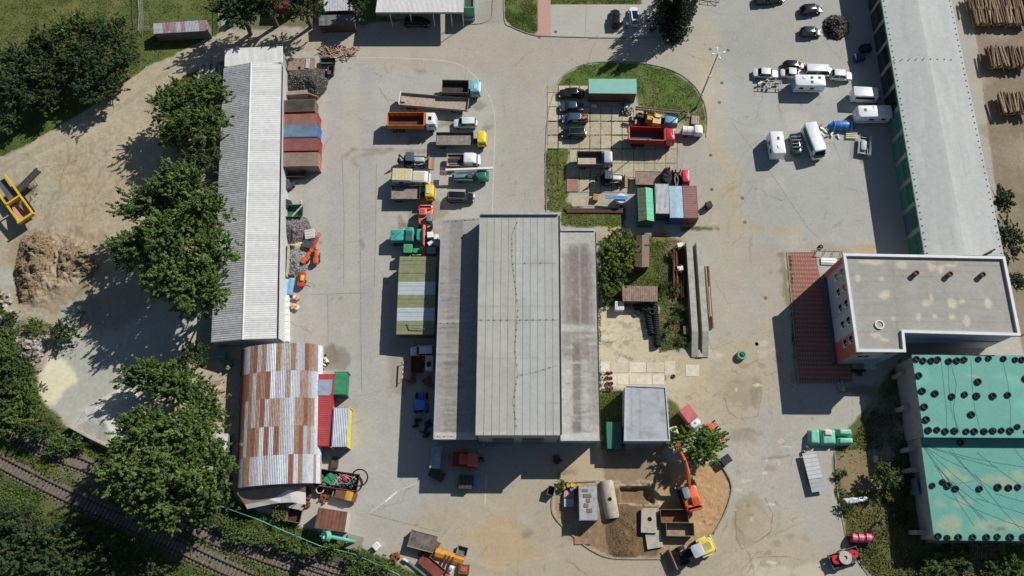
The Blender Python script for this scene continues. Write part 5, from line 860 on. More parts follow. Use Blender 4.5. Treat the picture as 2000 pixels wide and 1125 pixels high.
def openbox(t, x0, x1, y0, y1, z0, h, wm, fm, th=.07, ribs=0, fh=.08, hb=None, name='side_board', load=None):   # load bed: floor + four boards
    m = MB(); m.box(x0, x1, y0, y1, z0, z0 + fh); obj('bed_floor', m, fm, t); z = z0 + fh; hb = hb or h
    for a, b, c, d, hh in ((x0, x1, y0 - th, y0, h), (x0, x1, y1, y1 + th, h), (x0 - th, x0, y0 - th, y1 + th, h), (x1, x1 + th, y0 - th, y1 + th, hb)):
        m = MB(); m.box(a, b, c, d, z0 - .02, z0 + hh)
        if ribs and b - a > 1:
            for k in range(ribs + 1): xx = a + (b - a) * k / ribs; o_ = -.05 if c < (y0 + y1) / 2 else .05; m.box(xx - .05, xx + .05, min(c, c + o_), max(d, d + o_), z0 - .02, z0 + hh + .02)
        obj(name, m, wm, t)
def truck(label, x0, x1, py, cabc, bedc, floorc, cabL=2.0, Wd=2.5, bedH=.9, bedZ=1.2, Hc=2.7, rot=0, ribs=5, gap=.35, zs=2.0, cat='truck', name='truck', axles=3, cab_roof=None, crew=False, tm=None, floor_mat=None, bedlen=None, cabW=None, slope=.25, hb=None):
    s_ = sc(py, zs); L = (x1 - x0) / s_; t = T(name, label, cat, (x0 + x1) / 2, py, zs, rot); h = L / 2; w_ = Wd / 2; cw = (cabW or Wd - .15) / 2
    P = paint('paint_%d_%d_%d' % tuple(cabc), cabc); BP = pm('bed_%d_%d_%d' % tuple(bedc), bedc, rough=.6, var=.15, dirt=.25, dcol=(100, 82, 66)); FM = floor_mat or pm('floor_%d_%d_%d' % tuple(floorc), floorc, rough=.85, var=.35, scale=2, dirt=.3, dcol=(90, 76, 64))
    m = MB(); m.box(-h + .1, h - .3, -.45, .45, .7, 1.0); obj('chassis', m, DRK(), t)
    c0 = h - cabL; m = MB(); m.rbox(c0, h, -cw, cw, .7, Hc, .22, .14, slope, 4); obj('cab', m, P, t, True)
    m = MB(); m.rbox(h - .16 - slope * .55, h - .0 - slope * .45, -cw * .86, cw * .86, Hc - 1.15, Hc - .38, .05, .03); o = obj('windscreen', m, GL(), t); 
    for s in (-1, 1):
        m = MB(); m.box(h - 1.35, h - .5, s * cw - .012, s * cw + .012, Hc - 1.05, Hc - .4); obj('side_window', m, GL(), t)
        m = MB(); m.rbox(h - .35, h - .2, s * (cw + .18) - .12, s * (cw + .18) + .12, Hc - 1.1, Hc - .5, .03, .02); obj('mirror', m, DRK(), t)
        m = MB(); m.box(h - .04, h + .02, s * cw * .75 - .15, s * cw * .75 + .15, .85, 1.05); obj('headlight', m, MC['lamp_glass'], t)
        xs_ = [h - .95, -h + 1.1, -h + 2.35][:axles]
        for x in xs_: wheel(t, x, s * (w_ - .2), .48, .3, s)
        m = MB(); m.box(-h + .3, -h + 2.9, s * (w_ - .2) - .2, s * (w_ - .2) + .2, 1.0, 1.04); obj('mudguard', m, DRK(), t)
    if crew: m = MB(); m.rbox(c0 + .2, h - .9, -cw * .8, cw * .8, Hc - .01, Hc + .06, .1, .03); obj('roof_panel', m, pm('cream_roof', (196, 186, 152), var=.1, dirt=.1), t)
    if cab_roof: m = MB(); m.rbox(c0 + .5, c0 + 1.1, -.35, .35, Hc - .01, Hc + .08, .06, .03); obj('roof_vent', m, cab_roof, t)
    b1 = c0 - gap; b0 = -h if not bedlen else b1 - bedlen
    if bedH: openbox(t, b0, b1, -w_, w_, bedZ, bedH, BP, FM, ribs=ribs, hb=hb)
    t['L'] = L; return t, h, w_, c0, b0, b1
TR = truck('dump truck with turquoise cab and dark grey open body', 864, 939, 171, (112, 178, 186), (92, 88, 84), (70, 52, 46), 1.9, 2.5, 1.1, 1.3, rot=-1)
t, *_ = TR; m = MB(); m.rbox(_[0] - 1.2, _[0] - .7, -.7, .3, 2.7, 2.78, .1, .03); obj('roof_spoiler', m, pm('cab_light_turq', (150, 206, 206), rough=.4), t)
TR = truck('dump truck with orange open body and white cab', 758, 853, 236, (218, 218, 216), (196, 120, 48), (92, 52, 34), 1.9, 2.5, 1.3, 1.4, 2.9, cab_roof=GL(), ribs=6); t, h, w_, c0, b0, b1 = TR
m = MB(); m.box(b1 + .05, b1 + .75, -w_, w_, 2.6, 2.72); obj('cab_shield', m, MC['bed_196_120_48'], t)
TR = truck('flatbed truck with dark green low sides and yellow cab', 852, 951, 269, (216, 196, 40), (48, 78, 70), (136, 126, 120), 1.7, 2.45, .5, 1.2, 2.5, gap=.75, axles=2)
TR = truck('short tipper with brown flat bed and yellow cab, southernmost in the truck row', 764, 850, 374, (216, 186, 40), (60, 84, 76), (146, 128, 120), 1.7, 2.45, .55, 1.2, 2.5, gap=1.0, axles=2); m = MB(); m.rbox(TR[1] - 1.5, TR[1] - .8, -.6, .6, 2.5, 2.58, .06, .02); obj('roof_sheet', m, pm('cream_roof', (196, 186, 152), var=.1, dirt=.1), TR[0])
TR = truck('pale blue and white crew truck with cream roofed box body', 767, 840, 345, (214, 216, 216), (180, 196, 206), (190, 184, 150), 3.0, 2.3, 0, 1.2, 2.3, rot=-2, axles=2, crew=True, slope=.5); t, h, w_, c0, b0, b1 = TR
m = MB(); m.rbox(-h, c0 - .1, -w_, w_, .8, 2.75, .06, .03); obj('box_body', m, pm('pale_blue_box', (176, 196, 208), rough=.5, dirt=.06), t)
for k in range(6): m = MB(); x = -h + .05 + k * (c0 + h - .2) / 6; m.box(x, x + (c0 + h - .2) / 6 - .04, -w_ + .05, w_ - .05, 2.74, 2.79); obj('roof_plank', m, pm('cream_plank', (198, 186, 146), var=.15, scale=3, dirt=.1), t)
m = MB(); m.box(-h + 1.2, -h + 1.9, -w_ - .015, -w_ + .01, 1.6, 2.1); obj('side_window', m, GL(), t)
TR = truck('white double cab pickup with beige dropside bed', 873, 938, 308, (220, 222, 222), (176, 164, 140), (172, 158, 134), 2.9, 2.15, .45, .85, 2.15, rot=0, axles=2, slope=1.0, gap=.1, cabW=1.95, hb=.7)
m = MB(); m.rbox(TR[1] - .75, TR[1] + .05, -.9, .9, .6, 1.2, .3, .15, .15); obj('bonnet', m, MC['paint_220_222_222'], TR[0], True)
TR = truck('dump truck with red open body and red cab on the slabs', 1228, 1318, 266, (190, 36, 44), (168, 30, 38), (70, 76, 84), 1.75, 2.5, 1.5, 1.4, 3.0, rot=-2, ribs=0, gap=.3); t, h, w_, c0, b0, b1 = TR
m = MB(); m.box(b1 + .05, b1 + .6, -w_, w_, 2.8, 2.92); obj('cab_shield', m, MC['bed_168_30_38'], t); m = MB(); m.box(b0 - .15, b0 + .05, -w_, w_, 2.86, 2.96); obj('tailgate_rim', m, pm('pink_worn', (206, 120, 124)), t); m = MB(); m.box(b0, b1, -w_ - .08, -w_ + .03, 2.84, 2.95); obj('side_rim', m, MC['pink_worn'], t)
m = MB(); m.rbox(h - .6, h - .3, -.1, .8, 3.0, 3.1, .08, .04); obj('roof_light_bar', m, MC['lamp_glass'], t)
TR = truck('grey open tipper with silver cab on the slabs north of the digger', 1128, 1198, 309, (170, 178, 190), (104, 100, 96), (96, 92, 92), 1.7, 2.45, 1.0, 1.2, 2.6, rot=0, axles=2, gap=.2); t, h, w_, c0, b0, b1 = TR
m = MB(); m.box(b0 + .15, b0 + 3.2, -w_ + .1, .35, 1.29, 1.42); obj('load_plate', m, pm('pale_plate', (186, 168, 148), dirt=.3), t); m = MB(); m.box(b1 - .1, b1 + .35, -w_, w_, 2.1, 2.22); obj('headboard', m, MC['bed_104_100_96'], t)
TR = truck('red flatbed truck with worn grey deck and black folded plough behind its cab', 1243, 1348, 345, (206, 44, 80), (150, 40, 48), (146, 124, 116), 1.5, 2.5, .12, 1.2, 2.7, rot=-2, ribs=0); t, h, w_, c0, b0, b1 = TR
for k in range(15):
    a = R(100 + k * 11); m = MB(); m.at(c0 - 1.7, 0, 1.5 + .05 * (k % 4), math.degrees(a)); m.box(0, 1.5, -.07, .07, 0, .5); m.box(1.4, 1.9, -.03, .03, -.1, .9); obj('harrow_blade', m, pm('black_paint', (26, 26, 28), rough=.4), t)
for k in range(9): m = MB(); m.at(c0 - 1.2 + (k % 3) * .45, -1 + (k // 3) * .9, 1.4, rnd(60, 120), 0, rnd(-20, 20)); m.box(-.7, .7, -.1, .1, 0, .7); obj('harrow_blade', m, MC['black_paint'], t)
TR = truck('small orange truck in the shade south of the central hall', 884, 934, 897, (206, 92, 66), (190, 88, 62), (150, 72, 60), 1.6, 2.2, .35, 1.1, 2.2, rot=-3, axles=2, gap=.1)
m = MB(); m.rbox(-1.0, .7, -.7, .9, 1.2, 1.8, .3, .15); obj('tank', m, MC['bed_190_88_62'], TR[0], True)
t = T('trailer', 'long low sided grey trailer with worn plank floor', 'trailer', 848, 199, 1.4, -5.5); h = 6.1
openbox(t, -h, h, -1.22, 1.22, 1.1, .55, pm('grey_board', (138, 142, 140), dirt=.15), pm('plank_floor', (172, 154, 138), var=.3, scale=3, dirt=.25), ribs=4)
m = MB(); m.box(-h - .12, -h - .05, -1.3, 1.3, 1.0, 2.0); obj('headboard', m, WHT(), t); m = MB(); m.box(-h + .1, -h + .9, -.5, .6, 1.18, 1.5); obj('load_box', m, pm('plank_floor', (172, 154, 138)), t)
for x in (-4.6, -3.5, 3.6, 4.7):
    for s in (-1, 1): wheel(t, x, s * 1.0, .45, .28, s)
# old white truck, red van, small ones
t = T('tanker_truck', 'small old truck with white ribbed canvas body beside the red dump truck', 'truck', 1354, 256, 1, -3); P = WHT()
m = MB(); L_ = [[(x, .85 * cos(pi * k / 8), 1.0 + .75 * sin(pi * k / 8)) for k in range(9)] for x in (-2.0, -.1)]; m.loft(L_); obj('canvas_body', m, P, t, True)
for x in (-1.95, -1.1, -.2): m = MB(); m.loft([[(x + d, .9 * cos(pi * k / 8), 1.0 + .8 * sin(pi * k / 8)) for k in range(9)] for d in (0, .08)]); obj('hoop', m, WHT(), t)
m = MB(); m.rbox(.05, 1.7, -.85, .85, .6, 1.9, .25, .15, .3); obj('cab', m, P, t, True); m = MB(); m.box(-2, 1.5, -.5, .5, .5, .8); obj('chassis', m, DRK(), t); m = MB(); m.box(1.3, 1.42, -.7, .7, 1.2, 1.7); obj('windscreen', m, GL(), t)
for x in (-1.3, 1.1):
    for s in (-1, 1): wheel(t, x, s * .8, .36, .2, s)
t = T('small_truck', 'small truck with faded pink box body and white cab by the block building', 'truck', 1348, 817, 1.1, -56); m = MB(); m.rbox(-1.9, .5, -.95, .95, .6, 2.1, .05, .03); obj('box_body', m, pm('faded_pink', (188, 100, 104), rough=.6, dirt=.1, dcol=(196, 150, 146)), t)
m = MB(); m.rbox(.55, 1.9, -.85, .85, .5, 1.8, .3, .2, .3); obj('cab', m, WHT(), t, True); m = MB(); m.box(1.45, 1.6, -.65, .65, 1.05, 1.5); obj('windscreen', m, GL(), t); m = MB(); m.rbox(.9, 1.2, -.15, .15, 1.8, 1.86, .05, .02); obj('roof_vent', m, pm('sea_green', (84, 140, 124)), t)
m = MB(); m.box(-2.0, .4, .97, 1.05, .9, 1.0); obj('side_rail', m, pm('pink_rail', (214, 150, 150)), t)
for x in (-1.2, 1.2):
    for s in (-1, 1): wheel(t, x, s * .8, .33, .2, s)

def tractor(label, px, py, rot, col, s=1., backhoe=False, loader=False, cabroof=(70, 76, 84), name='tractor', hood=None, bucket=None):
    t = T(name, label, 'tractor', px, py, 1.4, rot); t.scale = (s, s, s); P = paint('paint_%d_%d_%d' % tuple(col), col)
    m = MB(); m.rbox(.3, 2.0, -.42, .42, .9, 1.65, .15, .1, .1); obj('bonnet', m, paint('paint_%d_%d_%d' % tuple(hood), hood) if hood else P, t, True); m = MB(); m.box(-1.2, 1.9, -.3, .3, .6, .95); obj('chassis', m, DRK(), t)
    m = MB(); m.rbox(-1.0, .3, -.72, .72, 1.0, 2.4, .12, .08, .1); obj('cab_glass', m, GL(), t); m = MB(); m.rbox(-1.08, .4, -.8, .8, 2.38, 2.55, .15, .06); obj('cab_roof', m, pm('roof_%d_%d_%d' % tuple(cabroof), cabroof, rough=.4), t, True)
    for q in range(4): m = MB(); m.box(-.95 + q * .36, -.75 + q * .36, -.7, .7, 2.55, 2.58); obj('roof_rib', m, pm('roof_%d_%d_%d' % tuple(cabroof), cabroof), t)
    for s_ in (-1, 1):
        wheel(t, -.55, s_ * .9, .78, .45, s_); wheel(t, 1.5, s_ * .8, .5, .32, s_); m = MB(); m.rbox(-1.15, .05, s_ * .9 - .22, s_ * .9 + .22, 1.5, 1.62, .1, .04); obj('mudguard', m, P if not backhoe else DRK(), t, True)
        if loader: m = MB(); m.pipe([(.2, s_ * .55, 1.5), (1.8, s_ * .6, 1.4), (2.7, s_ * .6, .6)], .09); obj('loader_arm', m, DRK(), t)
    if loader: m = MB(); L_ = [[(2.6, y, .9), (2.5, y, .3), (2.9, y, .05), (3.5, y, .05), (3.5, y, .12), (2.95, y, .14), (2.62, y, .35), (2.7, y, .9)] for y in (-1.1, 1.1)]; m.loft(L_); obj('bucket', m, pm('bucket_tan', bucket or (150, 118, 92), dirt=.2), t)
    if backhoe:
        m = MB(); m.box(-1.5, -1.3, -1.0, 1.0, .5, 1.1); obj('backhoe_frame', m, DRK(), t); m = MB(); m.cyl((-1.4, .1, 1.0), (-2.1, .25, 2.6), .14, .12, 6); m.cyl((-2.1, .25, 2.6), (-2.3, .1, 1.2), .11, .1, 6); obj('digger_arm', m, DRK(), t)
        m = MB(); m.loft([[(-2.6, y, 1.1), (-2.3, y, 1.25), (-2.0, y, .8), (-2.2, y, .5), (-2.5, y, .7)] for y in (-.3, .3)]); obj('digger_bucket', m, DRK(), t)
    return t
tractor('dark tractor digger with front loader bucket, in the western truck row', 806, 312, -1, (36, 42, 50), 1.05, True, True, (84, 92, 104), 'digger_tractor', (170, 180, 190))
tractor('dark green tractor digger with white bonnet on the slabs', 1192, 347, -3, (52, 62, 62), 1.0, True, True, (78, 88, 98), 'digger_tractor', (214, 212, 204), (60, 52, 44))
tractor('old bright green tractor tucked under the lean-to roof edge', 802, 490, 0, (56, 150, 100), 1.0, cabroof=(76, 150, 104), hood=(52, 158, 104))
tractor('tiny orange tractor on the concrete near the round tree', 1391, 832, 30, (206, 100, 62), .62, cabroof=(206, 110, 78), name='mini_tractor')
tractor('small red and white tractor beside the round tree', 1404, 859, 12, (196, 62, 48), .62, cabroof=(222, 220, 216), name='mini_tractor')
tractor('blue roofed tractor in the shade west of the central hall', 822, 789, 90, (50, 86, 170), 1.0, cabroof=(84, 130, 220), hood=(50, 86, 170))

def excavator(label, px, py, rot, col, boom, tracks=True, s=1., arm=(3.6, 3.2), glass=(150, 160, 168), name='excavator', roofz=2.9, dirc=(150, 110, 90)):
    t = T(name, label, 'excavator', px, py, 1.6, rot); t.scale = (s, s, s); P = paint('paint_%d_%d_%d' % tuple(col), col, dirt=.2, dcol=dirc)
    for s_ in (-1, 1):
        if tracks: m = MB(); L_ = [[(x, y, z) for x, z in ((-1.9, .45), (-1.7, .1), (1.7, .1), (1.9, .45), (1.7, .85), (-1.7, .85))] for y in (s_ * 1.2 - .28, s_ * 1.2 + .28)]; m.loft(L_); obj('track', m, DRK(), t)
        else:
            for x in (-1.3, 1.3): wheel(t, x, s_ * 1.05, .5, .35, s_)
    m = MB(); m.rbox(-2.0, 1.4, -1.25, 1.25, 1.0, 1.75, .4, .15); obj('upper_body', m, P, t, True); m = MB(); m.rbox(-2.3, -1.3, -1.3, 1.3, 1.1, 2.15, .5, .25); obj('counterweight', m, P, t, True)
    m = MB(); m.rbox(-1.5, -.2, -1.15, .2, 1.75, 2.3, .15, .1); obj('engine_cover', m, P, t, True); m = MB(); m.rbox(-1.3, -.5, -.9, -.1, 2.3, 2.36, .1, .03); obj('vent_panel', m, pm('dull_' + name, tuple(int(c * .8) for c in col)), t)
    m = MB(); m.rbox(-.3, 1.5, .35, 1.3, 1.6, roofz, .15, .1, .15); obj('cab', m, GL(), t, True); m = MB(); m.rbox(-.3, 1.3, .33, 1.32, roofz - .02, roofz + .08, .15, .05); obj('cab_roof', m, pm('cab_roof_grey', glass, rough=.4), t, True)
    a1, a2 = arm; m = MB(); p0, p1, p2, p3 = (1.2, -.1, 1.6), (1.2 + a1 * .55, -.1, 1.6 + boom[0]), (1.2 + a1, -.1, 1.6 + boom[1]), (1.2 + a1 + a2, -.1, boom[2])
    for a, b, r0, r1 in ((p0, p1, .34, .3), (p1, p2, .3, .22)): m.cyl(a, b, r0, r1, 6)
    obj('boom', m, P, t); m = MB(); m.cyl(p2, p3, .24, .17, 6); obj('stick', m, P, t); m = MB(); m.cyl((.9, .15, 1.5), (p1[0], .15, p1[2] - .1), .07, n=6); m.cyl((.9, -.35, 1.5), (p1[0], -.35, p1[2] - .1), .07, n=6); m.cyl((p1[0] + .2, -.1, p1[2] + .3), (p2[0] + .3, -.1, p2[2] + .25), .07, n=6); obj('hydraulic_ram', m, STL(), t)
    m = MB(); x, z = p3[0], p3[2]; m.loft([[(x - .2, y, z + .1), (x + .25, y, z + .15), (x + .5, y, z - .3), (x + .1, y, z - .65), (x - .35, y, z - .4)] for y in (-.55, .35)]); obj('bucket', m, pm('bucket_' + name, tuple(int(c * .75) for c in col), dirt=.3), t)
    m = MB(); m.box(-1.9, -.3, -1.32, -1.1, 1.7, 1.95); obj('side_box', m, P, t); return t
excavator('orange crawler excavator reaching north beside the dug-out ground', 1349, 968, 103, (216, 98, 52), (2.2, 2.7, 2.4), True, 1.0, (3.6, 2.8), (112, 136, 148))
excavator('faded salmon red wheeled excavator with its arm laid south across the row', 831, 424, -90, (216, 108, 92), (1.2, 1.0, 1.3), False, .95, (3.3, 3.0), (166, 172, 176), 'wheeled_excavator', 2.8, (196, 140, 120))

t = T('wheel_loader', 'yellow wheel loader with raised brown bucket at the bottom of the dug-out island', 'wheel loader', 1352, 1078, 1.6, 201); YP = paint('loader_yellow', (214, 194, 96), dirt=.12, dcol=(170, 150, 90))
m = MB(); m.rbox(-3.3, -1.2, -1.05, 1.05, .9, 2.1, .3, .15); obj('engine_body', m, YP, t, True); m = MB(); m.rbox(-2.9, -1.7, -.5, .5, 2.1, 2.16, .1, .03); obj('engine_grille', m, pm('dull_yellow', (170, 160, 84)), t)
m = MB(); m.rbox(-3.6, -3.2, -1.25, 1.25, .9, 1.5, .2, .1); obj('counterweight', m, YP, t, True); m = MB(); m.rbox(-1.25, .25, -.75, .75, 1.3, 3.1, .15, .1, .1); obj('cab', m, GL(), t, True); m = MB(); m.rbox(-1.45, .35, -.9, .9, 3.1, 3.25, .25, .06); obj('cab_roof', m, pm('pale_roof', (176, 180, 184), rough=.4), t, True)
m = MB(); m.rbox(.2, 1.9, -.6, .6, .7, 1.5, .1, .06); obj('front_frame', m, DRK(), t)
for s in (-1, 1):
    wheel(t, 1.4, s * 1.05, .75, .55, s); wheel(t, -1.9, s * 1.05, .75, .55, s); m = MB(); m.pipe([(.7, s * .5, 1.7), (2.2, s * .5, 1.5), (3.0, s * .5, .7)], .13); obj('loader_arm', m, pm('black_paint', (26, 26, 28)), t); m = MB(); m.rbox(-2.7, -1.1, s * 1.08 - .3, s * 1.08 + .3, 1.55, 1.68, .15, .05); obj('mudguard', m, YP, t, True)
m = MB(); m.loft([[(2.9, y, 1.3), (2.8, y, .4), (3.1, y, .08), (4.1, y, .05), (4.1, y, .13), (3.2, y, .17), (2.95, y, .45), (3.05, y, 1.3)] for y in (-1.5, 1.5)]); obj('bucket', m, pm('bucket_tan', (150, 118, 92), dirt=.2), t)

t = T('crane_truck', 'yellow lattice boom crane truck with pale blue cab behind the red dump truck', 'crane truck', 1288, 231, 1.6, -8); YO = pm('crane_yellow', (196, 152, 66), rough=.6, var=.2, dirt=.35, dcol=(110, 84, 56))
m = MB(); m.box(-4.2, 2.8, -.6, .6, .7, 1.1); obj('chassis', m, DRK(), t); m = MB(); m.rbox(.9, 3.3, -1.2, 1.0, .9, 2.5, .2, .12, .2); obj('cab', m, paint('pale_blue_cab', (108, 156, 176)), t, True); m = MB(); m.box(3.1, 3.22, -1.0, .8, 1.6, 2.2); obj('windscreen', m, GL(), t)
m = MB(); m.box(-2.4, .4, -.9, .9, 1.1, 1.5); m.box(-2.2, -1.0, -.8, .8, 1.5, 2.1); obj('turntable', m, YO, t); m = MB(); m.box(-1.2, .2, -1.5, -.3, 1.4, 2.3); m.rbox(-.9, .1, -.4, .5, 2.0, 2.5, .1, .05); obj('winch_house', m, pm('cream_yellow', (214, 190, 130), dirt=.2), t)
m = MB(); m.at(0, 0, 0, 0)
for y in (.75, 1.25): m.cyl((-4.5, y, 2.2), (4.6, y - .1, 2.9), .09, n=5); m.cyl((-4.5, y, 2.5), (4.6, y - .1, 3.1), .07, n=5)
for k in range(18): x = -4.4 + k * .5; m.box(x, x + .28, .75, 1.25, 2.35 + k * .03, 2.42 + k * .03)
obj('boom', m, pm('boom_grey', (128, 112, 92), dirt=.3), t)
m = MB(); m.box(-4.5, 4.4, .9, 1.1, 2.2, 2.25); obj('boom_rail', m, YO, t); m = MB(); m.cyl((4.7, .3, 2.6), (4.7, 1.1, 2.6), .35, n=10); m.box(4.4, 5.1, .2, .8, 2.2, 2.9); obj('hook_block', m, pm('purple_grey', (112, 104, 112)), t)
for x in (-3.4, -2.4, 2.4):
    for s in (-1, 1): wheel(t, x, s * 1.0, .5, .3, s)
for s in (-1, 1): m = MB(); m.box(-4.2, -3.9, s * 1.0 - .5, s * 1.0 + .5, .9, 1.3); obj('outrigger', m, YO, t)

t = T('cherry_picker_truck', 'green platform truck with a long white folding boom and basket', 'platform truck', 918, 341, 1.4, -1); G_ = paint('picker_green', (44, 112, 92))
m = MB(); m.rbox(1.2, 3.3, -1.0, 1.0, .6, 2.1, .3, .2, .5); obj('cab', m, G_, t, True); m = MB(); m.box(2.5, 2.75, -.8, .8, 1.4, 1.9); obj('windscreen', m, GL(), t); m = MB(); m.box(-2.8, 1.1, -1.0, 1.0, .85, 1.05); obj('deck', m, pm('deck_grey', (112, 126, 132)), t); m = MB(); m.box(-2.8, 1.1, -1.05, -.8, .7, 1.25); obj('side_locker', m, G_, t)
m = MB(); m.lathe([(.5, 1.05), (.5, 1.5), (.3, 1.7)], 14); obj('turret', m, WHT(), t); m = MB(); m.at(0, .55, 2.4, 3.5).box(-4.2, 4.0, -.17, .17, -.16, .16); obj('boom', m, WHT(), t); m = MB(); m.at(-.5, .1, 1.9, 6).box(-2.6, 1.8, -.14, .14, -.12, .12); obj('lower_boom', m, WHT(), t)
m = MB()
for a, b in (((-5, -.2), (-4.1, -.2)), ((-5, .8), (-4.1, .8)), ((-5, -.2), (-5, .8)), ((-4.1, -.2), (-4.1, .8))):
    for z in (1.4, 1.9, 2.4): m.cyl((*a, z), (*b, z), .035, n=5)
m.box(-5, -4.1, -.2, .8, 1.35, 1.4); obj('basket', m, pm('basket_grey', (120, 96, 92)), t)
for x in (-1.8, 2.3):
    for s in (-1, 1): wheel(t, x, s * .85, .42, .25, s)
t = T('turquoise_truck', 'turquoise bonneted lorry with canvas covered back beside the salmon excavator', 'lorry', 805, 462, 1.5, 0); TC = paint('truck_turq', (66, 158, 148), dirt=.15, dcol=(100, 140, 130))
m = MB(); m.rbox(-3.6, -1.0, -1.0, 1.0, 1.0, 2.2, .2, .12); obj('rear_body', m, TC, t, True); m = MB(); m.rbox(-1.0, .3, -1.15, 1.25, .9, 2.6, .15, .1); obj('cab', m, TC, t, True); m = MB(); m.box(-.9, .2, -1.0, .6, 2.6, 2.64); obj('roof_window', m, pm('teal_glass', (56, 96, 96), rough=.3), t); m = MB(); m.rbox(.8, 2.1, -1.0, 1.1, .9, 2.3, .25, .15); obj('tank', m, TC, t, True)
for k in range(4): m = MB(); m.at(-3.2 + k * .55, rnd(-.4, .3), 2.2, rnd(-70, 70)); m.box(-.35, .35, -.03, .03, 0, .03); obj('strap', m, pm('black_paint', (26, 26, 28)), t)
m = MB(); m.box(-3.6, 3.2, -.45, .45, .65, .95); obj('chassis', m, DRK(), t)
for x in (-2.9, -1.9, 2.6):
    for s in (-1, 1): wheel(t, x, s * .95, .48, .3, s)
for (px, py, a, b, h_, rz, mt, lab) in ((840, 458, 1.0, 1.0, 1.6, 5, 'white_paint', 'white cabinet nearest the salmon excavator arm'), (852, 462, .7, .9, 1.5, -3, 'white_paint', 'narrow white cabinet next to the hall wall'), (843, 474, 1.3, .8, 1.1, 30, 'white_paint', 'tilted white cabinet among the stored cabinets'),
        (854, 474, .9, 1.3, 1.7, 0, 'blue_grey_box', 'blue grey cabinet half in shade by the hall wall'), (842, 489, 1.6, 1.2, 1.4, 0, 'blue_grey_box', 'large blue grey cabinet in the shade of the hall')):
    t = T('steel_cabinet', lab, 'cabinet', px, py, h_, rz, 'cabinets stored beside the lean-to'); m = MB(); m.rbox(-a / 2, a / 2, -b / 2, b / 2, 0, h_, .04, .03); obj('body', m, WHT() if mt[0] == 'w' else pm('blue_grey_box', (140, 148, 158)), t); m = MB(); m.box(-a / 2 - .02, -a / 2 + .0, -b / 2 + .08, b / 2 - .08, .1, h_ - .1); obj('door', m, STL(), t)

# shipping containers
def container(label, px, py, rot, L, roofc, sidec, Hh=2.6, Wd=2.44, waves=None, along=False, group=None, name='shipping_container', zs=None, ridge=False, roofm=None, endc=None, cat='container'):
    t = T(name, label, cat, px, py, zs or Hh, rot, group); h = L / 2; w_ = Wd / 2; RM = roofm or pm('roof_%d_%d_%d' % tuple(roofc), roofc, rough=.7, var=.2, scale=1, dirt=.1 if along else .25, dcol=(130, 122, 112) if along else (110, 86, 72)); SM_ = pm('side_%d_%d_%d' % tuple(sidec), sidec, rough=.55, var=.1, dirt=.12)
    n = waves or int(L / .35)
    if ridge:
        for s in (-1, 1): m = MB(); m.sheet((-h, s * w_, Hh - .35), (h, s * w_, Hh - .35), (h, 0, Hh + .15), (-h, 0, Hh + .15), 8, .02); obj('roof', m, RM if s > 0 else pm('roof_mossy', (104, 112, 92), var=.3, dirt=.2), t)
    elif along: m = MB(); m.sheet((-h + .05, -w_ + .05, Hh - .03), (-h + .05, w_ - .05, Hh - .03), (h - .05, w_ - .05, Hh - .03), (h - .05, -w_ + .05, Hh - .03), waves or 8, .05 if (waves or 8) < 9 else .1); obj('roof', m, RM, t)
    else: m = MB(); m.sheet((-h + .05, -w_ + .05, Hh - .03), (h - .05, -w_ + .05, Hh - .03), (h - .05, w_ - .05, Hh - .03), (-h + .05, w_ - .05, Hh - .03), n, .035); obj('roof', m, RM, t)
    top = Hh - (.35 if ridge else 0)
    for s in (-1, 1):
        m = MB(); m.sheet((-h, s * (w_ - .05), .15), (h, s * (w_ - .05), .15), (h, s * (w_ - .05), top - .05), (-h, s * (w_ - .05), top - .05), n, .03); obj('side_panel', m, SM_, t)
        m = MB(); m.box(-h, h, s * w_ - .04, s * w_ + .04, top - .12, top - .0); obj('top_rail', m, SM_ if not ridge else RM, t)
    EM = pm('end_%d_%d_%d' % tuple(endc), endc, rough=.5, dirt=.12) if endc else SM_; m = MB(); m.box(-h - .02, -h + .04, -w_, w_, .1, top - .002); obj('end_wall', m, EM, t)
    for s in (-1, 1):
        m = MB(); m.box(h - .05, h + .02, min(.01 * s, s * w_), max(.01 * s, s * w_), .12, top - .05); d = obj('door', m, EM, t); m = MB(); m.cyl((h + .05, s * .5, .2), (h + .05, s * .5, top - .15), .025, n=5); obj('lock_bar', m, STL(), d)
        for x in (-h, h): m = MB(); m.box(x - .07, x + .07, s * w_ - .07, s * w_ + .07, 0, top + .02); obj('corner_post', m, SM_, t)
    return t
CG = 'containers standing together north of the round tree'
container('dark green container with a green and mossy ridged roof, westernmost of the four', 1262, 398, -91, 6.1, (96, 184, 146), (44, 110, 88), 2.9, 2.5, group=CG, ridge=True, zs=2.9)
container('white lengthwise ribbed container roof beside the ridged green one', 1293, 388, -92, 5.6, (196, 198, 202), (52, 80, 74), 2.7, 2.4, 11, True, group=CG)
container('container with smooth pale blue roof and blue sides', 1321, 394, -91, 6.0, (158, 186, 200), (44, 74, 140), 2.7, 2.4, 1, True, group=CG)
container('rust red container with cross ribs, easternmost of the four', 1348, 394, -91, 6.0, (136, 98, 92), (112, 66, 66), 2.7, 2.4, 14, group=CG)
CL = 'containers in a row along the white storage shed'
container('grey brown planked container, northernmost along the white shed', 585, 206, 2, 5.4, (158, 150, 136), (120, 104, 84), 2.6, 2.3, 20, True, CL)
container('container with dull red roof and bright red end, second along the white shed', 587, 234, 2, 6.0, (134, 94, 84), (168, 50, 50), 2.6, 2.4, 2, group=CL)
container('blue container with ribbed pale roof along the white shed', 587, 256, 1, 6.1, (146, 170, 190), (52, 110, 176), 2.6, 2.4, 12, True, CL)
container('maroon patched container below the blue one along the white shed', 588, 282, 1, 6.1, (124, 78, 74), (150, 46, 48), 2.6, 2.4, 2, group=CL)
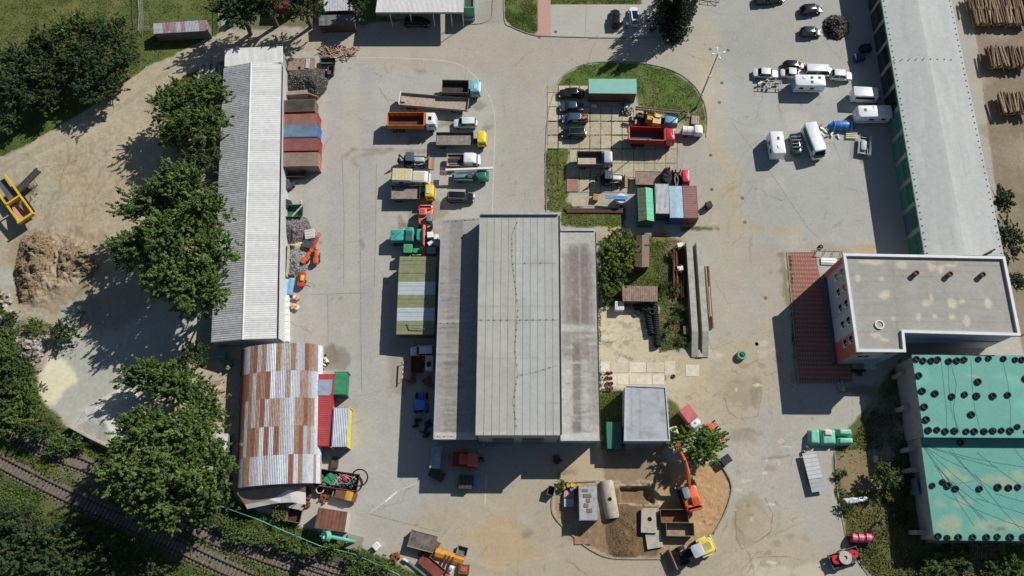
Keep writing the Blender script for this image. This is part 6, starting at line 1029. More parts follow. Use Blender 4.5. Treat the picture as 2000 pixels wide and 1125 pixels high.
container('grey brown weathered container, southernmost along the white shed', 587, 311, 1, 6.1, (134, 116, 104), (132, 116, 108), 2.6, 2.6, 2, group=CL, endc=(184, 120, 110))
t = container('long red container along the arched hall with a grey steel plate on top', 632, 800, -90, 11.2, (168, 66, 66), (156, 56, 58), 2.7, 2.5, 34)
m = MB(); m.add([(-3.7, -1.25, 2.78), (-3.7, 1.25, 2.78), (-1.7, 1.25, 2.8), (-1.2, .9, 2.8), (-1.2, -.9, 2.8), (-1.7, -1.25, 2.8)] + [(-3.7, -1.25, 2.72), (-3.7, 1.25, 2.72), (-1.7, 1.25, 2.73), (-1.2, .9, 2.73), (-1.2, -.9, 2.73), (-1.7, -1.25, 2.73)], [(0, 5, 4, 3, 2, 1), (6, 7, 8, 9, 10, 11)] + [(i, (i + 1) % 6, 6 + (i + 1) % 6, 6 + i) for i in range(6)])
x, y = W(633, 757, 2.75); m.v = [(-b * 1 + 0, 0, 0) if False else (a, b, c) for a, b, c in m.v]; o = obj('steel_plate', m, pm('galvanised', (168, 180, 196), rough=.4, metal=.3, dirt=.1, dcol=(150, 110, 90)), None); o.parent = None; o.location = (x - .05, y + 2.4 * 0, 0); o.rotation_euler.z = R(-90); o.location.y = y - 2.45; tag(o, 'bent grey steel plate lying across the long red container roof', 'steel plate')
container('short green container with three roof fields beside the long red one', 665, 748, -90, 3.6, (50, 134, 94), (48, 116, 88), 2.2, 2.0, 3)
container('container with blue and white striped roof and bright yellow side', 665, 834, -89, 6.1, (178, 186, 196), (216, 200, 44), 2.6, 2.5, 9, True, endc=(92, 72, 140)); m = MB()
for o in bpy.context.scene.collection.objects[-22:]:
    if o.parent and o.parent.get('label', '').startswith('container with blue and white') and o.name.startswith(('side_panel', 'top_rail')) and sum(v.co.y for v in o.data.vertices) < 0: o.data.materials[0] = pm('side_blue', (96, 110, 160))
for s in ((('silver_box', 'silver box container with round vent in the hall shade', 851, 893, -94, 3.2, (150, 156, 162), 1.5, 1.9)),): container(s[1], s[2], s[3], s[4], s[5], s[6], s[6], s[8], s[7], 3, name='box_container')
t = container('silver grey works container with patched roof by the yellow barrels', 1149, 982, -90, 5.0, (160, 164, 166), (128, 136, 146), 2.5, 2.7, 3, name='works_container')
for k in range(5): m = MB(); m.box(-2 + k * .7, -1.6 + k * .7 + rnd(0, .4), rnd(-.9, -.2), rnd(0, .6), 2.53, 2.56); obj('roof_patch', m, pm('patch_rust', (120, 102, 88), dirt=.3), t)
# ---------------- trees, bushes, weeds ----------------
# left cluster
GC = 'dark trees in the cluster at the top left'
for i, (px, py, zc, rx, ry, rz, cl, lab) in enumerate([
    (150, 62, 4.2, 4.6, 3.6, 3.2, 3, 'northernmost tree of the dark cluster with yellowish top'), (210, 75, 4.5, 4.8, 4.2, 3.4, 1, 'dark tree at the northeast corner of the top left cluster'), (232, 125, 4.2, 3.6, 4.6, 3.4, 0, 'greyish green tree on the east side of the top left cluster'),
    (170, 115, 4.6, 4.6, 4.0, 3.6, 1, 'broad dark tree in the middle of the top left cluster'), (100, 95, 4.2, 4.8, 4.0, 3.4, 1, 'dark tree on the northwest side of the top left cluster'), (45, 125, 3.6, 4.6, 3.8, 3.0, 0, 'tree on the west side of the top left cluster'),
    (105, 150, 3.8, 4.4, 3.6, 3.2, 1, 'dark tree low in the middle of the top left cluster'), (195, 170, 3.6, 4.6, 3.4, 2.8, 0, 'greyish tree beside the dirt track bend in the top left cluster'), (30, 175, 3.4, 3.8, 3.6, 2.8, 1, 'tree on the southwest side of the top left cluster'), (85, 195, 3.2, 3.6, 3.0, 2.6, 0, 'southernmost tree of the top left cluster')]):
    tree('broadleaf_tree', lab, px, py, zc, rx * 1.05, ry * 1.05, rz, [DGR, DGR + [(56, 62, 36)], DGR, GRN + [(112, 106, 52)]][cl], 7500, .34, 34, group=GC)
for i, (px, py, zc, rx, ry, rz, cols, n, lab, sz) in enumerate([
    (405, 185, 6.5, 4.4, 3.6, 4.0, GRN, 9000, 'green tree overhanging the north end of the white shed', .36), (345, 205, 6, 4.6, 4.2, 4.0, GRN, 9000, 'green tree above the dirt lot, west of the shed end tree', .36),
    (395, 250, 6.5, 4.6, 4.6, 4.2, GRN, 10000, 'green tree with its crown touching the white shed roof, second row', .36), (350, 255, 5.5, 3.8, 3.6, 3.4, GRN, 7000, 'smaller green tree facing the dirt lot below the shed end trees', .36), (400, 310, 6.0, 3.4, 3.6, 3.8, DGR, 7000, 'darker tree in the gap above the tall poplar-like trees', .36),
    (352, 365, 8.5, 5.2, 4.0, 5.0, GRN, 12000, 'tall tree at the top of the big left tree mass', .38), (292, 398, 7.5, 5.2, 3.6, 4.2, GRN, 9000, 'tree reaching furthest toward the dirt lot with pointed shadow', .38), (395, 420, 8.5, 4.8, 4.6, 5.4, GRN, 12000, 'tall tree leaning over the middle of the white shed roof', .38),
    (330, 465, 9, 5.4, 4.6, 5.6, GRN, 13000, 'large tree in the centre of the big left tree mass', .38), (270, 485, 7.5, 4.6, 4.2, 4.2, GRN, 8000, 'tree at the west bulge of the big left tree mass', .38), (415, 500, 8, 4.2, 5.0, 5.0, GRN, 11000, 'tree brushing the shed roof south of its middle', .38),
    (330, 535, 8.5, 5.0, 4.2, 5.2, GRN, 12000, 'large tree at the southwest of the big left tree mass', .38), (392, 575, 8, 5.0, 4.2, 5.0, GRN, 12000, 'tree at the southern end of the big left tree mass', .38),
    (285, 735, 4.6, 4.8, 3.0, 3.2, GRN, 9000, 'tree with layered branches over the grit bay', .34), (350, 755, 5, 5.0, 4.4, 3.8, GRN, 11000, 'dark green tree beside the layered branch tree', .34), (378, 700, 3.2, 3.0, 2.4, 2.4, DGR, 5000, 'small tree between the grit lot and teal box', .32), (395, 805, 5, 3.8, 3.6, 3.6, GRN, 8000, 'tree west of the little striped lean-to', .34),
    (290, 850, 7.5, 5.6, 4.4, 4.8, GRN + [(98, 108, 50)], 12000, 'tree at the tip of the grit bay retaining wall', .36), (370, 860, 7.5, 5.0, 4.4, 4.8, GRN, 11000, 'large tree northwest of the arched hall porch', .36), (250, 930, 7.5, 4.6, 4.4, 5.0, GRN + [(98, 108, 50)], 11000, 'large tree spreading over the railway', .36),
    (330, 935, 9, 5.8, 5.0, 5.8, GRN, 14000, 'biggest tree of the group by the railway', .38), (415, 925, 7.5, 4.0, 4.8, 4.6, GRN, 10000, 'tree touching the southwest corner of the arched hall', .36), (330, 995, 7, 5.4, 3.6, 4.6, GRN, 10000, 'tree hanging over the two railway tracks, southernmost of the group', .36), (400, 985, 6, 4.0, 3.4, 3.8, DGR, 7000, 'dark tree by the start of the cyan fence', .36),
    (1211, 492, 3.2, 3.8, 4.0, 2.8, [(122, 134, 66), (108, 124, 58), (134, 142, 74)], 12000, 'round yellowish green tree between the central hall and brown shed', .3), (1185, 548, 2.4, 2.8, 2.6, 2.2, GRN, 4500, 'small tree under the round one, close to the hall wall', .3),
    (1374, 872, 3.0, 3.8, 3.2, 2.6, [(112, 136, 60), (98, 124, 54), (124, 144, 66)], 13000, 'bright green tree north of the orange excavator', .3), (1316, 858, 1.6, 2.6, 1.6, 1.4, GRN, 3500, 'low green bush tree at the corner of the block building', .3),
    (468, 22, 6.5, 5.0, 4.0, 4.5, DGR, 9000, 'dark tree at the top edge north of the white shed', .36), (520, 2, 7, 4.5, 4.0, 4.5, DGR, 7000, 'dark tree at the top edge beside the maroon wagon', .36), (592, 12, 6, 3.8, 3.6, 4.2, DGR + [(92, 88, 48)], 7000, 'half bare dark tree at the top edge, east of the maroon wagon', .34), (700, 6, 4.5, 2.2, 2.6, 2.8, DGR, 4500, 'small dark tree next to the white canopy', .32),
    (1955, 388, 2.6, 2.0, 3.0, 2.2, DGR, 4500, 'bush tree on the east side of the long hall, upper one', .3), (1968, 470, 2.8, 2.2, 4.2, 2.4, DGR, 6000, 'long bush tree on the east side of the long hall above the office', .3), (1985, 550, 2, 1.4, 1.8, 1.6, DGR, 2500, 'small bush beside the office block east wall', .3),
    (1728, 928, 2.0, 2.6, 2.4, 2.0, DGR + GRN, 4500, 'sparse shrub in the shade west of the turquoise roofed barn', .26), (20, 238, 2, 2.6, 2.6, 1.8, DGR, 4500, 'separate bush on the left photo edge below the cluster', .3)]):
    tree('broadleaf_tree', lab, px, py, zc, rx, ry, rz, cols, n, sz, 40 if rx > 3.5 else 22)
for px, py, zc, rx, ry, rz, lab in ((1303, 12, 5.4, 3.2, 3.2, 6.2, 'conifer on the west side of the small conifer group'), (1332, 14, 5.6, 3.4, 3.2, 6.4, 'conifer with the light pole leaning across it'), (1318, 42, 4.0, 2.8, 2.4, 4.6, 'southernmost conifer of the group by the parking'), (1345, -8, 4.8, 2.6, 2.8, 5.2, 'conifer at the top edge east of the others'), (1310, -20, 4.8, 2.8, 2.8, 5.4, 'conifer mostly beyond the top edge')):
    tree('conifer', lab, px, py, zc, rx, ry, rz, [(36, 54, 38), (46, 64, 42), (32, 46, 36), (52, 72, 48)], 7000, .28, 60, True, group='conifers by the top parking')
k = 0
BL = ['leafy bush at the far west of the left verge', 'leafy bush beside the white rubble', 'round bush below the soil heap', 'bush at the edge of the grit lot', 'dense bush on the left photo edge, upper', 'dense bush west of the pale grit edge', 'dense bush left of the grit bay corner', 'dense bush on the left photo edge, lower', 'bush at the bottom of the dense left thicket', 'bush nearest the railway in the left thicket', 'bush by the retaining wall', 'low bush between the railway tracks and grit bay', 'shrub between the tracks under the wall', 'dark shrub south of the railway on the left edge', 'shrub south of the railway in tree shade', 'shrub near the bottom left corner', 'dark shrub at the bottom photo edge', 'shrub on the bank south of the rails', 'shrub in shade of the big railway trees', 'pale shrub on the south bank', 'shrub at the bottom edge by the rails']
for px, py, z, rx, ry, rz in [(12, 655, 1.6, 2.4, 2.2, 1.8), (20, 625, 1.0, 1.8, 1.6, 1.2), (68, 640, 1.0, 2.6, 1.6, 1.2), (125, 650, 1.4, 2.8, 2.2, 1.6), (15, 700, 2.2, 3.4, 3.0, 2.4), (45, 725, 2.2, 3.2, 3.2, 2.4), (48, 775, 2.2, 3.0, 3.2, 2.4), (10, 770, 2.6, 3.6, 3.6, 2.8), (25, 825, 2.4, 3.8, 3.2, 2.6), (75, 835, 2.0, 3.0, 2.2, 2.0), (125, 868, 1.2, 2.6, 1.8, 1.4), (150, 872, .8, 2.2, 1.0, 1.0), (100, 884, .8, 1.6, .9, .8),
        (20, 1010, 2.2, 4.2, 2.8, 2.4), (75, 1045, 2.4, 4.4, 3.4, 2.6), (20, 1085, 2.2, 4.0, 3.6, 2.4), (120, 1100, 2.4, 4.4, 3.4, 2.6), (170, 1050, 2.0, 3.6, 3.0, 2.2), (225, 1085, 1.8, 3.4, 3.0, 2.0), (50, 1010, 1.4, 2.6, 1.8, 1.5), (285, 1115, 1.6, 3.4, 2.2, 1.8)]:
    tree('bush', BL[k], px, py, z, rx, ry, rz, DGR if k % 2 or k > 12 else GRN, int(650 * rx * ry), .26, 22, cat='bush'); k += 1
for j, (px, py, z, rx, ry, rz) in enumerate([(470, 1045, 1, 2.2, 1.4, 1.3), (510, 1050, 1, 2.4, 1.4, 1.3), (550, 1055, 1.1, 2.6, 1.6, 1.4), (590, 1075, 1, 2.4, 1.8, 1.3), (545, 1002, .9, 1.4, 1.4, 1.2), (705, 1090, 1, 2.4, 1.6, 1.3), (750, 1105, 1, 2.4, 1.6, 1.3), (700, 1120, 1, 2.2, 1.4, 1.2), (640, 1075, .8, 1.6, 1.2, 1), (440, 1025, 1, 2, 1.5, 1.3)]):
    tree('bush', ['overgrown bush south of the cyan fence, westernmost but one', 'second overgrown bush along the cyan fence from the west', 'third overgrown bush along the cyan fence', 'bush where the branching rails pass the cyan fence', 'bush in front of the brown porch awning', 'bush south of the small concrete plinth', 'bush left of the green pipe scrap', 'bush at the bottom edge by the cyan fence end', 'small bush by the turquoise crane column', 'bush at the west end of the cyan fence'][j], px, py, z, rx, ry, rz, GRN, int(750 * rx * ry), .24, 18, cat='bush')
for j, (px, py, rx) in enumerate([(1835, 1105, 3), (1875, 1090, 2.6), (1970, 1100, 3.2), (1945, 1120, 2.4), (1810, 1120, 2.2), (1760, 1000, 1.6), (1775, 940, 1.6), (1650, 990, 1.4), (1640, 925, 1.2)]):
    tree('bush', ['bush south of the turquoise barn, left of the brick patch', 'bush touching the brick patch south of the barn', 'bush right of the brick patch south of the barn', 'bush at the bottom edge below the brick patch', 'bush at the bottom edge left of the others', 'weedy bush in the barn shade by the person', 'weedy bush against the barn wall', 'dry bush left of the white foil heap', 'dry weeds at the edge below the trailer'][j], px, py, rx * .4, rx, rx * .75, rx * .5, GRN if j < 5 else DGR + [(112, 104, 66)], int(700 * rx * rx), .22, 14, cat='bush')
for px, py, lab, c in ((1738, 972, 'small yellow flowering weed clump by the foil heap', [(168, 160, 40), (120, 124, 40)]), (466, 1056, 'bright lime green weed clump between the rails', [(136, 160, 50), (110, 140, 46)]), (1323, 565, 'lime green shrub among the scrap by the concrete ramp', [(118, 140, 48), (90, 112, 44)]), (1328, 530, 'green shrub at the foot of the rust beams', GRN), (1330, 600, 'green shrub beside the ramp beam', GRN), (1185, 590, 'green shrub beside the tyre shelter', GRN), (551, 510, 'green weed against the shed wall by the gravel bay', [(96, 134, 44)]), (553, 207, 'green weed in the gap beside the northern containers', [(86, 120, 44)]), (1098, 945, 'yellow green weeds on the island kerb', [(120, 124, 54)]), (1312, 500, 'dry brown weed clump west of the steel sections', [(120, 112, 66), (92, 104, 50)]), (1318, 625, 'tall weed clump above the concrete slabs', GRN), (1296, 560, 'weed clump between tyre rows and ramp, upper', [(104, 110, 58), (84, 100, 48)]), (1300, 650, 'weed clump between tyre rows and ramp, lower', GRN), (1335, 665, 'weeds hugging the ramp beam base', GRN)):
    tree('shrub', lab, px, py, .5, 1.1, 1.1, .7, c, 900, .2, 10, cat='shrub')
# weeds and long grass (nobody could count them)
def scatter(name, label, polys, n, cols, size, h, kind='stuff'):
    P = []; pts = [np.array([W(*p) for p in poly]) for poly in polys]; ar = []
    for p in pts: ar.append(abs(sum(p[i - 1][0] * p[i][1] - p[i][0] * p[i - 1][1] for i in range(len(p)))) / 2)
    for p, a_ in zip(pts, ar):
        m_ = int(n * a_ / sum(ar) * 2.2) + 10; lo, hi = p.min(0), p.max(0); x = rng.uniform(lo[0], hi[0], m_); y = rng.uniform(lo[1], hi[1], m_); I = np.zeros(m_, bool)
        for (x0, y0), (x1, y1) in zip(p, np.roll(p, -1, 0)):
            if y1 != y0: I ^= ((y0 > y) != (y1 > y)) & (x < (x1 - x0) * (y - y0) / (y1 - y0) + x0)
        den = fbm(x * .45, y * .45, 4, 91); I &= den > rng.uniform(-.5, .4, m_); ix = np.clip(((x + 118) / .3).astype(int), 0, NX - 1); iy = np.clip(((y + 24) / .3).astype(int), 0, NY - 1); rr = g.R[iy * NX + ix]; I &= (rr == GRASS) | (rng.random(m_) < (.12 if name != 'joint_weeds' else 1)); P.append(np.stack([x[I], y[I]], 1))
    P = np.concatenate(P); k = len(P); cen = np.concatenate([P, rng.uniform(.02, h, (k, 1))], 1); V_, F_ = leaves(cen, rng.normal(size=(k, 3)) * .6 + (0, 0, .8), size * rng.uniform(.5, 1.4, k)); cl = np.array([lin(c) for c in cols])
    big = np.clip(((fbm(P[:, 0] * .3, P[:, 1] * .3, 3, 97) + 1) / 2 * len(cl) + rng.normal(size=k) * .8).astype(int), 0, len(cl) - 1); c = cl[big] * rng.uniform(.75, 1.25, k)[:, None]
    tag(obj(name, npmesh(name, V_, F_, leafmat(), col=np.repeat(c, 4, 0)), None), label, 'plants', kind=kind)
scatter('wild_grass', 'rough grass and weeds along the left verge, railway and bottom edge', [[(-60, 560), (0, 570), (60, 690), (74, 790), (132, 835), (225, 886), (452, 950), (470, 985), (610, 1035), (700, 1068), (820, 1120), (820, 1160), (-60, 1160)]], 56000, [(70, 94, 40), (84, 106, 46), (100, 118, 50), (116, 120, 64)], .2, .3)
scatter('lawn_grass', 'uneven grass on the yard islands and plots', [[(1092, 168), (1135, 128), (1190, 122), (1252, 125), (1312, 139), (1352, 166), (1371, 197), (1378, 228), (1370, 245), (1245, 205), (1240, 160), (1148, 150), (1148, 168)], [(1069, 295), (1110, 295), (1104, 345), (1110, 395), (1222, 418), (1222, 443), (1098, 440), (1092, 414), (1069, 410)], [(1168, 470), (1240, 462), (1330, 470), (1343, 560), (1340, 680), (1288, 688), (1285, 600), (1175, 596)], [(1173, 770), (1215, 762), (1220, 878), (1173, 878)], [(1305, 778), (1343, 830), (1340, 850), (1305, 868)], [(986, -20), (1049, -20), (1049, 62), (1030, 64), (1000, 52), (987, 36)], [(1076, -20), (1250, -20), (1250, 7), (1076, 7)]], 32000, [(82, 104, 42), (94, 114, 50), (106, 120, 58), (124, 124, 70)], .13, .06)
scatter('plot_grass', 'weeds and dry stalks on the plot beside the turquoise roofed barn', [[(1640, 890), (1760, 720), (1775, 890), (1812, 1060), (2000, 1062), (2000, 1140), (1760, 1140), (1700, 1125), (1662, 1082), (1647, 1012), (1632, 960)]], 26000, [(64, 78, 38), (86, 96, 48), (112, 108, 66), (134, 122, 84)], .17, .2)
scatter('field_grass', 'short mown grass of the field at the top left', [[(-60, -30), (440, -30), (430, 68), (320, 114), (250, 156), (80, 266), (0, 305), (-60, 320)]], 40000, [(92, 104, 50), (104, 112, 58), (112, 116, 64), (122, 122, 72)], .13, .03)
scatter('track_weeds', 'weeds along the dirt track beside the trees', [[(285, 197), (330, 168), (400, 130), (440, 118), (430, 200), (330, 215)], [(0, 372), (70, 358), (75, 395), (20, 400)], [(430, 690), (460, 700), (455, 950), (425, 940)], [(120, 620), (170, 600), (150, 700), (95, 700)]], 9000, [(72, 90, 38), (92, 100, 50), (112, 108, 62)], .18, .15)
scatter('joint_weeds', 'weeds growing in the slab joints and along kerbs', [[(a, 170 if a < 1140 else 215), (a + 2.6, 170 if a < 1140 else 215), (a + 2.6, 375), (a, 375)] for a in (1089, 1151, 1172, 1193)] + [[(1070, b), (1240, b), (1240, b + 2.2), (1070, b + 2.2)] for b in (236, 263, 290)] + [[(1064, 300), (1069, 300), (1069, 410), (1064, 410)], [(1540, 500), (1546, 500), (1556, 700), (1548, 700)], [(1168, 480), (1174, 480), (1174, 740), (1168, 740)]], 7000, [(70, 86, 38), (96, 98, 54), (110, 100, 66)], .13, .06)
# ---------------- heaps, stacks, scrap and small things ----------------
def heap(name, label, cat, poly, h, cols, stone=.16, n=1500, rough=.25, base=0, core=(100, 96, 90)):
    P = np.array([W(*p) for p in poly]); c = P.mean(0); res_ = .15 if 'soil' in name else .22; t = bpy.data.objects.new(name, None); C.objects.link(t); t.location = (*c, base); tag(t, label, cat); res = res_; lo, hi = P.min(0) - .3, P.max(0) + .3
    xs_ = np.arange(lo[0], hi[0], res); ys_ = np.arange(lo[1], hi[1], res); X, Y = np.meshgrid(xs_, ys_); x = X.ravel(); y = Y.ravel(); D = np.full(len(x), 1e9); I = np.zeros(len(x), bool)
    for (x0, y0), (x1, y1) in zip(P, np.roll(P, -1, 0)):
        dx, dy = x1 - x0, y1 - y0; q = np.clip(((x - x0) * dx + (y - y0) * dy) / (dx * dx + dy * dy + 1e-9), 0, 1); D = np.minimum(D, np.hypot(x - x0 - q * dx, y - y0 - q * dy)); 
        if dy: I ^= ((y0 > y) != (y1 > y)) & (x < dx * (y - y0) / dy + x0)
    D = np.where(I, D, -D * .5); mx = max(D.max(), .01); z = np.clip(D / mx, -.2, 1); z = np.where(z > 0, z ** .8 * h, z * .6) * (1 + rough * fbm(x * .9, y * .9, 4, 13)) + rough * .3 * h * np.abs(fbm(x * 1.8, y * 1.8, 4, 17)) * (z > 0)
    V_ = np.stack([x - c[0], y - c[1], z], 1); ids = np.arange(len(x)).reshape(X.shape); Q_ = np.stack([ids[:-1, :-1], ids[:-1, 1:], ids[1:, 1:], ids[1:, :-1]], -1).reshape(-1, 4); Q_ = Q_[(z[Q_] > -.08).all(1)]
    col = np.array(lin(core)) * (1 + .3 * fbm(x * 1.2, y * 1.2, 4, 19))[:, None]; o = obj('mound', npmesh('mound', V_, Q_, MC['ground_rough'], col=col, smooth=True), None, t)
    if n:
        good = np.nonzero(z > .02)[0]; k = rng.choice(good, n); p = V_[k] + np.concatenate([rng.uniform(-res / 2, res / 2, (n, 2)), np.zeros((n, 1))], 1); s = stone * rng.uniform(.4, 1.3, n); a = rng.normal(size=(n, 8, 3)) * .18; cube = np.array([(i, j, l) for l in (-.5, .5) for j in (-.5, .5) for i in (-.5, .5)]); th = rng.uniform(0, 6.28, n)
        q = (cube[None] + a) * s[:, None, None]; cx, sx_ = np.cos(th)[:, None], np.sin(th)[:, None]; q = np.stack([q[:, :, 0] * cx - q[:, :, 1] * sx_, q[:, :, 0] * sx_ + q[:, :, 1] * cx, q[:, :, 2]], 2) + p[:, None]
        f0 = np.array([(0, 2, 3, 1), (4, 5, 7, 6), (0, 1, 5, 4), (2, 6, 7, 3), (0, 4, 6, 2), (1, 3, 7, 5)]); F_ = (f0[None] + np.arange(n)[:, None, None] * 8).reshape(-1, 4); cl = np.array([lin(c_) for c_ in cols])[rng.integers(0, len(cols), n)] * rng.uniform(.7, 1.3, n)[:, None]
        tag(obj('stones', npmesh('stones', q.reshape(-1, 3), F_, MC['ground_rough'], col=np.repeat(cl, 8, 0)), None, t), kind='stuff')
    return t
heap('gravel_heap', 'large dark gravel heap north of the container row', 'gravel heap', [(558, 140), (575, 136), (610, 133), (636, 138), (641, 160), (634, 180), (622, 192), (600, 184), (560, 178)], 1.6, [(96, 92, 86), (118, 112, 104), (76, 72, 68)], .17, 4500, core=(84, 80, 75))
heap('gravel_heap', 'grey violet gravel heap by the green skip', 'gravel heap', [(551, 428), (575, 424), (598, 426), (607, 445), (596, 468), (575, 478), (552, 466)], 1.4, [(128, 122, 122), (104, 98, 98), (146, 140, 136)], .17, 3000, core=(100, 95, 92))
heap('sand_heap', 'pale sand spread between two gravel heaps', 'sand heap', [(560, 478), (580, 470), (600, 474), (604, 490), (580, 496), (562, 490)], .5, [(190, 178, 140)], .05, 200, core=(186, 176, 140))
heap('gravel_heap', 'small light grey gravel heap inside the concrete bay', 'gravel heap', [(562, 488), (586, 482), (600, 492), (602, 520), (590, 538), (570, 540), (562, 520)], .9, [(150, 150, 150), (126, 126, 126), (170, 170, 168)], .15, 1800, core=(130, 129, 126))
heap('scrap_mound', 'round heap of dark torn scrap beside the parked teal car', 'scrap heap', [(1611, 40), (1622, 32), (1645, 34), (1656, 48), (1654, 66), (1640, 76), (1620, 74), (1609, 58)], 1.3, [(66, 60, 58), (104, 96, 92), (44, 42, 42)], .3, 1400, .5, core=(60, 56, 54))
heap('scrap_mound', 'glinting scrap and rubble heap by the crane truck tail', 'scrap heap', [(1212, 206), (1228, 203), (1236, 215), (1230, 226), (1212, 224)], .9, [(150, 150, 150), (70, 68, 66), (200, 200, 198)], .22, 400, .5, core=(66, 64, 60))
heap('soil_heap', 'lumpy brown soil heap on the dirt lot', 'soil heap', [(42, 472), (75, 455), (105, 470), (112, 500), (100, 545), (70, 585), (40, 590), (30, 530)], 1.7, [(146, 130, 106), (124, 108, 86)], .14, 1500, .9, core=(130, 112, 88))
heap('soil_heap', 'second soil ridge east of the lumpy brown heap', 'soil heap', [(112, 490), (140, 476), (170, 486), (196, 520), (180, 545), (150, 535), (120, 560), (104, 530)], 1.3, [(148, 132, 108), (126, 110, 88)], .13, 1200, .9, core=(136, 118, 92))
heap('grit_heap', 'pale smooth grit bank in the retaining wall bay', 'grit heap', [(142, 834), (165, 800), (230, 762), (262, 762), (268, 790), (240, 850), (226, 872), (180, 856)], 1.3, [(196, 194, 184)], .05, 300, .12, core=(190, 188, 178))
heap('rubble_heap', 'heap of grey broken rubble beside the left bushes', 'rubble heap', [(32, 662), (60, 655), (88, 662), (86, 690), (70, 712), (40, 690)], .8, [(160, 154, 148), (180, 174, 166), (120, 114, 110)], .5, 300, .5, core=(130, 124, 116))
heap('excavated_soil', 'dark excavated soil between the concrete tank lids', 'soil heap', [(1196, 1000), (1215, 988), (1240, 1000), (1248, 1040), (1240, 1085), (1200, 1086), (1188, 1050)], .3, [(122, 102, 76), (96, 80, 60)], .09, 700, .7, core=(108, 88, 64))
for k in range(16):
    px, py = rnd(0, 24), rnd(572, 650); m = MB(); s = rnd(.35, .8); m.add([(x + rnd(-.1, .1), y + rnd(-.1, .1), z + rnd(-.08, .08)) for x, y, z in [(i * s, j * s * .7, l * .35) for l in (0, 1) for j in (-.5, .5) for i in (-.5, .5)]], [(0, 2, 3, 1), (4, 5, 7, 6), (0, 1, 5, 4), (2, 6, 7, 3), (0, 4, 6, 2), (1, 3, 7, 5)])
    x, y = W(px, py); tag(obj('broken_block', m, pm('white_rubble', (190, 182, 172), dirt=.2), None, loc=(x, y, 0), rz=rnd(0, 180)), 'pale broken concrete block dumped in the grass at the left photo edge', 'concrete block', 'pale broken blocks at the left edge')
# log stacks
LB = [pm('log_%d' % i, c, rough=.95, var=.4, scale=3, bump=.5, dirt=.3, dcol=(120, 76, 48)) for i, c in enumerate([(150, 130, 104), (118, 98, 78), (168, 150, 122), (104, 88, 74)])]; LE = pm('log_end', (186, 146, 92), var=.2)
def logs(label, x0, x1, py, zt, Lg, n, rows):
    a = W(x0, py, zt)[0]; b = W(x1, py, zt)[0]; yc = W(x0, py, zt)[1]
    for r_ in range(rows):
        for i in range(n):
            z = zt - .2 - .38 * r_; x = a + (b - a) * (i + (.5 if r_ % 2 else 0)) / n; q = rnd(.15, .22); l = Lg / 2 + rnd(-.2, .2); m = MB(); m.cyl((0, -l, 0), (0, l, 0), q, q * .9, 9, False); m.add([(q * .98 * cos(2 * pi * k / 9), -l + .0, q * .98 * sin(2 * pi * k / 9)) for k in range(9)], [tuple(range(9))]); m.add([(q * .88 * cos(2 * pi * k / 9), l, q * .88 * sin(2 * pi * k / 9)) for k in range(9)], [tuple(range(8, -1, -1))])
            o = obj('log', m, random.choice(LB), None, loc=(x + rnd(-.1, .1), yc + rnd(-.15, .15), max(.2, z + rnd(-.15, .12)))); o.rotation_euler = (0, 0, R(rnd(-9, 9) if r_ == 0 and rnd(0, 1) > .5 else rnd(-3, 3))); o.data.materials.append(LE)
            for p in o.data.polygons:
                if len(p.vertices) > 4: p.material_index = 1
            tag(o, label, 'log', 'felled logs stacked in the timber yard')
logs('bark covered log in the northernmost timber stack at the top edge', 1893, 2010, 3, 1.6, 3.2, 26, 3); logs('log in the second timber stack from the top', 1905, 2010, 28, 1.7, 3.6, 24, 3); logs('log in the third timber stack from the top', 1934, 2012, 108, 1.8, 4.0, 17, 3); logs('log in the fourth timber stack, southernmost', 1957, 2015, 198, 1.8, 4.2, 11, 3)
# skips, boxes
def skip(label, px, py, rot, L, Wd, h, col, fcol, tap=.15, name='skip', load=None):
    t = T(name, label, 'skip', px, py, h / 2, rot); M_ = pm('skip_%d_%d_%d' % tuple(col), col, rough=.8, var=.25, dirt=.25, dcol=(100, 74, 60)); F_ = pm('skipf_%d_%d_%d' % tuple(fcol), fcol, rough=.95, var=.4, scale=2, dirt=.2); x, y = L / 2, Wd / 2
    m = MB(); m.box(-x + tap, x - tap, -y + .03, y - .03, .1, .18); obj('floor', m, F_, t)
    for s in (-1, 1):
        m = MB(); m.add([(-x + tap, s * (y - .06), .1), (x - tap, s * (y - .06), .1), (x, s * (y - .06), h), (-x, s * (y - .06), h), (-x + tap, s * y, .1), (x - tap, s * y, .1), (x, s * y, h), (-x, s * y, h)], [(0, 1, 2, 3), (7, 6, 5, 4), (0, 4, 5, 1), (1, 5, 6, 2), (2, 6, 7, 3), (3, 7, 4, 0)]); obj('side', m, M_, t)
        m = MB(); m.add([(s * (x - tap), -y, .1), (s * (x - tap), y, .1), (s * x, y, h), (s * x, -y, h), (s * (x - tap - .06), -y, .1), (s * (x - tap - .06), y, .1), (s * (x - .06), y, h), (s * (x - .06), -y, h)], [(0, 1, 2, 3), (7, 6, 5, 4), (0, 4, 5, 1), (1, 5, 6, 2), (2, 6, 7, 3), (3, 7, 4, 0)]); obj('end', m, M_, t)
    m = MB(); m.box(-x - .04, x + .04, -y - .05, -y - .0, h - .08, h + .02); m2 = MB(); m2.box(-x - .04, x + .04, y, y + .05, h - .08, h + .02); obj('rim', m, M_, t); obj('rim', m2, M_, t); return t
skip('dark skip with brown load in the gap below the container row', 577, 339, 2, 3.8, 1.7, 1.2, (72, 66, 62), (110, 80, 66)); skip('rust brown skip above its rubble filled neighbour near the loader', 1316, 1008, 0, 4.2, 1.9, 1.3, (116, 96, 90), (128, 84, 66)); skip('skip filled with broken rubble behind the wheel loader bucket', 1327, 1034, -1, 4.2, 1.9, 1.3, (134, 118, 108), (150, 128, 106))
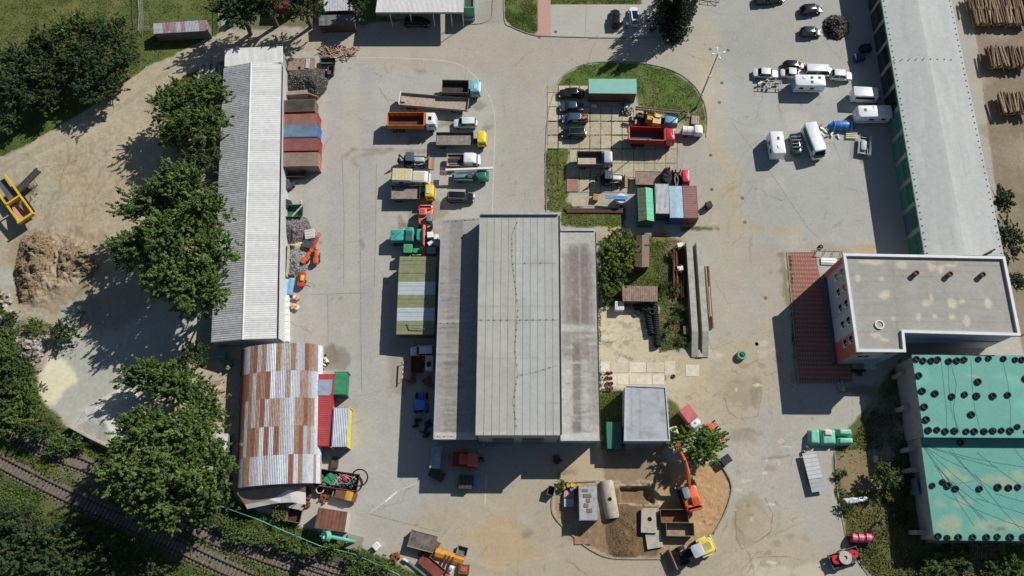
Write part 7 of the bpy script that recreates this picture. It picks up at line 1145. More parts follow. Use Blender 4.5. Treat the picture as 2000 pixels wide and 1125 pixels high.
skip('shallow dark skip north of the gravel heap', 641, 121, 2, 2.8, 1.2, .8, (70, 66, 70), (112, 102, 92)); skip('small upright skip beside the shallow dark one', 647, 139, 88, 1.8, 1.1, .8, (84, 74, 78), (108, 92, 86)); skip('small silver grey digger bucket bin at the bottom by the plough blade', 903, 1076, -14, 1.6, 1.3, .7, (140, 140, 144), (112, 104, 96)); skip('green bin with dark contents left of the yellow barrels', 1076, 959, 75, 1.4, 1.0, 1.1, (60, 96, 76), (40, 60, 50))
skip('rust skip with brown sheets near the tarpaulin porch', 575, 1007, -10, 2.3, 1.8, 1.0, (132, 92, 78), (60, 48, 44)); t = skip('green skip with pale beam lying across it beside the shed', 573, 414, 2, 3.6, 2.2, 1.2, (44, 112, 78), (56, 108, 80), .8)
m = MB(); m.at(.6, .2, 1.4, 53).box(-1.6, 1.6, -.12, .12, -.1, .1); x, y = W(582, 412, 1.3); tag(obj('beam', m, CON(), None, loc=(x - .5, y, 0)), 'pale concrete beam lying slanted over the green skip', 'beam')
for px, py, a, b, h_, rz, col, lab, nm in ((556, 361, 1.9, 1.7, 1.0, 22, (74, 74, 76), 'black lidded bin against the shed below the open skip', 'bin'), (570, 360, .9, .8, .5, 8, (66, 64, 62), 'small dark box beside the black lidded bin', 'box'), (556, 396, 1.8, 1.4, 1.0, -20, (52, 54, 58), 'black bin just above the green skip', 'bin'), (605, 457, 1.6, 1.6, .7, -80, (196, 190, 184), 'pale frame box with rusty part on the gravel edge', 'box'), (600, 477, 1.6, 1.2, .8, -10, (70, 74, 78), 'black tub between gravel heap and red harrow', 'tub'),
        (427, 690, 2.0, 1.1, 1.2, -3, (84, 156, 146), 'teal roofed box south of the white shed', 'box'), (445, 40, 1.2, 1.0, 1.2, 0, (132, 152, 176), 'pale blue topped box in the top shade', 'box'), (709, 36, 1.5, 1.2, 1.0, 0, (84, 96, 80), 'dull green bin between shed and canopy', 'bin'), (1210, 597, 1.4, 1.4, 1.2, -2, (212, 212, 208), 'white cube tank beside the tyre shelter', 'water tank'), (1314, 842, 1.5, 1.2, .9, 14, (206, 196, 168), 'cream box sheltering at the block building corner', 'box'),
        (1111, 966, 1.4, 1.0, .5, -5, (196, 150, 146), 'pallet with red and white sacks by the yellow barrels', 'pallet'), (1111, 982, 1.4, 1.1, .6, 0, (186, 186, 184), 'pallet with grey slabs below the red and white sacks', 'pallet'), (1418, 898, 1.6, 1.2, 1.0, 32, (40, 42, 46), 'black steel bucket frame near the bright green tree', 'bucket frame'), (735, 1067, .9, .9, .9, 45, (224, 224, 222), 'white box standing alone in the bottom grass', 'box'), (930, 941, .9, 2.0, .3, -8, (110, 160, 206), 'pale blue panel lying in the hall shade', 'panel'),
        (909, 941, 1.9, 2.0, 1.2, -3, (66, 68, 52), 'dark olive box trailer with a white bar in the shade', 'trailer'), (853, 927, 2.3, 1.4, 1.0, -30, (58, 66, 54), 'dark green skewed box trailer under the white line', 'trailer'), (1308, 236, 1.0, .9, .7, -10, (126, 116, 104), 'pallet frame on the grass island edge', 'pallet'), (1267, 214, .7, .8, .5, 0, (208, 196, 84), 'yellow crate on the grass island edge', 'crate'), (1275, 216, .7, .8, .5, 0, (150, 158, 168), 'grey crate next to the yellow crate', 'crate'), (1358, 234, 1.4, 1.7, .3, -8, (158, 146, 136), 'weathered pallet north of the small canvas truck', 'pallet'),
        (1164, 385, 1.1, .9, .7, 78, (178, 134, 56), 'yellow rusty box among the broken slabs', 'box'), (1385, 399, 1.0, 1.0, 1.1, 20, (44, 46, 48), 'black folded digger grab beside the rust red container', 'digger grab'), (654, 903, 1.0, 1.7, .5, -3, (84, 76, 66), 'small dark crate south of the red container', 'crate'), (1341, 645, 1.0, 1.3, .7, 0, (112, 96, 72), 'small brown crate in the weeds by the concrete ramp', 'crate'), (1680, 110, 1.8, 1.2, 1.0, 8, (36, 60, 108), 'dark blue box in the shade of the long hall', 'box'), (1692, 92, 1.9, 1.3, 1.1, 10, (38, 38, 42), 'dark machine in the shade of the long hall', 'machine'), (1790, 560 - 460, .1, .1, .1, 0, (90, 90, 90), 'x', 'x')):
    if lab == 'x': continue
    t = T(nm.replace(' ', '_'), lab, nm, px, py, h_, rz); M_ = pm('box_%d_%d_%d' % tuple(col), col, rough=.6, var=.15, dirt=.15); m = MB(); m.rbox(-a / 2, a / 2, -b / 2, b / 2, .0, h_, .06, .04); obj('body', m, M_, t)
    if h_ > .45: m = MB(); m.rbox(-a / 2 - .04, a / 2 + .04, -b / 2 - .04, b / 2 + .04, h_, h_ + .07, .08, .03); obj('lid', m, M_, t)
    for k in range(3): m = MB(); x_ = -a * .32 + k * a * .32; m.box(x_ - .05, x_ + .05, -b * .44, b * .44, h_ + (.07 if h_ > .45 else 0), h_ + (.1 if h_ > .45 else .04)); obj('slat', m, pm('slat_%d_%d_%d' % tuple(col), tuple(int(c * (.75 if k % 2 else .9)) for c in col), bump=0), t)
# barrels
bm_ = MB(); bm_.lathe([(.29, 0), (.3, .02), (.3, .3), (.31, .32), (.3, .34), (.3, .6), (.31, .62), (.3, .64), (.3, .88), (.27, .88), (.27, .86)], 16)
for px, py, c, lab in ((1101, 952, (206, 166, 50), 'yellow barrel, westernmost in the barrel group'), (1110, 948, (206, 150, 70), 'orange yellow barrel with worn lid, second from the west'), (1118, 947, (212, 176, 54), 'yellow barrel at the top of the barrel arc'), (1124, 952, (206, 164, 48), 'yellow barrel just right of the blue one'), (1131, 948, (214, 180, 56), 'yellow barrel touching the silver container, easternmost'), (1117, 956, (74, 116, 176), 'blue barrel among the yellow ones')):
    t = T('barrel', lab, 'barrel', px, py, .88, rnd(0, 90), 'barrels by the silver works container'); obj('drum', bm_, pm('drum_%d_%d' % c[:2], c, rough=.5, dirt=.15), t, True); m = MB(); m.at(.12, .05, .86).lathe([(.05, 0), (.05, .03)], 8); obj('bung', m, DRK(), t)
# dark tyres in stacks
def coil_row(label, grp, p0, p1, n, z, tilt=78):
    for k in range(n):
        f_ = k / max(1, n - 1); px, py = p0[0] + (p1[0] - p0[0]) * f_, p0[1] + (p1[1] - p0[1]) * f_; o = tyre(px + rnd(-.5, .5), py, z - .13, ORD[k] + label, grp, 1.15); o.rotation_euler = (R(tilt + rnd(-5, 5)), 0, R(rnd(-5, 5)))
coil_row(' upright tyre from the shelter in the long eastern row', 'truck tyres behind the tyre shelter', (1279, 597), (1284, 673), 20, .62); coil_row(' upright tyre from the shelter in the shorter western row', 'truck tyres behind the tyre shelter', (1263, 601), (1272, 650), 12, .62)
for px, py, z, lab in ((1244, 599, .3, 'flat tyre on the small pile nearest the white cube tank'), (1246, 608, .3, 'second flat tyre of the small pile by the shelter'), (1262, 600, .9, 'tyre lying on top of the western row'), (1273, 609, .9, 'tyre leaning between the two rows')): tyre(px, py, z, lab, 'truck tyres behind the tyre shelter', 1.2)
o = tyre(1448, 694, .2, 'pale teal tyre ring lying alone on the yard', None, 1.6, rx=(0, 0, 0)); o.data = o.data.copy(); o.data.materials[0] = pm('teal_ring', (104, 156, 148), dirt=.1); o.scale.z = 2.2
for k in range(12):
    px, py = 1176 + (k % 3) * 8.5, 727 + (k // 3) * 10.5; m = MB(); m.ring([(.18, 0), (.3, 0), (.34, .1), (.3, .3), (.2, .3)], 12); x, y = W(px + rnd(-1, 1), py, .2); tag(obj('wheel_hub', m, RST() if k % 3 else pm('pale_hub', (186, 180, 172), dirt=.2), None, loc=(x, y, rnd(.0, .3))), 'rusty wheel hub in the pile beside the central hall', 'wheel hub', 'wheel hubs piled beside the central hall').rotation_euler = (R(rnd(0, 60)), R(rnd(0, 40)), 0)
m = MB(); m.ring([(.15, 0), (.3, 0), (.36, .1), (.3, .25), (.18, .25)], 12); x, y = W(1315, 735); tag(obj('wheel_hub', m, RST(), None, loc=(x, y, 0)), 'single rusty hub lying on the concrete east of the slabs', 'wheel hub')
# concrete ramp beams, pipes, tank lids
def beam(name, label, cat, pts, wd, z0, z1, mat): P = [W(*p[:2], z1) for p in pts]; c = Vector(P[0]) ; t = None; m = MB(); a, b = Vector(P[0]), Vector(P[1]); d = (b - a).normalized(); n = Vector((-d.y, d.x)) * wd / 2; m.prism([tuple(a + n - a), tuple(a - n - a), tuple(b - n - a), tuple(b + n - a)], z0, z1); return tag(obj(name, m, mat, None, loc=(a.x, a.y, 0)), label, cat)
RC = pm('ramp_concrete', (168, 166, 154), rough=.95, var=.2, dirt=.2, dcol=(130, 122, 104))
t = T('inspection_ramp', 'long pale concrete vehicle ramp of two beams on the yard east of the scrap', 'ramp', 1365, 580, 1.5)
for pts in ([(1346, 472), (1357.5, 697)], [(1365.5, 472), (1378, 697)]):
    a, b = Vector(W(*pts[0], 1.6)), Vector(W(*pts[1], .4)); d = (b - a).normalized(); n = Vector((-d.y, d.x)) * .5; m = MB(); q = [a + n, a - n, b - n, b + n]; e = a.lerp(b, .8); q = [a + n, a - n, e - n, b - n, b + n, e + n]; zz = [1.6, 1.6, 1.6, .2, .2, 1.6]
    m.add([(p.x, p.y, 0) for p in q] + [(p.x, p.y, z) for p, z in zip(q, zz)], [(0, 5, 2, 1), (5, 4, 3, 2), (6, 7, 8, 11), (11, 8, 9, 10), (0, 1, 7, 6), (1, 2, 8, 7), (2, 3, 9, 8), (3, 4, 10, 9), (4, 5, 11, 10), (5, 0, 6, 11)]); wobj('ramp_beam', m, RC, t)
m = MB(); a = W(1367, 690, .4); m.box(a[0] - .5, a[0] + .5, a[1] - .6, a[1] + .6, 0, .34); wobj('cross_slab', m, RC, t)
for k, (x0, y0, x1, y1, r_, mt, lab) in enumerate([(1378, 520, 1386, 620, .22, 'w', 'long weathered pipe beside the concrete ramp, left one'), (1383, 520, 1392, 640, .2, 'r', 'long rusty pipe beside the concrete ramp, right one'), (1384, 560, 1388, 618, .12, 'l', 'thin pale pipe on top of the rusty ones')]):
    m = MB(); a, b = W(x0, y0, .4), W(x1, y1, .4); m.cyl((0, 0, .3 + .2 * (k == 2)), (b[0] - a[0], b[1] - a[1], .3 + .2 * (k == 2)), r_, n=10); tag(obj('steel_pipe', m, {'w': WOD(), 'r': RST(), 'l': pm('pale_pipe', (176, 164, 156))}[mt], None, loc=(*a, 0)), lab, 'pipe')
for k in range(14):
    x0 = 1313 + rnd(0, 26); y0 = rnd(482, 500); m = MB(); a, b = W(x0, y0, .3), W(x0 + rnd(-3, 4), y0 + rnd(60, 100), .3); z = rnd(.1, .7); m.cyl((0, 0, z), (b[0] - a[0], b[1] - a[1], z + rnd(-.1, .1)), rnd(.06, .14), n=5); tag(obj('steel_beam', m, pm('dark_rust', (92, 58, 54), var=.3, dirt=.2) if k % 3 else RST(), None, loc=(*a, 0)), 'rust brown steel section in the scrap pile west of the concrete ramp', 'steel section', 'steel sections piled west of the ramp')
for px, py, lab in ((1329, 478, 'white scrap box at the north end of the rusty steel pile'), (1329, 524, 'white panel bundle in the middle of the rusty steel pile')): m = MB(); m.rbox(-.5, .5, -.4, .4, .6, .95, .05, .03); x, y = W(px, py, .9); tag(obj('scrap_box', m, WHT(), None, loc=(x, y, 0), rz=8), lab, 'box')
def lid(label, cs, z, th, hole=None):
    t = T('tank_lid', label, 'concrete slab', sum(c[0] for c in cs) / 4, sum(c[1] for c in cs) / 4, z); P = [W(*c, z) for c in cs]; m = MB(); m.prism(P[::-1], z - th, z); wobj('slab', m, CON(), t)
    if hole: x, y = W(*hole, z); m = MB(); m.lathe([(.34, z - .05), (.34, z + .012)], 16); m.v = [(a + x, b + y, c) for a, b, c in m.v]; wobj('opening', m, pm('painted_hole_dark', (12, 12, 12), rough=1, bump=0), t)  # black disc on the solid slab paints the darkness of a hole
    return t
lid('pale square concrete lid with a round opening, centre of the dug-out island', [(1253, 993), (1284, 992), (1283, 1041), (1252, 1040)], .7, .5, (1269, 1014)); lid('cracked concrete slab below the pale square lid', [(1260, 1043), (1290, 1034), (1295, 1068), (1265, 1073)], .35, .3)
t = T('concrete_tank', 'weathered concrete tank with a domed top and round hole beside the silver container', 'tank', 1191, 975, .8, -82); m = MB(); L_ = []
for x in (-2.8, -2.4, 2.4, 2.8): q = .85 if abs(x) > 2.5 else 1; L_.append([(x, 1.05 * q * cos(pi * k / 8), .3 + .75 * q * sin(pi * k / 8)) for k in range(9)] + [(x, -1.05 * q, 0), (x, 1.05 * q, 0)])
m.loft(L_); obj('shell', m, CON(), t, True); m = MB(); m.at(0, 0, 1.0).lathe([(.3, 0), (.3, .07)], 14); obj('opening', m, MC['painted_hole_dark'], t)  # hole darkness painted as a black disc on the closed shell
for cs, lab, rz in (((1107, 347, 1129, 374), 'rust brown steel plate lying on the slabs beside the grass', 0), ((1122, 1051, 1153, 1063), 'rusty plate at the lower left edge of the dug-out island', 0)):
    P = [W(cs[0], cs[1], .15), W(cs[2], cs[1], .15), W(cs[2] + 1, cs[3], .15), W(cs[0], cs[3], .15)]; c = P[0]; m = MB(); m.prism([(a - c[0], b - c[1]) for a, b in P][::-1], .05, .15); tag(obj('steel_plate', m, pm('plate_rust', (150, 112, 98), var=.2, dirt=.3), None, loc=(*c, 0)), lab, 'steel plate')
for k, (a, b) in enumerate(((1102, 408), (1105, 411), (1108, 414))): m = MB(); p, q = W(a, b, .2), W(1222, b + 3, .2); m.box(0, q[0] - p[0], -.1, .1, .03, .25); tag(obj('steel_beam', m, pm('dark_rust', (92, 58, 54)), None, loc=(*p, 0)), ['upper', 'middle', 'lower'][k] + ' of three rusty beams along the grass strip', 'steel beam')
# gravel bay walls and retaining walls
def wallseg(name, label, pts, z, th=.3, mat=None, cat='wall'):
    t = T(name, label, cat, *pts[0], z); P = [Vector(W(*p, z)) for p in pts]
    for i, (a, b) in enumerate(zip(P, P[1:])): d = (b - a).normalized(); n = Vector((-d.y, d.x)) * th / 2; m = MB(); m.prism([tuple(v) for v in (a + n, a - n, b - n, b + n)], 0, z + .003 * i); wobj('wall_panel', m, mat or CON(), t)
    return t
wallseg('retaining_wall', 'pale concrete retaining wall around the tip of the grit bank', [(130, 830), (170, 852), (226, 879), (236, 858)], 1.3); wallseg('bay_wall', 'upright pale concrete wall of the small gravel bay', [(563, 478), (560, 540)], 1.2, .25); wallseg('bay_wall', 'dark weathered cross wall closing the small gravel bay', [(552, 536), (573, 534)], 1.1, .3, WOD()); wallseg('bay_wall', 'tilted board wall at the head of the small gravel bay', [(552, 488), (565, 478), (575, 480)], .9, .2, WOD())
wallseg('bay_wall', 'thin concrete block wall between shed and dark gravel heap', [(557, 138), (557, 178)], 1.2, .25); wallseg('bay_wall', 'beige board wall below the dark gravel heap', [(557, 182), (600, 179)], 1.3, .8, pm('beige_board', (146, 134, 120), var=.3, dirt=.3)); wallseg('bay_wall', 'narrow plank reaching from the board wall over the gravel', [(600, 181), (620, 188)], .9, .2, WOD())
for k in range(5): m = MB(); m.box(-.6, .6, -.9, .9, 0, .12 + .02 * k); x, y = W(572 + (k % 2) * 14 + rnd(-2, 2), 118 + (k // 2) * 8, .5); tag(obj('board_stack', m, WOD(), None, loc=(x, y, .15 + .12 * k), rz=90 + rnd(-5, 5)), 'weathered board pile beside the shed north end, layer %s' % ['one', 'two', 'three', 'four', 'five'][k], 'boards', 'boards piled north of the dark gravel heap')
for k in range(3): m = MB(); m.cyl((0, -1.0, .8), (0, 1.0, .8), .1, n=8); x, y = W(598 + k * 2.6, 124, .8); tag(obj('grey_pipe', m, pm('pale_blue_metal', (176, 186, 196)), None, loc=(x, y, 0)), ['left', 'middle', 'right'][k] + ' of three pale pipes lying on the boards north of the gravel', 'pipe')
m = MB(); m.box(-1.2, 1.2, -1.3, 1.3, 0, .7); x, y = W(601, 125, .6); tag(obj('crate', m, WOD(), None, loc=(x, y, 0)), 'grey wooden crate carrying the three pale pipes', 'crate')
for k in range(70):
    px, py = rnd(633, 697), rnd(92, 116); py = py if px < 680 else rnd(94, 108); m = MB(); l = rnd(.4, 1.3); m.box(-l, l, -.06, .06, 0, rnd(.05, .1)); x, y = W(px, py); o = obj('scrap_timber', m, pm('wood_%d' % (k % 3), [(176, 140, 116), (140, 104, 84), (196, 170, 146)][k % 3], var=.25), None, loc=(x, y, rnd(.05, .7))); o.rotation_euler = (0, R(rnd(-18, 18)), R(rnd(-60, 60))); tag(o, 'splintered timber in the woodpile at the north edge of the yard', 'timber', 'scrap timber in the northern woodpile')
for k in range(12):
    m = MB(); m.box(-.14, .14, -1.5 + rnd(-.4, .4), 1.5, 0, .15); x, y = W(386 + k * 4.2, 138 + rnd(-3, 6), .5); tag(obj('timber_post', m, [WOD(), pm('pale_timber', (206, 186, 166)), pm('blue_timber', (156, 160, 168))][k % 3], None, loc=(x, y, .3 + .1 * (k % 3)), rz=rnd(-8, 8)), 'long post in the pile between the dirt track and the white shed', 'post', 'posts piled west of the shed north end')
# red / orange implements along the shed
OG_ = pm('implement_orange', (204, 92, 46), rough=.5, dirt=.2, dcol=(130, 80, 56)); RD_ = pm('implement_red', (180, 66, 48), rough=.5, dirt=.2)
t = T('harrow', 'red folding harrow frame on the gravel edge', 'harrow', 614, 470, .8, 72)
for k in range(3): m = MB(); m.box(-1.7, 1.7, -.5 + k * .22, -.42 + k * .22, .5, .62); obj('frame_bar', m, RD_, t)
for k in range(7): m = MB(); m.at(-1.4 + k * .45, 0, .5, 40).box(0, .9, -.05, .05, 0, .1); obj('tine', m, RD_, t)
for px, py, rz, lab in ((598, 502, 62, 'orange spreader machine, left of the pair'), (617, 501, 92, 'orange spreader machine, right of the pair')):
    t = T('spreader', lab, 'spreader', px, py, .8, rz, 'orange machines south of the gravel heaps'); m = MB(); m.rbox(-1.3, -.2, -.4, .4, .4, 1.1, .2, .1); obj('hopper', m, OG_, t, True); m = MB(); m.rbox(-.2, 1.2, -.28, .28, .5, .9, .15, .08); obj('arm_housing', m, OG_, t, True); m = MB(); m.cyl((1.2, 0, .7), (1.7, 0, .7), .35, .3, 10); obj('motor', m, OG_, t, True); m = MB(); m.box(-.6, .8, -.6, -.45, .3, .5); obj('side_bar', m, DRK(), t)
    for s in (-1, 1): wheel(t, -.6, s * .5, .28, .18, s)
t = T('compressor', 'red machine with yellow engine cover and tow handle by the blue tanks', 'machine', 589, 544, .8, 84); m = MB(); m.rbox(-1.4, -.1, -.6, .5, .3, 1.0, .15, .08); obj('body', m, RD_, t, True); m = MB(); m.rbox(-.1, 1.2, -.5, .5, .4, .9, .15, .08); obj('front_body', m, RD_, t, True); m = MB(); m.rbox(-.5, .5, -.45, .1, .9, 1.25, .1, .06); obj('engine_cover', m, pm('engine_yellow', (216, 176, 50)), t, True); m = MB(); m.cyl((-.2, -.5, .5), (-.6, -1.9, .4), .05, n=6); obj('handle', m, STL(), t)
for s in (-1, 1): wheel(t, -.3, s * .6, .3, .18, s)
for px, py, c, lab in ((557, 561, (150, 180, 206), 'pale blue tank nearest the shed wall'), (567, 559, (120, 164, 190), 'light blue trough beside the pale blue tank')): t = T('water_trough', lab, 'trough', px, py, .8, 88); m = MB(); m.rbox(-1.5, 1.5, -.42, .42, 0, .8, .1, .06); obj('body', m, pm('trough_%d' % c[0], c), t, True); m = MB(); m.box(-1.3, 1.3, -.08, .08, .8, .85); obj('ridge', m, pm('trough_%d' % c[0], c), t)
for k in range(9): m = MB(); s = rnd(.25, .5); m.rbox(-s, s, -s * .8, s * .8, 0, rnd(.3, .6), .15, .1); x, y = W(575 + rnd(-7, 7), 591 + rnd(-13, 13)); tag(obj('sack', m, pm('sack_%d' % (k % 3), [(214, 206, 200), (196, 140, 116), (206, 166, 110)][k % 3]), None, True, loc=(x, y, rnd(0, .3)), rz=rnd(0, 90)), 'pale sack in the heap beside the white panels', 'sack', 'sacks heaped beside the white panels')
t = T('scrap_engine', 'white and black wrecked engine part at the north end of the long red container', 'engine', 634, 708, .6, 80)
for k in range(9): m = MB(); m.at(rnd(-1.1, 1.1), rnd(-.3, .3), rnd(.1, .5), rnd(0, 90), rnd(-30, 30)).box(-rnd(.2, .5), rnd(.2, .5), -.12, .12, 0, .35); obj('part', m, [WHT(), DRK(), pm('cream_part', (190, 172, 140))][k % 3], t)
# big open barge skip with junk, rusty things by the porch
t = skip('long rusty open container full of mixed junk south of the red container', 660, 938, -8, 6.6, 2.5, 1.3, (104, 66, 56), (54, 56, 60), .2, 'junk_container')
t2 = T('tow_ring', 'curved black end frame of the junk filled container', 'frame', 702, 933, 1, -8); m = MB(); m.ring([(1.15, .9), (1.35, .9), (1.35, 1.1), (1.15, 1.1)], 20); obj('hoop', m, DRK(), t2)
for k in range(46):
    c = [(46, 130, 90), (196, 192, 186), (60, 90, 110), (190, 50, 60), (150, 146, 140), (84, 100, 60)][0 if k < 5 else (5 if k < 9 else (3 if k < 12 else (2 if k < 16 else 1 + 3 * (k % 2))))]; x0 = 640 + rnd(-8, 8) if k < 5 else (627 + rnd(-6, 6) if k < 9 else (674 + rnd(-4, 4) if k < 12 else rnd(650, 690))); m = MB()
    if k < 5: m.rbox(-.6, .6, -.4, .4, 0, .3, .2, .1)
    elif k < 16: m.rbox(-.3, .3, -.25, .25, 0, .3, .1, .08)
    else: m.cyl((-.9, 0, .1), (.9, 0, .1), .04, n=5)
    x, y = W(x0, 938 + rnd(-9, 9), .9); lab = 'green plastic shell' if k < 5 else 'heap of cut branches' if k < 9 else 'red plastic piece' if k < 12 else 'blue grey lump' if k < 16 else 'thin pale tube'
    tag(obj('junk_' + ('shell' if k < 5 else 'branches' if k < 9 else 'piece' if k < 12 else 'lump' if k < 16 else 'tube'), m, pm('junk_%d_%d' % c[:2], c), None, loc=(x, y, rnd(.5, 1.0)), rz=rnd(-60, 60)), lab + ' lying in the long rusty junk container', 'junk', 'junk in the long open container')
t = T('concrete_ring', 'white ring shaped tub below the junk container', 'tub', 625, 956, .8); m = MB(); m.ring([(.52, 0), (.62, 0), (.62, .9), (.52, .9)], 20); obj('rim', m, pm('cream_tub', (196, 190, 176)), t, True); m = MB(); m.lathe([(.52, .1), (.52, .15)], 16); obj('bottom', m, DRK(), t)
t = T('roller', 'small yellow and rust brown road roller by the rusty roof hut', 'roller', 674, 967, .8, -14); m = MB(); m.rbox(-1.5, .1, -.7, .7, .5, 1.2, .1, .06); obj('rust_body', m, RST(), t); m = MB(); m.rbox(.1, 1.2, -.7, .7, .5, 1.3, .15, .08); obj('yellow_body', m, pm('old_yellow', (196, 150, 56), dirt=.3), t, True); m = MB(); m.cyl((1.3, -.7, .5), (1.3, .7, .5), .5, n=16); obj('drum', m, RST(), t, True); m = MB(); m.cyl((-1.3, -.6, .5), (-1.3, .6, .5), .5, n=16); obj('drum', m, DRK(), t, True)
t = T('yellow_frame', 'little yellow frame machine left of the road roller', 'machine', 655, 963, .6, 80); 
for k in range(3): m = MB(); m.box(-.6, .6, -.35 + k * .3, -.25 + k * .3, .3, .9); obj('bar', m, pm('old_yellow', (196, 150, 56)), t)
m = MB(); m.rbox(-.3, .3, -.5, .5, .1, .8, .1, .05); obj('engine', m, DRK(), t)
for k, (px, py, s, lab) in enumerate([(632, 972, 1.0, 'rusty flanged gear under the white tub'), (600, 958, .7, 'dark rusted part near the porch corner'), (602, 970, .7, 'brown rusted part south of the porch corner'), (600, 985, .6, 'rusty drum end beside the porch'), (826, 1085, .95, 'round rusty disc with centre hole by the concrete tray'), (772, 1088, .9, 'rusty orange scrap lump in the grass'), (640, 965, .7, 'brown cog wheel beside the flanged gear')]):
    t = T('rusty_part', lab, 'scrap part', px, py, .3, rnd(0, 90)); m = MB(); m.ring([(.15 * s, 0), (.7 * s, .02), (.75 * s, .15), (.6 * s, .3), (.2 * s, .35)], 14); obj('disc', m, RST(), t, True)
    for q in range(5): m = MB(); m.at(0, 0, .1, q * 72).box(.5 * s, .85 * s, -.1, .1, 0, .25 + .05 * q); obj('lug', m, pm('rust_orange', (168, 96, 54), dirt=.3) if q % 2 else RST(), t)
t = T('concrete_tray', 'big weathered open box tilted at the bottom edge of the yard', 'box', 825, 1057, .9, -14); m = MB(); m.rbox(-2.0, 2.0, -1.2, 1.2, 0, 1.2, .03, .02); obj('body', m, pm('burnt_board', (112, 102, 94), var=.3, scale=.8, dirt=.4, dcol=(58, 52, 48)), t)
for s in (-1, 1): m = MB(); m.box(-2.0, 2.0, s * 1.2 - .05, s * 1.2 + .05, 1.15, 1.28); obj('rim', m, pm('rim_wood', (150, 138, 124)), t)
t = T('plough_blade', 'orange yellow snow plough blade lying at the bottom edge', 'plough blade', 878, 1088, .5, -15); m = MB(); m.loft([[(x, y, z) for y, z in ((-.75, .1), (-.45, .55), (.1, .75), (.7, .6), (.72, .52), (.1, .67), (-.4, .45), (-.68, .05))] for x in (-2.2, 2.2)]); obj('blade', m, pm('blade_orange', (206, 140, 44), rough=.45, dirt=.25, dcol=(170, 96, 50)), t)
for x in (-.6, 0, .6): m = MB(); m.box(x - .12, x + .12, -.95, .2, .55, .8); obj('bracket', m, pm('bracket_brown', (84, 58, 40)), t)
for x0, y0, x1, y1, wd, mt, lab in ((850, 1060, 838, 1083, .9, RST(), 'rusty plate folded across the tray corner, lower'), (856, 1058, 848, 1072, .9, RST(), 'rusty plate folded across the tray corner, upper')): beam('steel_plate', lab, 'steel plate', [(x0, y0), (x1, y1)], wd, .3 if 'lower' in lab else .5, .36 if 'lower' in lab else .56, mt)
t = T('old_trailer', 'old red trailer frame at the bottom edge', 'trailer frame', 843, 1106, .6, -38); openbox(t, -1.9, 1.9, -.8, .8, .4, .3, pm('frame_red', (140, 56, 50), dirt=.2), pm('frame_red2', (120, 62, 54), var=.3), ribs=4)
beam('green_pipe', 'long green pipe lying among the weeds at the bottom edge', 'pipe', [(792, 1093), (832, 1125)], .28, .1, .35, pm('pipe_green', (96, 126, 108), dirt=.2)); beam('white_pipe', 'short white pipe end by the long green pipe', 'pipe', [(788, 1090), (797, 1097)], .3, .36, .6, WHT())
t = T('pump_unit', 'white and orange pump unit at the bottom edge', 'pump', 880, 1112, .5, 60); m = MB(); m.rbox(-.6, .6, -.35, .35, .1, .7, .15, .1); obj('body', m, WHT(), t, True); m = MB(); m.rbox(-1.2, -.6, -.3, .3, .1, .5, .1, .05); obj('motor', m, OG_, t, True); m = MB(); m.lathe([(.3, .6), (.3, .9), (.1, 1)], 12); obj('cap', m, pm('cap_grey', (150, 150, 150)), t)
t = T('rusty_box', 'rusty open box at the bottom edge right of the pump', 'box', 906, 1112, .5, -5); m = MB(); m.rbox(-.8, .8, -.7, .7, 0, .7, .05, .03); obj('body', m, RST(), t); m = MB(); m.box(-.5, .5, -.3, .4, .7, .78); obj('plate', m, pm('rust_orange', (168, 96, 54)), t)
# cyan crane column, plinth
t = T('jib_column', 'turquoise steel column with a flared foot leaning outward by the cyan fence', 'column', 640, 1047, 5, 0, None); TCq = pm('turquoise_steel', (92, 168, 148), rough=.5, dirt=.1); t.location = (*W(693, 1058, 0), 0)
xh, yh = W(638, 1047, 5.5); m = MB(); m.cyl((0, 0, .3), (xh - t.location.x, yh - t.location.y, 5.5), .26, .3, 12); obj('pipe', m, TCq, t, True); m = MB(); m.cyl((xh - t.location.x + .2, yh - t.location.y, 5.3), (xh - t.location.x - .3, yh - t.location.y, 5.9), .75, .7, 16); obj('head', m, TCq, t, True)
for q in range(6): m = MB(); m.at(xh - t.location.x, yh - t.location.y, 5.6, q * 60).box(.6, .95, -.04, .04, 0, .12); obj('bracket', m, TCq, t)
m = MB(); m.at(xh - t.location.x - .1, yh - t.location.y - .2, 5.95).box(-.3, .4, -.2, .2, 0, .04); obj('white_patch', m, WHT(), t); m = MB(); m.box(-1.2, 1.2, -1.1, 1.0, 0, .35); x, y = W(692, 1059, .3); tag(obj('plinth', m, pm('plinth_grey', (140, 132, 122), dirt=.2), None, loc=(x, y, 0), rz=-12), 'concrete plinth at the foot of the turquoise column', 'plinth')
def fence(label, pts, h, mat, step=2.4, mesh_=True):
    t = T('fence', label, 'fence', *pts[0]); P = [Vector(W(*p)) for p in pts]
    for a, b in zip(P, P[1:]):
        L_ = (b - a).length; n = max(1, int(L_ / step))
        for k in range(n): c = a.lerp(b, k / n); m = MB(); m.cyl((c.x, c.y, 0), (c.x, c.y, h), .04, n=6); wobj('post', m, mat, t)
        for z in (h, h * .5, .1): m = MB(); m.cyl((a.x, a.y, z), (b.x, b.y, z), .028 if z < h else .045, n=5); wobj('rail', m, mat, t)
        m = MB(); d = (b - a) / max(1, int(L_ / .12))
        for k in range(int(L_ / .12)): c = a + d * k; m.cyl((c.x, c.y, .08), (c.x + d.x * 0, c.y, h), .009, n=3, cap=False)
        tag(wobj('wire_mesh', m, mat, t), kind='stuff')
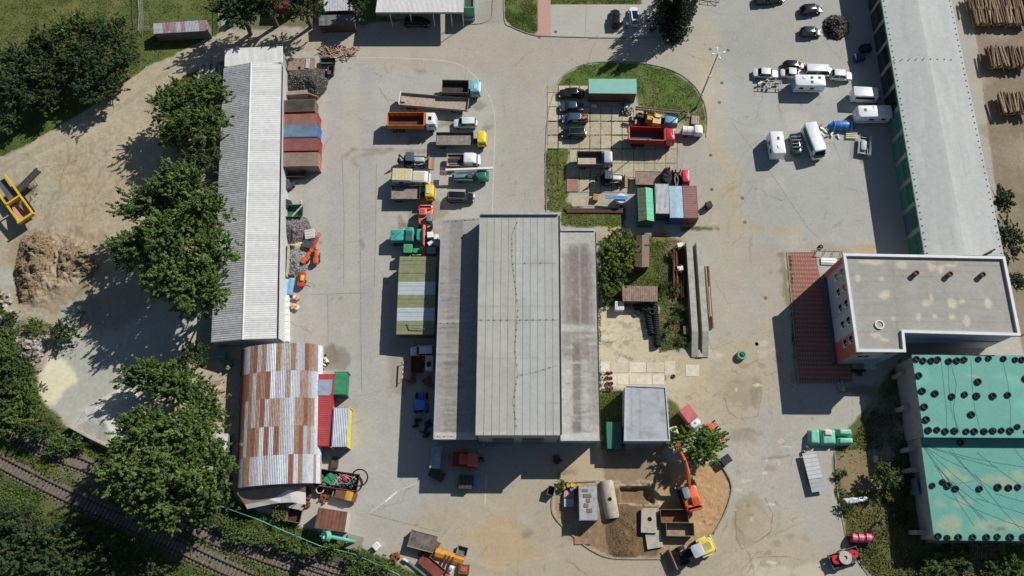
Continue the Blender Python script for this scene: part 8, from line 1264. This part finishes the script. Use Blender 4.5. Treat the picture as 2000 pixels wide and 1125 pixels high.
fence('cyan wire fence between the railway and the yard', [(438, 990), (500, 1012), (565, 1040), (628, 1066), (694, 1082), (745, 1104), (780, 1122), (800, 1140)], 1.6, pm('cyan_wire', (96, 160, 146), rough=.5, bump=0)); fence('wire fence with concrete posts at the top left field', [(276, -30), (280, 40), (278, 72)], 1.8, pm('post_grey', (150, 150, 142), bump=0)); fence('thin fence by the field corner', [(270, 60), (298, 60)], 1.2, MC['post_grey']); fence('fence along the field edge at the top', [(434, -20), (432, 60)], 1.5, MC['post_grey'])
# light mast, pole, road barrier, people
t = T('light_mast', 'tall grey floodlight mast with white crossarm beside the grass island', 'light mast', 1360, 210); x, y, _ = t.location; m = MB(); m.lathe([(.22, 0), (.2, .6), (.14, .62), (.07, 16.3)], 12); obj('pole', m, STL(), t, True)
for a in (10, 100): m = MB(); m.at(0, 0, 16.2, a).box(-1.0, 1.0, -.04, .04, 0, .08); obj('crossarm', m, WHT(), t)
for a in range(4): m = MB(); m.at(0, 0, 16.2, 10 + 90 * a).rbox(.75, 1.15, -.14, .14, -.1, .1, .06, .04); obj('floodlight', m, WHT(), t, True)
for z in (4, 9.5): m = MB(); m.at(0, 0, z).box(-.2, .25, -.15, .15, 0, .4); obj('junction_box', m, WHT(), t)
t = T('utility_pole', 'thin pale pole standing in front of the conifers', 'pole', 1330, 53); m = MB(); m.cyl((0, 0, 0), (0, 0, 8), .1, .07, 8); obj('pole', m, STL(), t); m = MB(); m.box(-.3, .3, -.1, .1, 7.9, 8.1); obj('cap', m, WHT(), t)
t = T('frame_rack', 'dark open steel frame at the top photo edge', 'frame', 1388, 0, .5, -8)
for a, b in (((-1.6, -.4), (1.6, -.4)), ((-1.6, .6), (1.6, .6)), ((-1.6, -.4), (-1.6, .6)), ((1.6, -.4), (1.6, .6)), ((0, -.4), (0, .6)), ((-1.6, -.4), (0, .6)), ((0, .6), (1.6, -.4))): m = MB(); m.cyl((*a, .5), (*b, .5), .05, n=5); obj('bar', m, DRK(), t)
def person(label, px, py, rot, top, legs, hair=(60, 44, 34)):
    t = T('person', label, 'person', px, py, .9, rot); me = bpy.data.meshes.new('body')
    J = [(0, 0, .95), (0, 0, 1.2), (0, 0, 1.42), (0, 0, 1.52), (.02, 0, 1.66), (0, .1, .9), (.1, .11, .5), (.02, .11, .08), (.15, .11, .04), (0, -.1, .9), (-.06, -.11, .5), (-.16, -.11, .08), (-.04, -.11, .04), (0, .2, 1.4), (.03, .27, 1.12), (.16, .24, .9), (0, -.2, 1.4), (-.03, -.27, 1.12), (.1, -.25, .9)]
    E = [(0, 1), (1, 2), (2, 3), (3, 4), (0, 5), (5, 6), (6, 7), (7, 8), (0, 9), (9, 10), (10, 11), (11, 12), (2, 13), (13, 14), (14, 15), (2, 16), (16, 17), (17, 18)]; rad = [.14, .14, .15, .06, .1, .1, .07, .05, .045, .1, .07, .05, .045, .07, .05, .035, .07, .05, .035]
    me.from_pydata(J, E, []); o = bpy.data.objects.new('body', me); C.objects.link(o); o.parent = t; o.modifiers.new('skin', 'SKIN')
    for v, r_ in zip(me.skin_vertices[0].data, rad): v.radius = (r_, r_ * (1.0)); 
    me.skin_vertices[0].data[0].use_root = True; s = o.modifiers.new('sub', 'SUBSURF'); s.levels = 1; s.render_levels = 1
    m = pm('skin', (190, 140, 116), rough=.6, bump=0); me.materials.append(pm('cloth_%d_%d_%d' % tuple(top), top, bump=0))
    mm = MB(); mm.lathe([(.02, 1.5), (.07, 1.52), (.09, 1.6), (.085, 1.68), (.05, 1.72)], 12); obj('face', mm, m, t, True); mm = MB(); mm.lathe([(.1, 1.62), (.108, 1.68), (.085, 1.75), (.02, 1.78)], 12); obj('hair', mm, pm('hair_%d' % hair[0], hair), t, True)
    for s_ in (-1, 1):
        mm = MB(); mm.loft([[(x + q * cos(a), s_ * .11 + q * sin(a), z) for a in [k * pi / 4 for k in range(8)]] for x, z, q in ((0, .95, .13), ((.1 if s_ > 0 else -.06), .5, .1), ((.02 if s_ > 0 else -.16), .1, .08))]); obj('trouser_leg', mm, pm('legs_%d_%d' % tuple(legs[:2]), legs), t, True)
        mm = MB(); mm.rbox((-.08 if s_ > 0 else -.26), (.2 if s_ > 0 else .02), s_ * .11 - .05, s_ * .11 + .05, 0, .1, .04, .03); obj('shoe', mm, DRK(), t, True)
        mm = MB(); hx, hy = (.16, .24) if s_ > 0 else (.1, -.25); mm.rbox(hx - .03, hx + .05, hy - .02, hy + .02, .78, .9, .015, .01)
        for f_ in range(4): mm.box(hx - .03 + f_ * .02, hx - .015 + f_ * .02, hy - .012, hy + .008, .69 + .01 * abs(f_ - 1), .79)
        mm.box(hx + .05, hx + .07, hy - .01, hy + .01, .76, .84); obj('hand', mm, m, t)
person('person in a white top standing at the rear of the white glass roofed car', 1224, 48, 60, (216, 216, 214), (60, 70, 96)); person('person in black standing between the black and the white parked car', 1214, 47, -30, (34, 34, 38), (36, 36, 42)); person('person in dark top and grey trousers standing in the grass by the barn', 1716, 1020, 150, (38, 46, 52), (132, 134, 138))
# right bottom: tarped stack, trailer, foil heap, cable drums
def tarp(name, label, cs, z, mat, folds=.12, res=.25, cat='tarpaulin', th=True):
    a, b, c, d = [np.array(W3((*p, z))) for p in cs]; nu, nv = max(4, int(np.linalg.norm(b - a) / res)), max(4, int(np.linalg.norm(d - a) / res)); u, v = np.meshgrid(np.linspace(0, 1, nu + 1), np.linspace(0, 1, nv + 1)); u, v = u.ravel(), v.ravel(); P = (a * (1 - u)[:, None] + b * u[:, None]) * (1 - v)[:, None] + (d * (1 - u)[:, None] + c * u[:, None]) * v[:, None]
    P[:, 2] += folds * fbm(P[:, 0] * 1.3, P[:, 1] * 1.3, 4, 7); e = np.minimum(np.minimum(u, 1 - u) * nu, np.minimum(v, 1 - v) * nv); P[e < .5, 2] = .02; t = T(name, label, cat, sum(p[0] for p in cs) / 4, sum(p[1] for p in cs) / 4, z); P -= np.array(t.location); ids = np.arange(len(u)).reshape(nv + 1, nu + 1)
    obj('sheet', npmesh('sheet', P, np.stack([ids[:-1, :-1], ids[:-1, 1:], ids[1:, 1:], ids[1:, :-1]], -1).reshape(-1, 4), mat, smooth=True), None, t); return t
GT = pm('green_tarp', (112, 184, 158), rough=.45, var=.12, scale=.8, dirt=.06, dcol=(190, 200, 190)); CT = pm('white_cover', (206, 200, 194), rough=.5, var=.1)
tarp('covered_stack', 'western pale green tarpaulin covered stack', [(1581, 868), (1604, 869), (1602, 836), (1582, 838)], 1.2, GT); tarp('covered_stack', 'middle green and white covered stack', [(1605, 869), (1636, 869), (1634, 838), (1604, 837)], 1.2, GT, .2); tarp('covered_stack', 'eastern upper green covered stack', [(1637, 851), (1668, 852), (1665, 836), (1636, 835)], 1.25, GT); tarp('covered_stack', 'eastern lower green covered stack', [(1637, 869), (1669, 868), (1668, 853), (1637, 852)], 1.2, GT)
tarp('white_cover', 'torn white plastic cover on the middle green stack', [(1609, 853), (1631, 854), (1625, 836), (1607, 836)], 1.36, CT, .25); t = tarp('foil_heap', 'crumpled white foil heap lying in the weeds', [(1651, 988), (1698, 978), (1694, 968), (1648, 973)], .5, pm('white_foil', (206, 210, 214), rough=.3, var=.25, scale=4, dirt=.3, dcol=(120, 120, 112)), .5, .2, 'foil heap'); tarp('foil_scrap', 'small crumpled white foil in the barn shade', [(1707, 903), (1717, 903), (1718, 890), (1708, 889)], .3, MC['white_foil'], .3, .2, 'foil')
t = T('flat_trailer', 'flat bed trailer with pale grey deck standing north to south', 'trailer', 1590, 921, .9, -82); m = MB(); 
for k in range(2): m = MB(); m.box(-2.9 + k * 4.0, 1.08 + k * 1.9, -1.1, 1.1, .7, .85 + .01 * k); obj('deck', m, pm('deck_pale_%d' % k, (184, 186, 188) if k == 0 else (158, 162, 166), var=.1, dirt=.08), t)
m = MB(); m.cyl((-2.9, .5, .6), (-4.1, 0, .6), .06, n=6); m.cyl((-2.9, -.5, .6), (-4.1, 0, .6), .06, n=6); obj('drawbar', m, STL(), t); m = MB(); m.box(-3.7, -3.2, -.3, .3, .6, .9); obj('winch', m, DRK(), t)
for s in (-1, 1):
    for x in (0, .9): wheel(t, x, s * .95, .35, .2, s)
for x_ in range(9): m = MB(); m.box(-2.7 + x_ * .62, -2.66 + x_ * .62, -1.08, 1.08, .865, .875); obj('deck_joint', m, STL(), t)
def drum(label, px, py, z, r, w_, col, up=True, rz=0):
    t = T('cable_drum', label, 'cable drum', px, py, z, rz, 'cable drums at the bottom right'); q = MB(); M_ = pm('drum_%d_%d_%d' % tuple(col), col, rough=.35, var=.12); S_ = t
    def add(name, prof_, mat): m = MB(); m.ring(prof_, 20); o = obj(name, m, mat, t, True); o.rotation_euler = (0, 0, 0) if up else (R(90), 0, 0); o.location.z = (z - w_ / 2 if up else r)
    add('flange', [(r * .3, 0), (r, 0), (r, .06), (r * .3, .06)], M_); add('winding', [(r * .35, .06), (r * .85, .06), (r * .85, w_ - .06), (r * .35, w_ - .06)], pm('cable_wound', (196, 110, 130) if not up else (150, 30, 46), rough=.4, var=.3, scale=6)); add('flange', [(r * .3, w_ - .06), (r, w_ - .06), (r, w_), (r * .3, w_)], M_); return t
for px, lab in ((1662, 'red cable drum on its side, left of the three in the grass'), (1674, 'silver pink wound cable drum, middle in the grass'), (1689, 'silver pink wound cable drum, right one in the grass')): drum(lab, px, 1050, .7, .75, 1.0, (186, 40, 60), False, 82)
t = T('drum_trailer', 'low grey trailer with rails carrying cable drums at the bottom right', 'trailer', 1649, 1089, .8, 17); openbox(t, -2.2, 2.2, -.95, .95, .55, .5, STL(), pm('trailer_floor', (70, 72, 74)), ribs=3, th=.05); m = MB(); m.cyl((-2.2, 0, .5), (-3.3, .0, .5), .06, n=6); obj('drawbar', m, STL(), t)
for s in (-1, 1): wheel(t, 0, s * 1.0, .33, .2, s)
drum('red cable drum at the left end of the low trailer', 1633, 1093, 1.1, .65, .5, (196, 40, 58)); drum('red cable drum at the right end of the low trailer', 1667, 1082, 1.2, .6, .5, (200, 44, 60)); drum('wide pale grey cable drum in the middle of the low trailer', 1650, 1089, 1.3, .95, .6, (178, 172, 160))
m = MB(); m.lathe([(.0, 1.36), (.93, 1.36), (.93, 1.42), (0, 1.42)], 20); x, y = W(1650, 1089, 1.4); tag(obj('drum_cover', m, pm('drum_cover', (176, 170, 158), var=.2, scale=5), None, loc=(x, y, 0)), 'round pale lid on the wide cable drum', 'lid')
for k in range(64):
    x0 = 1893 + (k % 16) * 4.4; y0 = 1062 + (k // 16) * 8; 
    if k == 0: bk = T('brick_patch', None, None, 1922, 1080); bk['kind'] = 'structure'
    m = MB(); a = W(x0, y0); b = W(x0 + 4, y0 + 7.2); m.box(a[0], b[0], b[1], a[1], 0, .08 + rnd(0, .03)); wobj('block', m, pm('patch_brick_%d' % (k % 2), [(150, 122, 106), (168, 146, 126)][k % 2], var=.2), bk)
# yard odds and ends
t = T('road_barrier', 'red and white striped barrier board standing west of the central hall', 'barrier', 787, 722, 1, 90)
for k in range(9): m = MB(); m.box(-1.7 + k * .38, -1.34 + k * .38, -.05, .05, .9, 1.1); obj('stripe', m, WHT() if k % 2 else pm('barrier_red', (186, 50, 48), bump=0), t)
for s in (-1, 1): m = MB(); m.box(s * 1.4 - .03, s * 1.4 + .03, -.5, .5, 0, .06); m.box(s * 1.4 - .03, s * 1.4 + .03, -.03, .03, .06, .9); obj('leg', m, DRK(), t)
t = T('red_trailer', 'red open trailer with striped rim in the shade west of the central hall', 'trailer', 815, 712, .8, 92); openbox(t, -1.3, 1.3, -.9, .9, .6, .5, pm('trailer_red', (150, 44, 40), dirt=.1), pm('dark_floor', (70, 40, 38)), ribs=0)
for s in (-1, 1): wheel(t, 0, s * .95, .35, .2, s)
t = T('white_machine', 'white and grey panel machine tight against the central hall wall', 'machine', 838, 709, 1.2, 90); m = MB(); m.rbox(-1.2, 1.2, -.6, .6, .1, 1.3, .06, .04); obj('body', m, pm('dusty_white', (190, 192, 180)), t); m = MB(); m.box(-.6, .2, -.3, .3, 1.3, 1.4); obj('panel', m, DRK(), t)
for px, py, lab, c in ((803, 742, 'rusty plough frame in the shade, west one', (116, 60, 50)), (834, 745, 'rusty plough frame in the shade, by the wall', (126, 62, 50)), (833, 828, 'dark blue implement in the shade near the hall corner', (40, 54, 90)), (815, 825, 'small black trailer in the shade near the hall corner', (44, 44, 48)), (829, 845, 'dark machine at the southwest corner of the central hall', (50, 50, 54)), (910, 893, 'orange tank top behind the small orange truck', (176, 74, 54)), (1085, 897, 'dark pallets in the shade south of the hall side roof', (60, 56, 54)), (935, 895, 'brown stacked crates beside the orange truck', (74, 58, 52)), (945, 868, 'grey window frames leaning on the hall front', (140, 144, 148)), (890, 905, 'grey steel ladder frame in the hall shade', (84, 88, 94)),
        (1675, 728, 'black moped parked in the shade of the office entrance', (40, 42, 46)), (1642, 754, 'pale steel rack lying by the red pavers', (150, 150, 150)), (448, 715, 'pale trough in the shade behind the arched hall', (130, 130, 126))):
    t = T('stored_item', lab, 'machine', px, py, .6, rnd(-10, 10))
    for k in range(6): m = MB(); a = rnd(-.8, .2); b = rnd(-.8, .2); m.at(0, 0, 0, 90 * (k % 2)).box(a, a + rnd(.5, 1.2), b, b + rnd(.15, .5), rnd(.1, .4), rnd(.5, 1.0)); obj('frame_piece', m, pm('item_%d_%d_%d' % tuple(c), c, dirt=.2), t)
t = T('concrete_pallet', 'pale broken board lying west of the arched hall', 'board', 420, 762, .2, 92)
for k in range(4): m = MB(); m.box(-1.6 + k * .8, -.85 + k * .8, -.9 + .2 * (k % 2), .8, .1, .2 + .02 * k); obj('board', m, pm('pale_board_%d' % (k % 2), [(186, 166, 146), (150, 128, 116)][k % 2], dirt=.2), t)
m = MB(); m.rbox(-.5, .5, -.35, .35, 0, .4, .2, .12); x, y = W(1160, 206, .3); tag(obj('white_bag', m, pm('bag_white', (206, 204, 200), bump=.5), None, True, loc=(x, y, 0)), 'white bulging bag south of the turquoise cabin', 'bag')
t = T('blue_boom_pump', 'light blue machine with round white tank and long boom arm', 'pump machine', 1213, 388, 1.2, 176); BM = pm('pump_blue', (110, 164, 206), rough=.4, dirt=.08); m = MB(); m.ring([(.25, .6), (.9, .6), (1.0, .9), (.9, 1.4), (.25, 1.5)], 18); obj('drum_tank', m, pm('tank_white', (206, 214, 218)), t, True)
for y in (-.25, 0, .25): m = MB(); m.box(-.9, 2.8, y - .08, y + .08, 1.55, 1.72); obj('boom_arm', m, BM, t)
m = MB(); m.rbox(-1.1, .6, -.9, -.3, .5, 1.3, .2, .1); obj('frame', m, BM, t, True)
for s in (-1, 1): wheel(t, -.3, s * .95, .38, .22, s)
for px, py in ((1688, 283),):
    t = T('rail_trailer', 'trailer with tall white railings and a pale load by the long hall shade', 'trailer', px, py, 1, 78); openbox(t, -1.6, 1.6, -.7, .7, .5, .3, STL(), pm('teal_floor', (120, 140, 146)), ribs=0); m = MB(); m.rbox(-1.0, 1.0, -.5, .5, .6, .95, .3, .15); obj('load', m, pm('pale_load', (176, 184, 184)), t, True)
    for y in (-.95, -1.15, .95):
        for z in (.8, 1.2): m = MB(); m.cyl((-1.9, y, z), (1.9, y, z), .03, n=5); obj('railing', m, WHT(), t)
    for x_ in (-1.9, 0, 1.9): m = MB(); m.cyl((x_, -1.15, .4), (x_, -1.15, 1.3), .03, n=5); obj('railing_post', m, WHT(), t)
    for s in (-1, 1): wheel(t, 0, s * .85, .3, .18, s)
t = T('scrap_trailer', 'skeletal boat trailer frame with loose white parts below the white sedan', 'trailer', 1503, 165, .5, -3)
for y in (-.9, .9): m = MB(); m.box(-2.4, 2.2, y - .05, y + .05, .4, .5); obj('frame_rail', m, STL(), t)
for x_ in (-1.6, 0, 1.6, 2.2): m = MB(); m.box(x_ - .05, x_ + .05, -.9, .9, .405, .505); obj('cross_bar', m, STL(), t)
for k in range(7): m = MB(); m.at(rnd(-2, 1.5), rnd(-.6, .6), .5, rnd(0, 90)).box(-.5, .5, -.15, .15, 0, .2); obj('loose_part', m, WHT() if k % 2 else STL(), t)
t = T('covered_boat', 'blue tarpaulin covered boat next to the big touring caravan', 'boat', 1646, 243, .9, 0); m = MB(); L_ = []
for x_ in np.linspace(-2.5, 2.5, 9): q = max(.25, (1 - (abs(x_) / 2.7) ** 3)); L_.append([(x_, .95 * q * cos(pi * k / 8), .4 + .85 * q * sin(pi * k / 8) + .04 * ((k + int(x_ * 2)) % 2)) for k in range(9)])
m.loft(L_); obj('cover', m, pm('tarp_blue', (52, 116, 186), rough=.4, var=.2, scale=3), t, True); m = MB(); m.box(-2.0, 2.0, -.5, .5, .1, .4); obj('cradle', m, STL(), t)
for x_ in (-1.5, -.5, .5, 1.5): m = MB(); m.loft([[(x_ + d, .97 * cos(pi * k / 8), .42 + .88 * sin(pi * k / 8)) for k in range(9)] for d in (0, .06)]); obj('strap', m, pm('strap_light', (150, 186, 220), bump=0), t)
for k in range(5): m = MB(); m.box(-1.0, 1.0, -.12, .12, 0, .1); x, y = W(1664, 254 + k * 3.6, .4); tag(obj('timber', m, pm('cream_timber', (200, 190, 164)), None, loc=(x, y, .25), rz=-2), ['first', 'second', 'third', 'fourth', 'fifth'][k] + ' pale board from the north in the stack below the blue covered boat', 'board', 'pale boards below the covered boat')
for k in range(14): m = MB(); s = rnd(.2, .5); m.at(0, 0, 0, 0, rnd(-30, 30)).box(-s, s, -s * .3, s * .3, 0, .2); x, y = W(1612 + rnd(-10, 26), 256 + rnd(-14, 14)); tag(obj('white_scrap', m, WHT() if k % 3 else WOD(), None, loc=(x, y, .1), rz=rnd(0, 180)), 'small pale scrap piece lying west of the blue covered boat', 'scrap', 'pale scrap west of the covered boat')
# screening machine on the left edge
t = T('screening_machine', 'yellow mobile screening machine with dark conveyor at the left photo edge', 'screening machine', 30, 395, 2.2, -50); YL = pm('machine_yellow', (206, 172, 34), rough=.5, dirt=.2)
for s in (-1, 1): m = MB(); m.at(0, 0, 2.4, 0, 3).box(-5.5, 4.2, s * 1.3 - .12, s * 1.3 + .12, -.15, .35); obj('side_beam', m, YL, t)
m = MB(); m.add([(-.2, -1.0, 1.6), (3.8, -1.5, 2.4), (3.8, 1.3, 2.4), (-.2, 1.0, 1.6), (.2, -.4, 1.1), (3.5, -.5, 1.3), (3.5, .5, 1.3), (.2, .4, 1.1)], [(0, 1, 5, 4), (1, 2, 6, 5), (2, 3, 7, 6), (3, 0, 4, 7), (4, 5, 6, 7)]); obj('hopper', m, pm('hopper_rust', (156, 116, 100), dirt=.2), t)
m = MB(); m.box(3.8, 4.2, -1.5, 1.4, 2.1, 2.7); obj('hopper_lip', m, YL, t); m = MB(); m.box(-.3, 0, -1.25, 1.25, 2.2, 2.9); obj('cross_beam', m, YL, t); m = MB(); m.box(-5.4, -.5, -.7, .7, 1.9, 2.1); obj('belt', m, pm('belt_grey', (84, 86, 92)), t); m = MB(); m.box(-4, 3, -.9, .9, .5, 1.1); obj('chassis', m, DRK(), t)
for s in (-1, 1): m = MB(); m.loft([[(x, y, z) for x, z in ((-2.2, .5), (-1.9, .1), (2, .1), (2.3, .5), (2, .8), (-1.9, .8))] for y in (s * 1.1 - .25, s * 1.1 + .25)]); obj('track', m, DRK(), t)
t2 = T('conveyor', 'dark discharge conveyor sticking out of the yellow screening machine', 'conveyor', 50, 360, 2, 50); m = MB(); m.at(0, 0, 2.2, 0, -6).box(-3.2, 3.2, -.45, .45, 0, .12); obj('belt', m, pm('belt_dark', (70, 66, 72), var=.2), t2)
for s in (-1, 1): m = MB(); m.at(0, 0, 2.2, 0, -6).box(-3.3, 3.3, s * .5 - .05, s * .5 + .05, -.15, .22); obj('side_frame', m, pm('conv_rust', (92, 78, 76)), t2)
m = MB(); m.cyl((1.5, 0, 2.2), (1.2, 0, 0), .08, n=6); obj('support', m, YL, t2)
t = T('maroon_wagon', 'maroon box wagon in the top shade between two trees', 'wagon', 549, 6, 2.2, 0); m = MB(); m.rbox(-2, 2, -1.3, 1.3, .5, 2.4, .06, .05); obj('body', m, pm('maroon_dark', (104, 48, 46)), t)
for x_ in (-1.3, 1.3):
    for s in (-1, 1): wheel(t, x_, s * 1.1, .4, .25, s)
for px, py in ((1410, 162), (1405, 200), (1495, 582), (1478, 672), (1387, 96), (1053, 73), (1085, 62), (1450, 387), (1455, 434), (1388, 303), (1390, 370), (1422, 98)):
    x, y = W(px, py); m = MB(); m.lathe([(.32, 0), (.32, .012)], 14); tag(obj('manhole_cover', m, pm('manhole', (98, 96, 92), var=.3), None, loc=(x, y, 0)), 'round dark manhole cover set in the yard surface', 'manhole cover', 'manhole covers in the yard')
beam('stair_rail', 'thin pale pole lying beside the shed and red machine', 'pole', [(588, 390), (588, 398)], .1, .1, .2, WHT())
t = T('scaffold_frame', 'dark steel frame leaning by the striped pavers and office corner', 'frame', 1618, 494, .5, -6)
for k in range(4): m = MB(); m.cyl((-2.2 + k * 1.4, -.6, .3), (-1.8 + k * 1.4, .6, .3), .05, n=5); obj('rung', m, DRK(), t)
for y in (-.6, .6): m = MB(); m.cyl((-2.4, y, .3), (2.6, y + .3, .3), .05, n=5); obj('rail', m, STL(), t)
for k in range(3): m = MB(); m.box(-1.3, 1.3, -.22, .22, 0, .08); x, y = W(1619, 506 + k * 4.2, .3); tag(obj('white_sheet', m, WHT() if k < 2 else pm('grey_sheet_x', (150, 150, 148)), None, loc=(x, y, .2 - k * .05), rz=-3), ['upper', 'middle', 'lower'][k] + ' white sheet lying between the red pavers and office corner', 'sheet')
tyre(1603, 482, .1, 'black tyre lying in the rubble north of the red pavers', None, .8)
for (x0, y0, x1, y1, lab) in ((230, 283, 250, 286, 'first'), (226, 292, 252, 290, 'second'), (232, 300, 246, 296, 'third')): beam('pole', lab + ' thin stick lying on the sandy ground in the dirt lot', 'stick', [(x0, y0), (x1, y1)], .1, .0, .1, WOD())
